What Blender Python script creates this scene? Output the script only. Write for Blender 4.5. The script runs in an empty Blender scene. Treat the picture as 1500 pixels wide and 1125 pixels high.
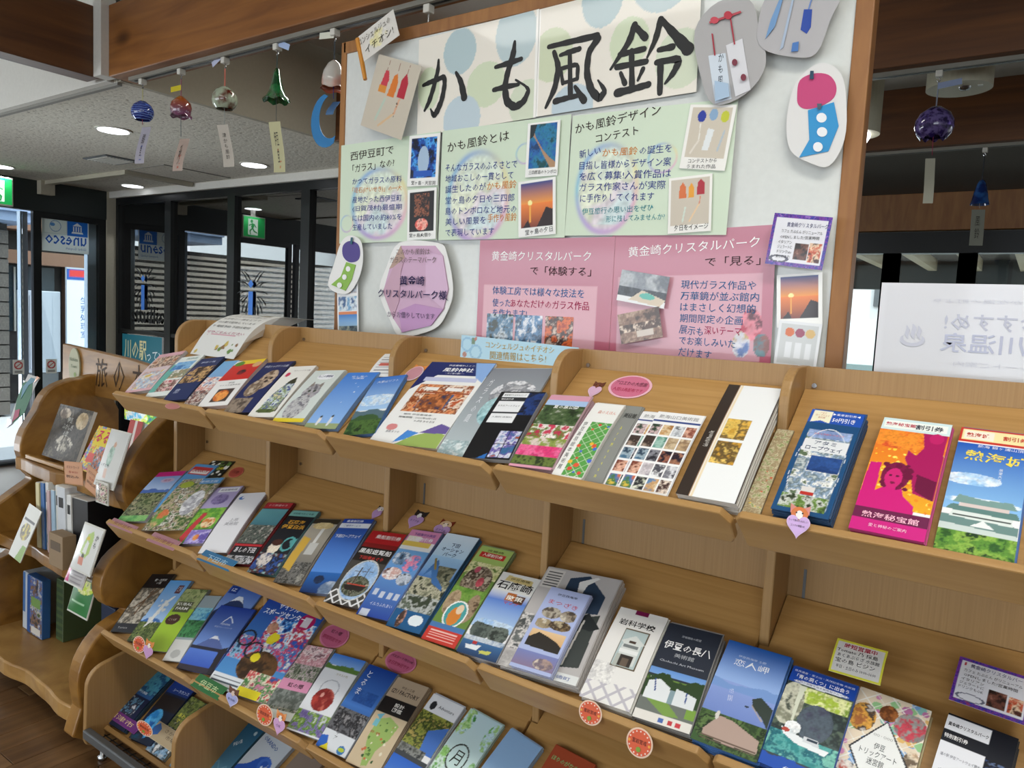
import bpy, bmesh, math, random
import numpy as np
from mathutils import Vector, Matrix
random.seed(4)
C = bpy.context.scene.collection
H = 1.42                                   # camera height over the floor, metres
CAM_AXES=((0.81538, 0.576786, 0.049725),(-0.093743, 0.046785, 0.994497),(0.571286, -0.815554, 0.092217))
# brochures: name -> (tier, x, up-slope start, width, height, lean in degrees, pile thickness), metres
PILES={
 'pinkmag':(1,-2.1789,0.0212,0.1037,0.1960,-19.4,0.012),
 'teal':(1,-2.0733,0.0173,0.0907,0.1960,-17.0,0.010),
 'navyfood':(1,-1.9780,0.0163,0.0929,0.1994,-15.3,0.010),
 'collage':(1,-1.8973,0.0105,0.0601,0.2039,-12.6,0.006),
 'redflower':(1,-1.7940,0.0177,0.1064,0.2041,-14.9,0.014),
 'dog':(1,-1.6871,0.0142,0.0981,0.2159,-12.0,0.010),
 'boat':(1,-1.5858,0.0127,0.0911,0.2086,-11.0,0.012),
 'cat':(1,-1.4785,0.0120,0.0985,0.2022,-9.4,0.014),
 'skypeng':(1,-1.3629,0.0120,0.0989,0.2112,-9.3,0.012),
 'skyhill':(1,-1.2352,0.0165,0.0844,0.2128,-17.2,0.012),
 'shrine':(1,-1.1024,0.0127,0.1873,0.2908,-5.3,0.008),
 'glass':(1,-0.9222,0.0145,0.1614,0.2921,-7.5,0.006),
 'blackglass':(1,-0.8704,0.0116,0.1071,0.2053,-8.1,0.018),
 'garden':(1,-0.7633,0.0079,0.0922,0.2106,-4.8,0.020),
 'ehon':(1,-0.6840,0.0050,0.0628,0.2084,-1.9,0.014),
 'greymus':(1,-0.6347,0.0049,0.0376,0.2204,-2.6,0.006),
 'artA':(1,-0.5664,0.0058,0.0935,0.2108,-2.2,0.005),
 'artB':(1,-0.5382,0.0052,0.0918,0.2141,-1.5,0.007),
 'moamap':(1,-0.4181,0.0047,0.1000,0.2864,-0.8,0.030),
 'atami':(1,-0.2722,0.0047,0.0835,0.2358,1.0,0.035),
 'magenta':(1,-0.1555,0.0048,0.0971,0.2458,0.9,0.025),
 'castle':(1,-0.0500,0.0049,0.0929,0.2531,1.1,0.015),
 'pinkonsen':(2,-2.1788,0.0208,0.1132,0.2173,-17.3,0.012),
 'animal':(2,-2.0115,0.0277,0.1617,0.2135,-17.1,0.016),
 'purple':(2,-1.8705,0.0200,0.0990,0.2239,-18.9,0.012),
 'uehara':(2,-1.7598,0.0188,0.0956,0.2275,-18.1,0.012),
 'train':(2,-1.6491,0.0148,0.0928,0.2190,-13.5,0.012),
 'ukiyo':(2,-1.5472,0.0129,0.0898,0.2156,-11.4,0.012),
 'gold':(2,-1.4464,0.0131,0.0813,0.2123,-13.0,0.012),
 'ropeway':(2,-1.3425,0.0150,0.0918,0.2365,-13.8,0.014),
 'ship':(2,-1.2487,0.0111,0.1042,0.2220,-7.8,0.014),
 'manyblue':(2,-1.1481,0.0095,0.0891,0.2558,-7.1,0.014),
 'ocean':(2,-1.0545,0.0080,0.0920,0.2720,-5.0,0.014),
 'monkey':(2,-0.9538,0.0062,0.0872,0.2617,-2.9,0.016),
 'ishiro':(2,-0.8535,0.0071,0.0949,0.2082,-3.8,0.020),
 'bigrey':(2,-0.7113,0.0110,0.1672,0.2455,-4.8,0.030),
 'matsu':(2,-0.7172,0.0066,0.0886,0.1894,-3.3,0.045),
 'iwashina':(2,-0.5652,0.0061,0.0970,0.1998,-2.5,0.030),
 'choh':(2,-0.4594,0.0066,0.1001,0.1962,-3.0,0.030),
 'koi':(2,-0.3522,0.0041,0.1075,0.1969,-0.1,0.030),
 'cave':(2,-0.2463,0.0058,0.1018,0.1801,2.0,0.030),
 'trip':(2,-0.1478,0.0070,0.1023,0.1831,3.4,0.020),
 'blackglass2':(2,-0.0359,0.0083,0.0888,0.1752,5.5,0.030),
 'arch':(3,-2.1930,0.0183,0.0981,0.2165,-17.0,0.010),
 'bike':(3,-2.1008,0.0159,0.0897,0.2206,-15.4,0.010),
 'koibo':(3,-2.0048,0.0159,0.0909,0.2145,-15.2,0.012),
 'greenlow':(3,-1.9197,0.0131,0.0663,0.2205,-15.9,0.010),
 'fuji':(3,-1.8116,0.0171,0.1370,0.2092,-11.0,0.012),
 'cycle':(3,-1.6240,0.0164,0.2305,0.2863,-6.2,0.014),
 'niji':(3,-1.4538,0.0129,0.1010,0.2017,-10.2,0.012),
 'wine':(3,-1.3496,0.0100,0.1062,0.2103,-6.5,0.014),
 'toru':(3,-1.2488,0.0062,0.0940,0.2188,-2.7,0.014),
 'factory':(3,-1.1456,0.0065,0.0961,0.2175,-3.0,0.016),
 'advent':(3,-1.0500,0.0052,0.0930,0.2140,1.5,0.012),
 'moon':(3,-0.9497,0.0076,0.0938,0.2117,4.4,0.014),
 'ltblue':(3,-0.8522,0.0106,0.0880,0.2024,8.6,0.014),
 'aqua':(4,-2.2167,0.0062,0.1101,0.2104,-2.3,0.016),
 'jelly':(4,-2.0773,0.0097,0.1024,0.2054,-6.4,0.014),
 'pengreen':(4,-1.9922,0.0047,0.0932,0.1815,-0.8,0.010),
 'crux':(4,-1.8612,0.0091,0.1033,0.2058,-5.7,0.010),
 'tealb':(4,-1.7600,0.0072,0.0903,0.2020,4.0,0.012),
 'wave':(4,-1.6485,0.0083,0.1156,0.2003,4.3,0.012),
 'brown':(4,-1.5226,0.0089,0.0913,0.2070,6.2,0.010),
 'seablue':(2,-2.105,.080,.1000,.2100,-8.0,.010),
 'yellowblack':(2,-2.060,.120,.0950,.2050,-10.0,.004),
 'fujisnow':(3,-1.855,.085,.1350,.2050,-8.0,.006),
 'orangelow':(3,-.720,.0060,.0980,.2150,4.0,.014),
 'brownmap':(1,-.350,.0060,.0280,.2050,0,.006),
}
# sheets on the board: name -> (lower left corner, right edge, up edge), metres
SHEETS={
 'title_left':((-1.5027, 1.616, 1.9091),(0.4033, 0.0, 0.009),(0.0058, 0.0, 0.2654)),
 'title_right':((-1.0984, 1.6155, 1.9195),(0.4236, 0.0, 0.0085),(0.0044, 0.0, 0.2622)),
 'green_left':((-1.8105, 1.614, 1.6116),(0.4001, 0.0, 0.0044),(0.0037, 0.0, 0.298)),
 'green_mid':((-1.4047, 1.6125, 1.6158),(0.4127, 0.0, 0.0002),(-0.0052, 0.0, 0.2978)),
 'green_right':((-0.9908, 1.611, 1.6204),(0.4091, 0.0, -0.006),(-0.0055, 0.0, 0.2883)),
 'pink_left':((-1.2561, 1.614, 1.3143),(0.4056, 0.0, 0.0018),(-0.0008, 0.0, 0.2995)),
 'pink_right':((-0.8487, 1.6155, 1.3078),(0.3835, 0.0, 0.0144),(-0.0021, 0.0, 0.3125)),
 'chime_photo':((-1.7059, 1.59, 1.9542),(0.1679, 0.0, -0.0583),(0.0612, 0.0, 0.1954)),
 'pol1':((-1.5265, 1.608, 1.7685),(0.1153, 0.0, -0.0021),(0.008, 0.0, 0.141)),
 'pol2':((-1.5192, 1.608, 1.6166),(0.1085, 0.0, 0.0029),(-0.0047, -0.0, 0.1419)),
 'pol3':((-1.1165, 1.607, 1.7688),(0.0967, 0.0, -0.0006),(0.0066, 0.0, 0.1339)),
 'pol4':((-1.1275, 1.607, 1.6174),(0.1122, 0.0, 0.0074),(-0.0038, 0.0, 0.1411)),
 'pol5':((-0.6983, 1.606, 1.7628),(0.1046, 0.0, -0.0125),(0.0096, 0.0, 0.1372)),
 'pol6':((-0.7153, 1.606, 1.6185),(0.1007, 0.0, 0.0047),(-0.0021, 0.0, 0.1237)),
 'sunset':((-0.4564, 1.606, 1.4198),(0.09, 0.0, 0.0075),(-0.0023, 0.0, 0.1093)),
 'chimecard':((-0.4563, 1.602, 1.3429),(0.0851, 0.0, -0.005),(0.0148, -0.0, 0.0928)),
 'lab1':((-0.8332, 1.604, 1.466),(0.1218, 0.0, -0.0163),(0.0172, 0.0, 0.071)),
 'lab2':((-0.8116, 1.602, 1.3625),(0.1034, 0.0, 0.0233),(-0.011, 0.0, 0.0699)),
 'park_sign':((-0.4838, 1.58, 1.5506),(0.1133, 0.0, -0.0132),(0.0161, 0.0, 0.1023)),
 'flag':((-1.6834, 1.575, 2.1283),(0.1382, 0.0, 0.0514),(-0.0296, 0.0, 0.0735)),
 'smallcards':((-1.7986, 1.608, 1.3329),(0.0924, 0.0, 0.0064),(0.0005, 0.0, 0.1665)),
 'blue_sign':((-1.1631, 1.434, 1.3018),(0.3314, 0.0, -0.0097),(0.002, 0.0, 0.0625)),
 'back_sign':((-0.2486, 1.51, 1.3335),(0.3363, 0.0, -0.0001),(0.0036, 0.0, 0.1774)),
}
# lettering: name -> [(text, centre x, centre y, width, height, turn, colour)] in the sheet own metres
WORDS={
 'green_left':[('西伊豆町で',0.1331,0.263,0.1803,0.0265,1.3,'2a1a14'),('「ガラス」なの?',0.1402,0.2256,0.1743,0.0245,2.0,'2a1a14'),('かつてガラスの原料',0.1566,0.1822,0.2048,0.0194,-1.7,'2a3a8a'),('「珪石(けいせき)」の一大',0.1576,0.1551,0.2049,0.0195,-1.5,'d8862a'),('産地だった西伊豆町',0.1585,0.1279,0.205,0.0195,-1.4,'2a3a8a'),('(旧賀茂村)最盛期',0.1595,0.1007,0.2052,0.0195,-1.2,'2a3a8a'),('には国内の約80%を',0.1605,0.0734,0.2053,0.0196,-1.0,'2a3a8a'),('生産していました',0.1423,0.0468,0.1671,0.0196,-0.6,'2a3a8a')],
 'green_mid':[('かも風鈴とは',0.1247,0.2581,0.2074,0.0276,4.0,'2a1a14'),('そんなガラスのふるさとで',0.1375,0.1931,0.2419,0.0204,-1.4,'2a3a8a'),('地域おこしの一貫として',0.1327,0.1647,0.229,0.0204,-1.0,'2a3a8a'),('誕生したのが',0.0897,0.1381,0.1399,0.0204,0.6,'2a3a8a'),('堂ヶ島の夕日や三四郎',0.1382,0.1067,0.2336,0.0205,-0.6,'2a3a8a'),('島のトンボロなど地元の',0.1431,0.0775,0.2402,0.0205,-0.5,'2a3a8a'),('美しい風景を',0.0947,0.0499,0.1403,0.0206,0.7,'2a3a8a'),('で表現しています',0.11,0.0201,0.1677,0.0206,0.4,'2a3a8a'),('かも風鈴',0.2119,0.1388,0.0952,0.0214,0.1,'d8862a'),('手作り風鈴',0.218,0.055,0.0931,0.0215,0.5,'d8862a')],
 'green_right':[('かも風鈴デザイン',0.1215,0.269,0.2236,0.0245,6.7,'2a1a14'),('コンテスト',0.1246,0.2339,0.111,0.0193,6.2,'2a1a14'),('新しい',0.0557,0.1977,0.0583,0.0196,7.5,'2a3a8a'),('目指し皆様からデザイン案',0.1483,0.1659,0.2386,0.0196,-0.9,'2a3a8a'),('を広く募集!入賞作品は',0.1505,0.14,0.2387,0.0196,-0.8,'2a3a8a'),('ガラス作家さんが実際',0.146,0.1143,0.2256,0.0197,-0.6,'2a3a8a'),('に手作りしてくれます',0.1349,0.0886,0.1951,0.0197,-0.3,'2a3a8a'),('かも風鈴',0.1364,0.194,0.0914,0.0192,-0.7,'d8862a'),('の誕生を',0.2269,0.1933,0.0792,0.0186,0.7,'2a3a8a'),('伊豆旅行の思い出をぜひ',0.1391,0.0601,0.1873,0.0156,1.7,'2a8a96'),('形に残してみませんか?',0.188,0.0402,0.1504,0.0153,1.5,'2a8a96')],
 'pink_left':[('黄金崎クリスタルパーク',0.1928,0.2558,0.3008,0.0252,-0.6,'ffffff'),('で「体験する」',0.2563,0.2179,0.1784,0.0226,-0.7,'3a2428'),('体験工房では様々な技法を',0.1896,0.1652,0.2803,0.0217,-0.8,'2f6fa8'),('使った',0.0803,0.1347,0.0581,0.0217,-0.0,'2f6fa8'),('あなただけのガラス作品',0.2272,0.134,0.2356,0.0214,-0.3,'b02a5a'),('を作れます!',0.1078,0.1078,0.1102,0.0217,0.4,'2f6fa8')],
 'pink_right':[('黄金崎クリスタルパーク',0.1973,0.2745,0.3067,0.0239,1.7,'ffffff'),('で「見る」',0.2927,0.2401,0.1217,0.021,0.1,'3a2428'),('現代ガラス作品や',0.2624,0.189,0.1695,0.0192,-1.9,'2a6a9c'),('万華鏡が並ぶ館内',0.2658,0.1641,0.1764,0.0192,-1.8,'2a6a9c'),('はまさしく幻想的',0.2627,0.1392,0.1702,0.0192,-1.7,'2a6a9c'),('期間限定の企画',0.2492,0.1141,0.1434,0.0193,-2.1,'2a6a9c'),('展示も',0.2053,0.088,0.0561,0.0193,-7.1,'2a6a9c'),('でお楽しみいた',0.242,0.0635,0.1292,0.0193,-2.5,'2a6a9c'),('だけます',0.2157,0.0372,0.077,0.0194,-5.7,'2a6a9c'),('深いテーマ',0.2775,0.0889,0.0828,0.0189,-1.0,'b02a5a')],
 'pol1':[('堂ヶ島・天窓洞',0.0617,0.0084,0.0904,0.0115,-2.2,'222222')],
 'pol2':[('堂ヶ島火祭り',0.0506,0.0127,0.0831,0.0116,-1.2,'222222')],
 'pol3':[('三四郎島のトンボロ',0.0522,0.0108,0.0819,0.0102,-1.0,'222222')],
 'pol4':[('堂ヶ島の夕日',0.0628,0.0124,0.0825,0.0139,2.2,'222222')],
 'pol5':[('コンテストから',0.0512,0.0189,0.0658,0.0088,3.9,'222222'),('うまれた作品',0.0504,0.0065,0.0661,0.0088,2.9,'222222')],
 'pol6':[('夕日をイメージ',0.0554,0.0118,0.0794,0.0137,0.3,'222222')],
 'flag':[('コンシェルジュの',0.063,0.0603,0.1329,0.0184,0.4,'555044'),('イチオシ!',0.0733,0.0264,0.1176,0.022,0.9,'444034')],
 'blue_sign':[('コンシェルジュのイチオシ',0.1728,0.0482,0.1928,0.0146,1.4,'c8a85a'),('関連情報はこちら!',0.1703,0.0256,0.1586,0.0195,2.6,'b89848')],
 'park_sign':[('黄金崎クリスタルパーク',0.0694,0.0838,0.0797,0.0094,1.4,'3a3a6a'),('カフェ たぷらん がリニューアル',0.0611,0.0702,0.0805,0.0068,0.7,'444444'),('OPENしました!営業時間',0.0587,0.059,0.0763,0.0068,2.7,'444444'),('イタリアン',0.0322,0.0474,0.0276,0.0068,0.2,'444444'),('ジェラートに',0.0334,0.0379,0.0289,0.0068,0.7,'444444'),('ドリンクetc',0.0339,0.0282,0.029,0.0068,0.9,'444444'),('楽しめます!',0.0331,0.0184,0.029,0.0068,1.1,'444444')],
 'back_sign':[],
}
# brush strokes of the title: (sheet, [(x, y, half width)])
BRUSH=[
 ('title_left',[(0.0207, 0.1371, 0.0044), (0.0423, 0.1412, 0.0066), (0.0689, 0.1445, 0.0062), (0.0984, 0.1496, 0.0066), (0.0992, 0.1251, 0.007), (0.0906, 0.0873, 0.0075), (0.0749, 0.06, 0.0084), (0.062, 0.0469, 0.007), (0.0499, 0.0683, 0.0022)]),
 ('title_left',[(0.0752, 0.1972, 0.0031), (0.0735, 0.1682, 0.0066), (0.0595, 0.1262, 0.007), (0.0438, 0.089, 0.007), (0.0275, 0.0673, 0.0035)]),
 ('title_left',[(0.139, 0.1528, 0.004), (0.1571, 0.1259, 0.0079), (0.1693, 0.0834, 0.0097)]),
 ('title_left',[(0.3317, 0.1988, 0.0035), (0.3283, 0.1677, 0.0084), (0.3116, 0.1249, 0.0075), (0.3042, 0.0894, 0.0079), (0.3115, 0.0515, 0.0097), (0.3382, 0.0332, 0.0092), (0.3661, 0.0439, 0.0079), (0.3807, 0.0711, 0.0053), (0.3673, 0.0844, 0.0026), (0.3383, 0.1025, 0.0026)]),
 ('title_left',[(0.2727, 0.1451, 0.0044), (0.3107, 0.1479, 0.007), (0.3534, 0.1521, 0.0053)]),
 ('title_left',[(0.2689, 0.0877, 0.0053), (0.3013, 0.0898, 0.007), (0.3473, 0.0897, 0.0044)]),
 ('title_right',[(0.048, 0.1501, 0.0051), (0.0631, 0.1124, 0.0071), (0.055, 0.0633, 0.0076), (0.0292, 0.0187, 0.0035)]),
 ('title_right',[(0.032, 0.1655, 0.0051), (0.0954, 0.1666, 0.0066), (0.1678, 0.167, 0.0076)]),
 ('title_right',[(0.1709, 0.1601, 0.0081), (0.1466, 0.1329, 0.0071), (0.1431, 0.0846, 0.0076), (0.1566, 0.0434, 0.0086), (0.1806, 0.018, 0.0091), (0.1967, 0.0351, 0.0061), (0.1756, 0.0625, 0.002)]),
 ('title_right',[(0.0667, 0.1393, 0.004), (0.0906, 0.1427, 0.0061), (0.1199, 0.1449, 0.0061)]),
 ('title_right',[(0.0695, 0.1038, 0.004), (0.0771, 0.0701, 0.0046)]),
 ('title_right',[(0.0694, 0.1064, 0.0046), (0.1186, 0.1107, 0.0051), (0.1174, 0.0749, 0.0046)]),
 ('title_right',[(0.0771, 0.0711, 0.004), (0.1174, 0.0749, 0.004)]),
 ('title_right',[(0.0938, 0.1362, 0.0051), (0.1002, 0.0367, 0.0066)]),
 ('title_right',[(0.0564, 0.0302, 0.0071), (0.0896, 0.0332, 0.0061), (0.128, 0.0352, 0.0051)]),
 ('title_right',[(0.1123, 0.0573, 0.004), (0.1386, 0.0214, 0.0086)]),
 ('title_right',[(0.2661, 0.173, 0.0071), (0.2546, 0.1377, 0.0076), (0.2083, 0.083, 0.003)]),
 ('title_right',[(0.269, 0.1678, 0.0061), (0.2941, 0.1398, 0.0081)]),
 ('title_right',[(0.2315, 0.1125, 0.0061), (0.2928, 0.1145, 0.0061)]),
 ('title_right',[(0.2247, 0.0851, 0.0066), (0.2996, 0.0854, 0.0061)]),
 ('title_right',[(0.2611, 0.1154, 0.0061), (0.2666, 0.0273, 0.0066)]),
 ('title_right',[(0.2353, 0.07, 0.004), (0.2475, 0.0444, 0.0061)]),
 ('title_right',[(0.2925, 0.0703, 0.0051), (0.2806, 0.0464, 0.003)]),
 ('title_right',[(0.2288, 0.0256, 0.0091), (0.2708, 0.029, 0.0071), (0.3075, 0.033, 0.0071)]),
 ('title_right',[(0.3311, 0.1719, 0.0071), (0.3205, 0.1304, 0.0066), (0.3017, 0.0944, 0.0025)]),
 ('title_right',[(0.3299, 0.1744, 0.0051), (0.3632, 0.1362, 0.0086), (0.3989, 0.0958, 0.0132)]),
 ('title_right',[(0.3295, 0.1058, 0.0051), (0.3623, 0.1068, 0.0071)]),
 ('title_right',[(0.3258, 0.0788, 0.0061), (0.3836, 0.0791, 0.0076), (0.3679, 0.049, 0.0066), (0.3488, 0.029, 0.0025)]),
 ('title_right',[(0.3353, 0.0726, 0.0071), (0.3371, 0.01, 0.0061)]),
]
# stickers: name -> (where, tier, x, up, width, height)
STICKERS={
 'pinkoval_a':('tray',1,-0.6821,0.2862,0.0947,0.0732),
 'pinkoval_b':('tray',3,-1.4770,0.2574,0.0971,0.0711),
 'pinkoval_c':('tray',3,-1.2371,0.2616,0.0966,0.0587),
 'brown_heart':('tray',1,-0.7525,0.2639,0.0300,0.0445),
 'cat_heart_a':('tray',2,-1.3758,0.2860,0.0301,0.0395),
 'cat_heart_b':('tray',2,-1.2473,0.2966,0.0463,0.0517),
 'dog_heart':('tray',2,-1.1558,0.2891,0.0487,0.0499),
 'redoval':('tray',2,-1.9980,0.2962,0.0569,0.0459),
 'corgi_heart_a':('tray',1,-1.2511,0.2496,0.0489,0.0566),
 'corgi_heart':('lip',1,(-0.2692,1.1391,1.1358),12,0.0338,0.0402),
 'orange_a':('lip',2,(-0.5813,1.1174,0.7377),12,0.0451,0.0414),
 'orange_b':('lip',2,(-0.4848,1.1140,0.7215),12,0.0476,0.0480),
 'orange_c':('lip',3,(-2.0372,1.1077,0.4229),12,0.0636,0.0458),
 'heart_c':('lip',3,(-1.9860,1.1076,0.4223),12,0.0490,0.0433),
 'orange_d':('lip',3,(-1.4606,1.1071,0.4199),12,0.0608,0.0491),
 'heart_d':('lip',3,(-1.4029,1.1069,0.4187),12,0.0421,0.0453),
 'heart_e':('lip',3,(-1.5898,1.1068,0.4186),12,0.0486,0.0404),
 'green_card':('lip',3,(-1.7078,1.1164,0.4039),55,0.1235,0.0375),
 'blue_card':('lip',2,(-1.7018,1.1314,0.7439),55,0.1414,0.0338),
 'pink_card_a':('lip',2,(-2.1677,1.1278,0.7414),55,0.1387,0.0264),
 'pink_card_b':('lip',2,(-1.9484,1.1282,0.7417),55,0.1367,0.0324),
 'pink_disc':('lip',1,(-1.9249,1.1373,1.1240),55,0.0656,0.0250),
 'purple_card':('lip',4,(-2.2118,1.1477,0.1174),55,0.1938,0.0306),
 'orange_e':('lip',4,(-2.0415,1.1274,0.1590),12,0.0857,0.0370),
 'fish_card':('lip',4,(-1.9812,1.1684,0.1319),55,0.1731,0.0498),
}
# ------------------------------------------------------------------ camera, sky, lamps, exposure
sc = bpy.context.scene
cam = bpy.data.objects.new('camera', bpy.data.cameras.new('camera')); C.objects.link(cam)
cam.data.sensor_width = 36; cam.data.lens = 1100/1500*36; cam.data.clip_start = .02; cam.data.clip_end = 200
cr, cu, cb = [Vector(a) for a in CAM_AXES]
cam.matrix_world = Matrix(((cr.x, cu.x, cb.x, 0), (cr.y, cu.y, cb.y, 0), (cr.z, cu.z, cb.z, H), (0, 0, 0, 1)))
sc.camera = cam
w = bpy.data.worlds.new('sky'); sc.world = w; w.use_nodes = True
bg = w.node_tree.nodes['Background']; bg.inputs[0].default_value = (.84, .92, 1, 1); bg.inputs[1].default_value = 3.8
sc.view_settings.view_transform = 'Standard'; sc.view_settings.look = 'None'; sc.view_settings.gamma = 1
sc.view_settings.use_curve_mapping = False; sc.view_settings.exposure = -0.24
sc.cycles.max_bounces = 6; sc.cycles.diffuse_bounces = 3; sc.cycles.transmission_bounces = 6; sc.cycles.caustics_reflective = False; sc.cycles.caustics_refractive = False
def area(name, loc, sx, sy, power, col, rot=(0, 0, 0)):
    l = bpy.data.lights.new(name, 'AREA'); l.shape = 'RECTANGLE'; l.size = sx; l.size_y = sy; l.energy = power; l.color = col
    o = bpy.data.objects.new(name, l); C.objects.link(o); o.location = loc; o.rotation_euler = rot; return o
DAY = (.90, .95, 1); LAMP = (1, .97, .90)
area('ceiling_lamp', (.35, .45, 2.70), 1.3, .35, 31, LAMP)
area('ceiling_lamp', (-1.6, .35, 2.70), 1.3, .25, 9, LAMP)
area('ceiling_lamp', (.9, -1.6, 2.70), 1.3, .3, 18, LAMP)
area('ceiling_lamp', (-1.9, 2.3, 2.72), 1.2, .2, 12, LAMP)  # added light hidden behind the front beam, brightening the soffit and beams
area('ceiling_lamp', (-5.2, 4.4, 2.40), 1.6, .8, 4, LAMP)  # added light inside the studio, brightening the background of the window lettering
area('window_daylight', (1.2, -4.9, 1.4), 5.0, 1.8, 45, DAY, (math.radians(96), 0, math.radians(6)))
area('window_daylight', (-4.2, -4.9, 1.3), 4.4, 2.0, 85, DAY, (math.radians(112), 0, math.radians(-4)))  # added fill at the unseen front opening, tilted up to brighten the ceiling
area('door_daylight', (-7.05, 1.2, .38), 3.4, .6, 95, DAY, (math.radians(122), 0, math.radians(-90)))  # added low fill outside the door, tilted up to brighten the low ceiling
sun = bpy.data.lights.new('sun', 'SUN'); sun.energy = 4.5; sun.angle = .01; sun.color = (1, .97, .92); so = bpy.data.objects.new('sun', sun); C.objects.link(so)
so.rotation_euler = Vector((-.24, .22, -.94)).to_track_quat('-Z', 'Y').to_euler()
# ------------------------------------------------------------------ colours and materials
def srgb(h):
    r = [int(h[i:i+2], 16)/255 for i in (0, 2, 4)]
    return np.array([c/12.92 if c <= .04045 else ((c+.055)/1.055)**2.4 for c in r])
MATS = {}
def nodes(name):
    m = bpy.data.materials.new(name); m.use_nodes = True; MATS[name] = m
    return m, m.node_tree.nodes, m.node_tree.links, m.node_tree.nodes['Principled BSDF']
def plain(name, h, rough=.5, metal=0, spec=.5, bump=0, bscale=60, trans=0, emit=None, es=1, coat=0, alpha=1):
    if name in MATS: return MATS[name]
    m, n, l, b = nodes(name)
    b.inputs['Base Color'].default_value = (*srgb(h), 1); b.inputs['Roughness'].default_value = rough
    b.inputs['Metallic'].default_value = metal; b.inputs['Specular IOR Level'].default_value = spec
    b.inputs['Transmission Weight'].default_value = trans; b.inputs['Coat Weight'].default_value = coat; b.inputs['Coat Roughness'].default_value = .04
    b.inputs['Alpha'].default_value = alpha
    if emit: b.inputs['Emission Color'].default_value = (*srgb(emit), 1); b.inputs['Emission Strength'].default_value = es
    t = n.new('ShaderNodeTexNoise'); t.inputs['Scale'].default_value = bscale; t.inputs['Detail'].default_value = 4
    tc = n.new('ShaderNodeTexCoord'); l.new(tc.outputs['Object'], t.inputs['Vector'])
    mx = n.new('ShaderNodeMix'); mx.data_type = 'RGBA'; mx.blend_type = 'MULTIPLY'; mx.inputs[0].default_value = .12
    mx.inputs[6].default_value = (*srgb(h), 1); l.new(t.outputs['Fac'], mx.inputs[7]); l.new(mx.outputs[2], b.inputs['Base Color'])
    if bump:
        bp = n.new('ShaderNodeBump'); bp.inputs['Strength'].default_value = bump; bp.inputs['Distance'].default_value = .004
        l.new(t.outputs['Fac'], bp.inputs['Height']); l.new(bp.outputs[0], b.inputs['Normal'])
    return m
def wood(name, c1, c2, scale=(3, 60, 60), rough=.42, knots=None, coord='Object', dist=.6):
    m, n, l, b = nodes(name); b.inputs['Roughness'].default_value = rough
    tc = n.new('ShaderNodeTexCoord'); mp = n.new('ShaderNodeMapping'); mp.inputs['Scale'].default_value = scale
    l.new(tc.outputs[coord], mp.inputs[0])
    t = n.new('ShaderNodeTexNoise'); t.inputs['Scale'].default_value = 1; t.inputs['Detail'].default_value = 6; t.inputs['Distortion'].default_value = dist
    l.new(mp.outputs[0], t.inputs['Vector'])
    r = n.new('ShaderNodeValToRGB'); r.color_ramp.elements[0].position = .3; r.color_ramp.elements[1].position = .7
    r.color_ramp.elements[0].color = (*srgb(c1), 1); r.color_ramp.elements[1].color = (*srgb(c2), 1); l.new(t.outputs['Fac'], r.inputs[0])
    out = r.outputs[0]
    t2 = n.new('ShaderNodeTexNoise'); t2.inputs['Scale'].default_value = 1.7; l.new(tc.outputs[coord], t2.inputs['Vector'])
    r3 = n.new('ShaderNodeValToRGB'); r3.color_ramp.elements[0].position = .3; r3.color_ramp.elements[1].position = .7
    r3.color_ramp.elements[0].color = (.86, .85, .84, 1); l.new(t2.outputs['Fac'], r3.inputs[0])
    mx = n.new('ShaderNodeMix'); mx.data_type = 'RGBA'; mx.blend_type = 'MULTIPLY'; mx.inputs[0].default_value = 1
    l.new(out, mx.inputs[6]); l.new(r3.outputs[0], mx.inputs[7]); out = mx.outputs[2]
    if knots:
        v = n.new('ShaderNodeTexVoronoi'); v.inputs['Scale'].default_value = 1; mk = n.new('ShaderNodeMapping'); mk.inputs['Scale'].default_value = knots
        l.new(tc.outputs[coord], mk.inputs[0]); l.new(mk.outputs[0], v.inputs['Vector'])
        r2 = n.new('ShaderNodeValToRGB'); r2.color_ramp.elements[0].position = .04; r2.color_ramp.elements[1].position = .13
        r2.color_ramp.elements[0].color = (.22, .16, .12, 1); r2.color_ramp.elements[1].color = (1, 1, 1, 1); l.new(v.outputs['Distance'], r2.inputs[0])
        m2 = n.new('ShaderNodeMix'); m2.data_type = 'RGBA'; m2.blend_type = 'MULTIPLY'; m2.inputs[0].default_value = 1
        l.new(out, m2.inputs[6]); l.new(r2.outputs[0], m2.inputs[7]); out = m2.outputs[2]
    l.new(out, b.inputs['Base Color'])
    bp = n.new('ShaderNodeBump'); bp.inputs['Strength'].default_value = .12; bp.inputs['Distance'].default_value = .001
    l.new(t.outputs['Fac'], bp.inputs['Height']); l.new(bp.outputs[0], b.inputs['Normal'])
    return m
wood('maple_across', 'ac8249', 'be945b', (2.5, 90, 90)); wood('maple_upright', 'a27d4c', 'ae8957', (330, 330, 4)); wood('maple_edge', 'ab824c', 'bb945d', (3, 40, 40))
wood('beam_wood', '764619', '9c642c', (2, 30, 24), .5, (1.6, 1.6, 3.2)); wood('beam_dark', '56331a', '784a24', (2, 30, 24), .5, (1.5, 1.5, 3))
wood('beam_cross', '50301a', '6c4422', (30, 2, 24), .5, (1.6, 1.6, 3))
wood('log_wood', '77501f', 'a87a38', (4, 5, 5), .35, (2.2, 2.2, 2.2), dist=2.2); wood('log_edge', 'a27840', 'c2985a', (6, 6, 14), .35, dist=1.6)
wood('plank_a', '66482c', '8a6844', (40, 3, 10), .3); wood('plank_b', '5a3f26', '7a5a3a', (46, 3, 10), .3); wood('plank_c', '735233', '94714a', (38, 2.5, 10), .3)
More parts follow.
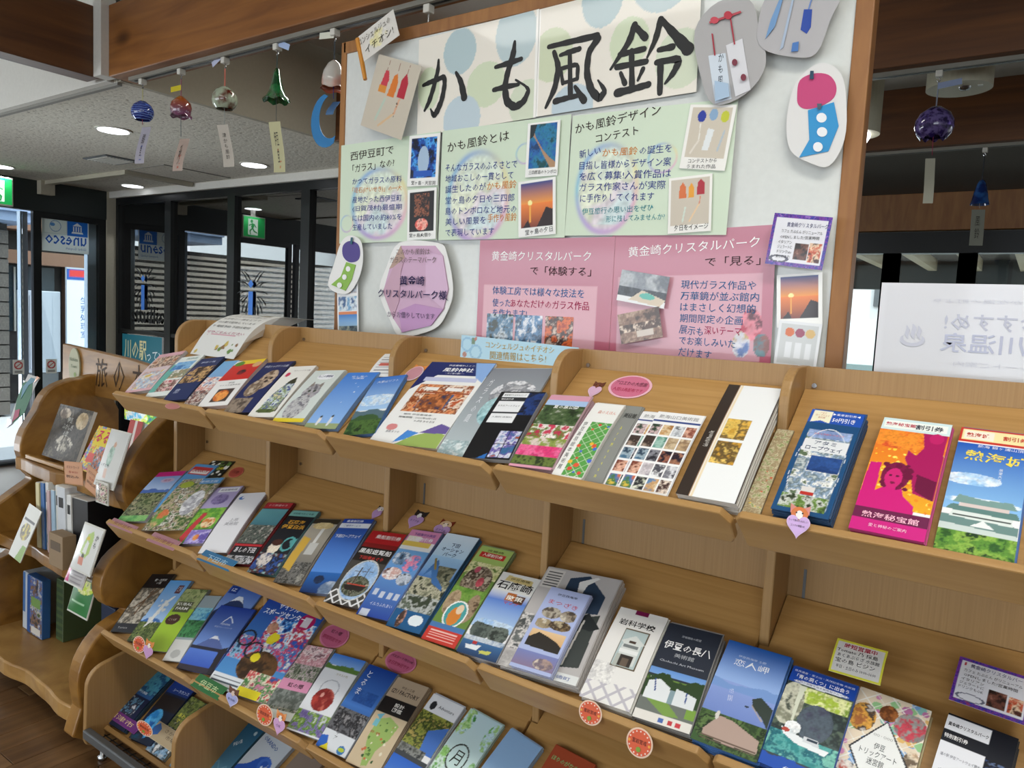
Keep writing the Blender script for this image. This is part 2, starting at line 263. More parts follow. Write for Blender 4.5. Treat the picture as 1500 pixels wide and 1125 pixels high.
wood('frame_wood', '8a5a30', 'a6733f', (30, 30, 4), .5); wood('siding', '5a5652', '77716b', (3, 40, 40), .7); wood('siding_light', 'd2c4b4', 'e6dacb', (3, 40, 40), .7); wood('sign_wood', '8a622e', 'a87a3e', (5, 40, 40), .4)
def print_mat(name, rough, coat):
    m, n, l, b = nodes(name); a = n.new('ShaderNodeAttribute'); a.attribute_name = 'Ink'; l.new(a.outputs['Color'], b.inputs['Base Color'])
    b.inputs['Roughness'].default_value = rough; b.inputs['Coat Weight'].default_value = coat; b.inputs['Coat Roughness'].default_value = .06
    b.inputs['Specular IOR Level'].default_value = .35
    return m
GLOSSY = print_mat('glossy_print', .38, .15); MATTE = print_mat('matte_print', .6, 0); LAM = print_mat('laminated_print', .45, .5)
def glass(name, tint, gloss=.12, rough=0):
    m, n, l, b = nodes(name); n.remove(b); o = n['Material Output']
    tr = n.new('ShaderNodeBsdfTransparent'); tr.inputs[0].default_value = (*tint, 1)
    g = n.new('ShaderNodeBsdfGlossy'); g.inputs['Roughness'].default_value = rough
    f = n.new('ShaderNodeFresnel'); f.inputs[0].default_value = 1.5; ad = n.new('ShaderNodeMath'); ad.operation = 'ADD'; ad.inputs[1].default_value = gloss
    l.new(f.outputs[0], ad.inputs[0]); mx = n.new('ShaderNodeMixShader'); l.new(ad.outputs[0], mx.inputs[0]); l.new(tr.outputs[0], mx.inputs[1]); l.new(g.outputs[0], mx.inputs[2])
    l.new(mx.outputs[0], o.inputs[0]); return m
PANE = glass('pane_glass', (.93, .96, .95), .0); DARKPANE = glass('studio_glass', (.62, .65, .65), .28); SLEEVE = glass('clear_sleeve', (.97, .97, .97), .03, .08)
WHITE = plain('white_paper', 'e9e9e4', .6); BLACK = plain('black_frame', '121516', .35, spec=.4); CREAM = plain('cream_wall', 'b9b3a0', .8, bump=.2)
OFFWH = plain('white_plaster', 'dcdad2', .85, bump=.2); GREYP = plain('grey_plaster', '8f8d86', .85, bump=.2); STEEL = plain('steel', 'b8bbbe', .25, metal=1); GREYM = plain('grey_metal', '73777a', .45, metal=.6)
WIRE = plain('black_wire', '1c1e20', .4, metal=.5); WHITEP = plain('white_plastic', 'd8d6cc', .4); BOARDW = plain('whiteboard', 'dfe2de', .25, coat=.3)
# ------------------------------------------------------------------ mesh helpers
def link(name, me, mats, parent=None, smooth=False):
    o = bpy.data.objects.new(name, me); C.objects.link(o)
    if mats is not None:
        for m in (mats if isinstance(mats, (list, tuple)) else [mats]): me.materials.append(m)
    if parent: o.parent = parent
    if smooth: me.polygons.foreach_set('use_smooth', [True]*len(me.polygons))
    return o
class MB:
    def __init__(s): s.v = []; s.f = []
    def add(s, V, F):
        k = len(s.v); s.v += [tuple(p) for p in V]; s.f += [tuple(i+k for i in f) for f in F]; return s
    def box(s, x0, x1, y0, y1, z0, z1):
        return s.add([(x, y, z) for x in (x0, x1) for y in (y0, y1) for z in (z0, z1)], [(0, 1, 3, 2), (4, 6, 7, 5), (0, 4, 5, 1), (2, 3, 7, 6), (0, 2, 6, 4), (1, 5, 7, 3)])
    def prism(s, pts, d, fn):              # pts: 2-D outline, fn(u, v, t) -> 3-D, t in (0, d)
        n = len(pts)
        return s.add([fn(u, v, 0) for u, v in pts]+[fn(u, v, d) for u, v in pts], [tuple(range(n)), tuple(range(2*n-1, n-1, -1))]+[(i, i+n, (i+1) % n+n, (i+1) % n) for i in range(n)])
    def tube(s, path, r, k=8):
        P = [Vector(p) for p in path]; V = []
        for i, p in enumerate(P):
            d = (P[min(i+1, len(P)-1)]-P[max(i-1, 0)]).normalized(); a = d.orthogonal().normalized()
            if i: a = (last-d*last.dot(d)).normalized()
            last = a; b = d.cross(a); rr = r[i] if isinstance(r, (list, tuple)) else r
            V += [p+a*rr*math.cos(2*math.pi*j/k)+b*rr*math.sin(2*math.pi*j/k) for j in range(k)]
        n = len(P); F = [(i*k+j, i*k+(j+1) % k, (i+1)*k+(j+1) % k, (i+1)*k+j) for i in range(n-1) for j in range(k)]
        return s.add(V, F+[tuple(range(k-1, -1, -1)), tuple(range((n-1)*k, n*k))])
    def lathe(s, prof, c=(0, 0, 0), k=24, wob=None):
        V = []
        for i, (r, z) in enumerate(prof):
            for j in range(k):
                a = 2*math.pi*j/k; dz = wob(i, a) if wob else 0
                V.append((c[0]+r*math.cos(a), c[1]+r*math.sin(a), c[2]+z+dz))
        return s.add(V, [(i*k+j, i*k+(j+1) % k, (i+1)*k+(j+1) % k, (i+1)*k+j) for i in range(len(prof)-1) for j in range(k)])
    def build(s, name, mat, parent=None, bev=0, smooth=False, me_only=False):
        me = bpy.data.meshes.new(name); me.from_pydata(s.v, [], s.f); bm = bmesh.new(); bm.from_mesh(me)
        bmesh.ops.recalc_face_normals(bm, faces=bm.faces)
        if bev:
            es = [e for e in bm.edges if len(e.link_faces) == 2 and e.calc_face_angle(0) > .6]
            bmesh.ops.bevel(bm, geom=es, offset=bev, segments=2, affect='EDGES', profile=.5)
        bm.to_mesh(me); bm.free(); me.update()
        if me_only:
            me.materials.append(mat); return me
        return link(name, me, mat, parent, smooth)
def tag(o, label=None, cat=None, group=None, kind=None):
    if label: o['label'] = label
    if cat: o['category'] = cat
    if group: o['group'] = group
    if kind: o['kind'] = kind
    return o
def empty(name, loc=(0, 0, 0), rot=(0, 0, 0)):
    o = bpy.data.objects.new(name, None); C.objects.link(o); o.location = loc; o.rotation_euler = rot; o.empty_display_size = .05; return o
def struct(name, mb, mat, parent=None, bev=0):
    o = mb.build(name, mat, parent, bev)
    if not parent: o['kind'] = 'structure'
    return o
def B(*a): return MB().box(*a)
# ------------------------------------------------------------------ printed art: colours computed on a grid of vertices
def vn(u, v, s, seed):                     # smooth value noise
    rg = np.random.RandomState(seed % 100000); L = rg.rand(66, 66); x = (u*s) % 64; y = (v*s) % 64
    xi = np.floor(x).astype(int); yi = np.floor(y).astype(int); fx = x-xi; fy = y-yi; fx = fx*fx*(3-2*fx); fy = fy*fy*(3-2*fy)
    return (L[yi, xi]*(1-fx)+L[yi, xi+1]*fx)*(1-fy)+(L[yi+1, xi]*(1-fx)+L[yi+1, xi+1]*fx)*fy
def fbm(u, v, s, seed): return (vn(u, v, s, seed)+.5*vn(u, v, s*2.1, seed+7)+.25*vn(u, v, s*4.3, seed+13))/1.75
def fb5(u, v, s, seed): a = vn(u, v, s*.7, seed+31)*.09; return (vn(u+a, v-a, s, seed)+.5*vn(u, v, s*2.1, seed+7)+.36*vn(u, v, s*4.3, seed+13)+.26*vn(u, v, s*8.7, seed+17))/2.12
def inpoly(u, v, P):
    r = np.zeros(u.shape, bool); n = len(P)
    for i in range(n):
        x0, y0 = P[i]; x1, y1 = P[(i+1) % n]
        if y0 == y1: continue
        c = ((y0 > v) != (y1 > v)) & (u < (x1-x0)*(v-y0)/(y1-y0)+x0); r ^= c
    return r
def paint(nx, ny, ops, asp=1):
    u, v = np.meshgrid(np.linspace(0, 1, nx), np.linspace(0, 1, ny)); Cc = np.ones((ny, nx, 3))*.85; va = v*asp
    for k, op in enumerate(ops):
        t = op[0]; a = op[1:]
        if t == 'bg': Cc[:] = srgb(a[0])
        elif t == 'gr':                    # gradient between two heights
            v0, v1, c0, c1 = a[:4]; m = (v >= v0) & (v <= v1); f = np.clip((v-v0)/(v1-v0), 0, 1)[..., None]; g = srgb(c0)*(1-f)+srgb(c1)*f; Cc[m] = g[m]
        elif t == 'rc': m = (u >= a[0]) & (v >= a[1]) & (u <= a[2]) & (v <= a[3]); Cc[m] = srgb(a[4])
        elif t == 'el': m = ((u-a[0])/a[2])**2+((v-a[1])/a[3])**2 <= 1; Cc[m] = srgb(a[4])
        elif t == 'ri':                    # ring
            d = np.sqrt(((u-a[0])/a[2])**2+((v-a[1])/a[3])**2); m = abs(d-1) < a[4]; Cc[m] = srgb(a[5])
        elif t == 'pl': Cc[inpoly(u, v, a[0])] = srgb(a[1])
        elif t == 'mt':                    # ridge line: base, height, colour, seed, frequency
            r = a[0]+a[1]*fbm(u, u*0, a[4] if len(a) > 4 else 3, a[3]); m = v < r
            if len(a) > 5: m &= v > a[5]
            Cc[m] = srgb(a[2])
        elif t == 'ph':                    # mottled picture: box, colours, scale, seed, contrast
            x0, y0, x1, y1, cols, s, sd = a[:7]; m = (u >= x0) & (v >= y0) & (u <= x1) & (v <= y1); mx(Cc, m, fb5(u, va, s, sd), cols)
        elif t == 'pe': m = ((u-a[0])/a[2])**2+((v-a[1])/a[3])**2 <= 1; mx(Cc, m, fb5(u, va, a[5], a[6]), a[4])
        elif t == 'sp':                    # scattered spots: box, colour, count, radius, seed
            x0, y0, x1, y1, c, n, r, sd = a; rg = np.random.RandomState(sd)
            for i in range(n):
                x, y = x0+(x1-x0)*rg.rand(), y0+(y1-y0)*rg.rand(); rr = r*(.5+rg.rand()); m = ((u-x))**2+((v-y)*asp)**2 <= rr*rr
                Cc[m] = srgb(c if isinstance(c, str) else c[i % len(c)])
        elif t == 'ln':                    # line
            x0, y0, x1, y1, wd, c = a; dx, dy = x1-x0, (y1-y0)*asp; q = np.clip(((u-x0)*dx+(va-y0*asp)*dy)/(dx*dx+dy*dy+1e-9), 0, 1)
            Cc[(u-x0-q*dx)**2+(va-y0*asp-q*dy)**2 < wd*wd] = srgb(c)
        elif t == 'st':                    # stripes in a box: box, colour, count, fill
            x0, y0, x1, y1, c, n, fl = a; m = (u >= x0) & (v >= y0) & (u <= x1) & (v <= y1) & ((((v-y0)/(y1-y0))*n) % 1 < fl); Cc[m] = srgb(c)
        elif t == 'dm':                    # lattice of diamonds
            x0, y0, x1, y1, c, n, fl = a; p = (u*n+va*n) % 1; q = (u*n-va*n) % 1; m = (u >= x0) & (v >= y0) & (u <= x1) & (v <= y1) & ((p < fl) | (q < fl)); Cc[m] = srgb(c)
        elif t == 'gl':                    # soft printed ring of bubble colours
            d = np.sqrt(((u-a[0])/a[2])**2+((v-a[1])/a[3])**2); g = np.exp(-((d-.93)/.075)**2)[..., None]*a[4]; h = (np.arctan2(v-a[1], u-a[0])/math.pi+1)/2
            cols = np.stack([srgb(c) for c in ('7fc4dc', 'b48ad8', 'e6a8c8', 'e8dc9a', '7fa8e0', '7fc4dc')]); q = h*5; i = np.clip(q.astype(int), 0, 4); f = (q-i)[..., None]
            Cc[:] = Cc*(1-g)+(cols[i]*(1-f)+cols[i+1]*f)*g
    return Cc
def mx(Cc, m, n, cols):
    a_, b_ = np.meshgrid(np.linspace(0, 1, n.shape[1]), np.linspace(0, n.shape[0]/n.shape[1], n.shape[0])); hf = .5*vn(a_, b_, 26, 5)+.5*vn(a_, b_, 55, 9)
    P = np.stack([srgb(c) for c in cols]); k = len(cols); n = np.clip((n-.27)/.46, 0, .999)*(k-1) if k > 1 else n*0
    i = np.clip(n.astype(int), 0, max(0, k-2)); f = np.clip((n-i-.5)*1.9+.5, 0, 1)[..., None]; g = (P[i]*(1-f)+P[np.minimum(i+1, k-1)]*f)*(.72+.56*hf[..., None]); Cc[m] = g[m]
def ink(me, cols):                          # colours per vertex
    a = me.attributes.new('Ink', 'FLOAT_COLOR', 'POINT'); c = np.ones((len(me.vertices), 4), np.float32); c[:len(cols), :3] = cols; a.data.foreach_set('color', c.ravel())
def sheet_mesh(name, w, h, ops, cell, th=.0012, bow=None, x0=0, edge='e8e8e8', curl=None):
    nx = max(3, int(w/cell)+1); ny = max(3, int(h/cell)+1); cols = paint(nx, ny, ops, h/w).reshape(-1, 3)
    X, Yv = np.meshgrid(np.linspace(0, w, nx)+x0, np.linspace(0, h, ny)); Zz = (bow(X, Yv) if bow is not None else X*0)+th
    V = np.stack([X, Yv, Zz], -1).reshape(-1, 3); idx = np.arange(nx*ny).reshape(ny, nx)
    F = np.stack([idx[:-1, :-1], idx[:-1, 1:], idx[1:, 1:], idx[1:, :-1]], -1).reshape(-1, 4)
    ring = np.concatenate([idx[0, :], idx[1:, -1], idx[-1, -2::-1], idx[-2:0:-1, 0]]); n = len(ring); base = V[ring].copy(); base[:, 2] -= th
    k0 = len(V); V = np.concatenate([V, base]); cap = [tuple(range(k0+n-1, k0-1, -1))] if bow is None else []; S = [(int(ring[i]), k0+i, k0+(i+1) % n, int(ring[(i+1) % n])) for i in range(n)]
    me = bpy.data.meshes.new(name); me.from_pydata(V.tolist(), [], F.tolist()+S+cap)
    ink(me, np.concatenate([cols, np.tile(srgb(edge), (n, 1))])); me.polygons.foreach_set('use_smooth', [False]*len(me.polygons)); return me
# ------------------------------------------------------------------ lettering: real glyph outlines, set flat on the sheet
TXT = {}; JOBS = []
def words(parent, items, bow=None, lift=.0022, name='lettering'):
    items = [i for i in items if i[0]]
    if items: JOBS.append((parent, items, bow, lift, name))
def set_type():
    ts = bpy.data.scenes.new('type_setting'); obs = {}
    for s in sorted({(i[0], len(i) > 7 and i[7]) for j in JOBS for i in j[1]}, key=str):
        c = bpy.data.curves.new('t', 'FONT'); c.body = s[0]; c.resolution_u = 1; c.fill_mode = 'FRONT'; c.offset = .012 if s[1] else 0; c.space_line = 1.1
        c.align_x = 'CENTER' if '\n' in s[0] else 'LEFT'
        o = bpy.data.objects.new('t', c); ts.collection.objects.link(o); obs[s] = o
    ts.view_layers[0].update(); dg = ts.view_layers[0].depsgraph
    for s, o in obs.items():
        m = o.evaluated_get(dg).to_mesh(); n = len(m.vertices); V = np.empty(n*3); m.vertices.foreach_get('co', V); V = V.reshape(-1, 3)[:, :2]
        F = [tuple(p.vertices) for p in m.polygons]; TXT[s] = (V, F)
    for o in list(obs.values()): c = o.data; bpy.data.objects.remove(o); bpy.data.curves.remove(c)
    bpy.data.scenes.remove(ts)
    for parent, items, bow, lift, name in JOBS:
        VV = []; FF = []; CC = []; k = 0
        for it in items:
            s, cx, cy, wd, ht, rot, col = it[:7]; V, F = TXT[(s, len(it) > 7 and it[7])]
            if not len(V): continue
            lo, hi = V.min(0), V.max(0); sz = np.maximum(hi-lo, 1e-6)
            sx = wd/sz[0] if wd else ht/sz[1]; sy = ht/sz[1] if ht else sx
            Q = (V-(lo+hi)/2)*[sx, sy]; r = math.radians(rot); Q = np.stack([Q[:, 0]*math.cos(r)-Q[:, 1]*math.sin(r)+cx, Q[:, 0]*math.sin(r)+Q[:, 1]*math.cos(r)+cy], -1)
            z = (bow(Q[:, 0], Q[:, 1]) if bow is not None else Q[:, 0]*0)+lift
            VV.append(np.column_stack([Q, z])); FF += [tuple(i+k for i in f) for f in F]; CC.append(np.tile(srgb(col), (len(V), 1))); k += len(V)
        if not VV: continue
        me = bpy.data.meshes.new(name); me.from_pydata(np.concatenate(VV).tolist(), [], FF); ink(me, np.concatenate(CC)); lo_ = link(name, me, MATTE, parent)
        if len(items) > 1: lo_['kind'] = 'stuff'
def frame3(o, r, u):                       # object matrix from a lower-left corner, a right edge and an up edge
    r = Vector(r); u = Vector(u); ex = r.normalized(); ez = ex.cross(u).normalized(); ey = ez.cross(ex)
    m = Matrix((ex, ey, ez)).transposed().to_4x4(); m.translation = Vector(o); return m, r.length, u.dot(ey)
def sheet(name, o, r, u, ops, label, cat, cell=.002, mat=None, parent=None, group=None, edge='eeeeee', bow=None, th=.0012):
    m, w_, h_ = frame3(o, r, u); ob = link(name, sheet_mesh(name, w_, h_, ops, cell, th, bow, edge=edge), mat or LAM, parent)
    ob.matrix_world = m
    if label: tag(ob, label, cat, group)
    return ob, w_, h_
def fan(name, pts, col, z, parent, mat=None, th=.0008):
    me = bpy.data.meshes.new(name); n = len(pts); me.from_pydata([(x, y, z+th) for x, y in pts]+[(x, y, z) for x, y in pts], [], [tuple(range(n))]+[(i, i+n, (i+1) % n+n, (i+1) % n) for i in range(n)])
    ink(me, np.tile(srgb(col), (2*n, 1))); return link(name, me, mat or LAM, parent)
def ell(cx, cy, rx, ry, n=28, rot=0):
    return [(cx+rx*math.cos(t)*math.cos(rot)-ry*math.sin(t)*math.sin(rot), cy+rx*math.cos(t)*math.sin(rot)+ry*math.sin(t)*math.cos(rot)) for t in [2*math.pi*i/n for i in range(n)]]
def smooth_loop(pts, k=4):
    out = []; n = len(pts)
    for i in range(n):
        p0, p1, p2, p3 = [np.array(pts[(i+d) % n], float) for d in (-1, 0, 1, 2)]
        for j in range(k):
            t = j/k; out.append(tuple(.5*((2*p1)+(-p0+p2)*t+(2*p0-5*p1+4*p2-p3)*t*t+(-p0+3*p1-3*p2+p3)*t**3)))
    return out
# ================================================================== THE ROOM
XD, YS, ZC, YW = -6.83, 3.47, 2.315, 5.5   # door wall, studio glass wall, low ceiling, far window wall
fl = struct('floor', B(XD-.1, 4, -5, 5.6, -.12, -.008), plain('floor_bed', '4a3522', .6))
PW = .098; pm = [MB().box(-PW/2+.0008, PW/2-.0008, 0, .908, -.008, 0).build('plank', MATS['plank_'+c], bev=.0012, me_only=True) for c in 'abc']
n = 0; x = -5.0
while x < -.9 and n < 290:
    y = -.35-.9*random.random()
    while y < 3.4:
        if y+.9 > .1:
            p = bpy.data.objects.new('plank', random.choice(pm)); C.objects.link(p); p.parent = fl; p.location = (x, y, 0); n += 1
        y += .91
    x += PW
struct('ceiling', B(XD, 4, -5, 5.5, 2.78, 2.84), OFFWH)
gp, gn, gl_, gb = nodes('granular_plaster'); gb.inputs['Roughness'].default_value = .9
tc = gn.new('ShaderNodeTexCoord'); tn = gn.new('ShaderNodeTexNoise'); tn.inputs['Scale'].default_value = 55; tn.inputs['Detail'].default_value = 3; gl_.new(tc.outputs['Object'], tn.inputs['Vector'])
rp = gn.new('ShaderNodeValToRGB'); rp.color_ramp.elements[0].position = .30; rp.color_ramp.elements[0].color = (*srgb('a39d8e'), 1); rp.color_ramp.elements[1].position = .42; rp.color_ramp.elements[1].color = (*srgb('e0dccf'), 1)
gl_.new(tn.outputs['Fac'], rp.inputs[0]); gl_.new(rp.outputs[0], gb.inputs['Base Color']); bp = gn.new('ShaderNodeBump'); bp.inputs['Strength'].default_value = .6; bp.inputs['Distance'].default_value = .006
gl_.new(tn.outputs['Fac'], bp.inputs['Height']); gl_.new(bp.outputs[0], gb.inputs['Normal'])
lc = struct('ceiling_low', B(XD, -3.301, 1.69, YS+.05, ZC, ZC+.05), gp)
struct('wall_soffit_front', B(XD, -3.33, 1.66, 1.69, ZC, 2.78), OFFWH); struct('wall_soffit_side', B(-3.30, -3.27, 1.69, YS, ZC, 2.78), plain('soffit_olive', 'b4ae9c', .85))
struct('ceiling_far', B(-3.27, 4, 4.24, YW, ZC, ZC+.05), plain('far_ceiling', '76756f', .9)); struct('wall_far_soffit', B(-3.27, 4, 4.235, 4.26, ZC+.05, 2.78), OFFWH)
struct('trim_1', MB().box(-3.318, -3.255, 1.60, 1.66, ZC-.0, 2.78), OFFWH)                 # white corner post between the two beams
struct('trim_2', B(XD+.02, -3.3, 1.69, 1.71, ZC-.012, ZC), GREYP)
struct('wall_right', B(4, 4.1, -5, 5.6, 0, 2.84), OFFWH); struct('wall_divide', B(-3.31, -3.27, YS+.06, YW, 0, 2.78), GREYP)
fw = MB().box(-1.5, -.6, -5.1, -5, 0, 2.84).box(XD, -1.5, -5.1, -5, 0, .4).box(XD, -1.5, -5.1, -5, 2.3, 2.84).box(-.6, 4, -5.1, -5, 0, .8).box(-.6, 4, -5.1, -5, 2.3, 2.84); struct('wall_front', fw, OFFWH)
# beams
def beam(name, x0, x1, y0, y1, mat, label):
    o = B(x0, x1, y0, y1, ZC, ZC+.285).build(name, mat, None, .004); return tag(o, label, 'beam')
RAIL = plain('rail_grey', '8e8b80', .5)
def rail(parent, x0, x1, y, z):
    m = MB().box(x0, x1, y-.017, y+.017, z-.014, z).build('track', RAIL, parent); B(x0+.02, x1, y-.005, y+.005, z-.0150, z-.0135).build('slot', BLACK, m)
b1 = beam('ceiling_beam', -3.255, 4, 1.63, 1.75, MATS['beam_wood'], 'brown timber ceiling beam running above the poster board'); rail(b1, -3.18, 3, 1.69, ZC)
b2 = beam('ceiling_beam', -3.268, 4, 2.86, 2.98, MATS['beam_dark'], 'dark timber ceiling beam right of the board, nearer of two'); rail(b2, -3.1, 3.5, 2.92, ZC)
b3 = beam('ceiling_beam', -3.268, 4, 4.115, 4.235, MATS['beam_dark'], 'dark timber ceiling beam right of the board, farther of two'); rail(b3, -3.1, 3.5, 4.175, ZC)
beam('ceiling_beam', -3.43, -3.322, -4.9, 1.63, MATS['beam_cross'], 'dark timber beam in the top left corner')
# ceiling fittings
def disc(name, x, y, z, r, mat, parent, h=.006, k=32):
    return MB().lathe([(0.0001, 0), (r, 0), (r, h), (.0001, h)], (x, y, z), k).build(name, mat, parent, smooth=False)
LIT = plain('lamp_glow', 'ffffff', .4, emit='f4f8ff', es=5)
for i, ((x, y), lb) in enumerate(zip([(-4.25, 2.155), (-4.337, 3.114), (-6.2, 3.3), (-6.35, 2.4)], ['round white downlight nearest the glass wind chimes', 'round white downlight behind the cream paper wind chime tails', 'round white downlight near the dark door header', 'round white downlight cut by the left edge'])):
    e = tag(empty('downlight', (x, y, ZC)), lb, 'light', 'downlights in the low ceiling')
    disc('trim_ring', 0, 0, -.006, .092, WHITEP, e); disc('lamp_glass', 0, 0, -.009, .078, LIT, e, .003)
    l = bpy.data.lights.new('downlight_lamp', 'SPOT'); l.energy = 6; l.spot_size = 2.2; l.color = (.95, .97, 1); o = bpy.data.objects.new('downlight_lamp', l); C.objects.link(o); o.parent = e; o.location = (0, 0, -.03)
v = tag(empty('air_vent', (-5.18, 2.61, ZC)), 'grey slatted air vent in the speckled low ceiling', 'vent')
B(-.15, .15, -.11, .11, -.008, 0).build('frame', GREYM, v)
for i in range(9): B(-.13, .13, -.09+i*.021, -.084+i*.021, -.013, -.006).build('slat', WHITEP, v)
h = tag(empty('access_hatch', (-5.22, 3.12, ZC)), 'square access hatch outlined in the low ceiling', 'hatch')
B(-.24, .24, -.25, .25, -.003, 0).build('cover', gp, h); 
for a in ((-.247, -.24, -.257, .257), (.24, .247, -.257, .257), (-.247, .247, -.257, -.25), (-.247, .247, .25, .257)): B(*a, -.005, 0).build('rim', GREYP, h)
r_ = tag(empty('cable_duct', (-6.5, 2.9, ZC)), 'beige cable duct turning a corner by the door header', 'cable duct')
B(-.30, 1.0, -.03, .02, -.03, 0).build('duct', CREAM, r_); B(.95, 1.0, .02, .5, -.03, 0).build('duct', CREAM, r_); B(-.33, -.25, -.06, .05, -.11, 0).build('sensor_box', CREAM, r_, .004)
# door wall
struct('wall_left', MB().box(XD-.1, XD, -5, -.6, 0, 2.84).box(XD-.1, XD, -.6, YS, 2.315, 2.84), OFFWH)
struct('trim_3', B(XD-.08, XD+.01, -.6, 3.40, 2.07, 2.33), plain('dark_header', '17211f', .5)); struct('trim_4', B(XD-.09, XD+.012, 3.40, YS+.05, 0, ZC), CREAM)
def pane_frame(dname, y0, y1, z0, z1, mat, glassm, t=.035, x=XD):
    d = struct(dname, MB().box(x-.05, x, y0, y0+t, z0, z1).box(x-.05, x, y1-t, y1, z0, z1).box(x-.05, x, y0+t, y1-t, z1-.05, z1).box(x-.05, x, y0+t, y1-t, z0, z0+.08), mat)
    B(x-.029, x-.023, y0+t, y1-t, z0+.08, z1-.05).build('pane', glassm, d); return d
d1 = pane_frame('door_1', 2.815, 3.40, 0, 2.07, BLACK, PANE, .06); d2 = pane_frame('door_2', 1.55, 2.28, 0, 2.07, BLACK, PANE, .05); B(XD-.029, XD-.023, 2.30, 2.742, .02, 2.06).build('pane', PANE, d2); pane_frame('door_3', .75, 1.5, 0, 2.07, BLACK, PANE, .05)
struct('trim_5', B(XD-.12, XD-.06, 3.27, 3.36, 0, 2.06), plain('pale_jamb', 'b9cbe0', .5)); struct('trim_6', B(XD-.13, XD-.07, 2.745, 2.80, 0, 2.06), MATS['pale_jamb'])
struct('trim_7', B(XD-.1, XD+.05, -.6, 3.4, -.006, .012), plain('threshold_dark', '23282c', .5))
# mirrored world heritage network sign on the door glass (seen from behind)
o, w_, h_ = sheet('window_sign', (XD+.002-.02, 2.885, 1.755), (0, .375, 0), (0, 0, .295), [('bg', 'dfeeee'), ('rc', .04, .5, .52, .93, 'c9dede'), ('rc', .05, .52, .51, .91, 'e4f2f0'), ('rc', .53, .48, .98, .93, '1f6fd0'), ('pl', [(.62, .56), (.88, .56), (.86, .61), (.64, .61)], 'e8f2f8'), ('pl', [(.64, .77), (.86, .77), (.75, .87)], 'e8f2f8'),
    ('rc', .655, .62, .685, .76, 'e8f2f8'), ('rc', .71, .62, .735, .76, 'e8f2f8'), ('rc', .765, .62, .79, .76, 'e8f2f8'), ('rc', .815, .62, .845, .76, 'e8f2f8'), ('ri', .28, .72, .115, .15, .06, '7aa6c8'), ('el', .22, .76, .05, .05, '5a94d0')],
    'pale window sign with mirrored blue lettering and temple emblem on door glass', 'sign', .0025, MATTE)
words(o, [('unesco', .19, .10, -.33, .075, 0, '1f5fb8', True)]); words(o, [('Global Geopark', .27, .033, -.17, .028, 0, '5a8ab8')])
for (y, lb) in ((2.65, 'small square no smoking sticker on the left door edge'), (2.90, 'small square no smoking sticker on the right door glass')):
    o, _, _ = sheet('no_smoking_sticker', (XD+.004, y, .73), (0, .085, 0), (0, 0, .12), [('bg', 'e6e6e2'), ('ri', .5, .62, .33, .24, .18, 'c04a4a'), ('ln', .3, .5, .7, .74, .04, 'c04a4a'), ('rc', .15, .1, .85, .25, '9a9a98')], lb, 'sticker', .003, MATTE, group='no smoking stickers')
# exit sign hanging at the left edge and the one inside the studio
def exit_sign(loc, rz, label):
    e = tag(empty('exit_sign', loc, (0, 0, rz)), label, 'sign'); B(-.13, .13, -.02, .02, -.21, 0).build('housing', WHITEP, e, .004)
    g, _, _ = sheet('sign_face', (0, 0, 0), (.24, 0, 0), (0, 0, .19), [('bg', '16a04c'), ('pl', [(.33, .1), (.78, .1), (.78, .9), (.33, .9)], 'e6f6ea'), ('el', .62, .78, .06, .08, '0c8a40'), ('pl', [(.48, .66), (.60, .70), (.66, .50), (.58, .40), (.50, .52)], '0c8a40'),
        ('ln', .58, .45, .50, .28, .03, '0c8a40'), ('ln', .50, .28, .38, .24, .025, '0c8a40'), ('ln', .60, .42, .70, .30, .03, '0c8a40'), ('ln', .70, .30, .68, .14, .025, '0c8a40'), ('ln', .50, .64, .42, .50, .02, '0c8a40'), ('ln', .62, .64, .74, .56, .02, '0c8a40')], None, None, .004, plainprint(), parent=e)
    g.matrix_world = Matrix.Translation((-.12, -.022, -.2)) @ Matrix.Rotation(math.radians(90), 4, 'X'); g.matrix_parent_inverse = Matrix.Identity(4)
    return e
_pp = []
def plainprint():
    if not _pp:
        m, n, l, b = nodes('lit_sign_print'); a = n.new('ShaderNodeAttribute'); a.attribute_name = 'Ink'; l.new(a.outputs['Color'], b.inputs['Base Color']); l.new(a.outputs['Color'], b.inputs['Emission Color']); b.inputs['Emission Strength'].default_value = .7; _pp.append(m)
    return _pp[0]
bpy.context.view_layer.update()
def exit_at(loc, rz, label):
    e = exit_sign((0, 0, 0), 0, label); e.location = loc; e.rotation_euler = (0, 0, rz); return e
e = exit_at((-6.40, 2.365, 2.245), math.radians(90), 'glowing green exit sign cut by the left edge under the ceiling'); B(-.02, .02, -.012, .012, -.002, .07).build('stem', WHITEP, e)
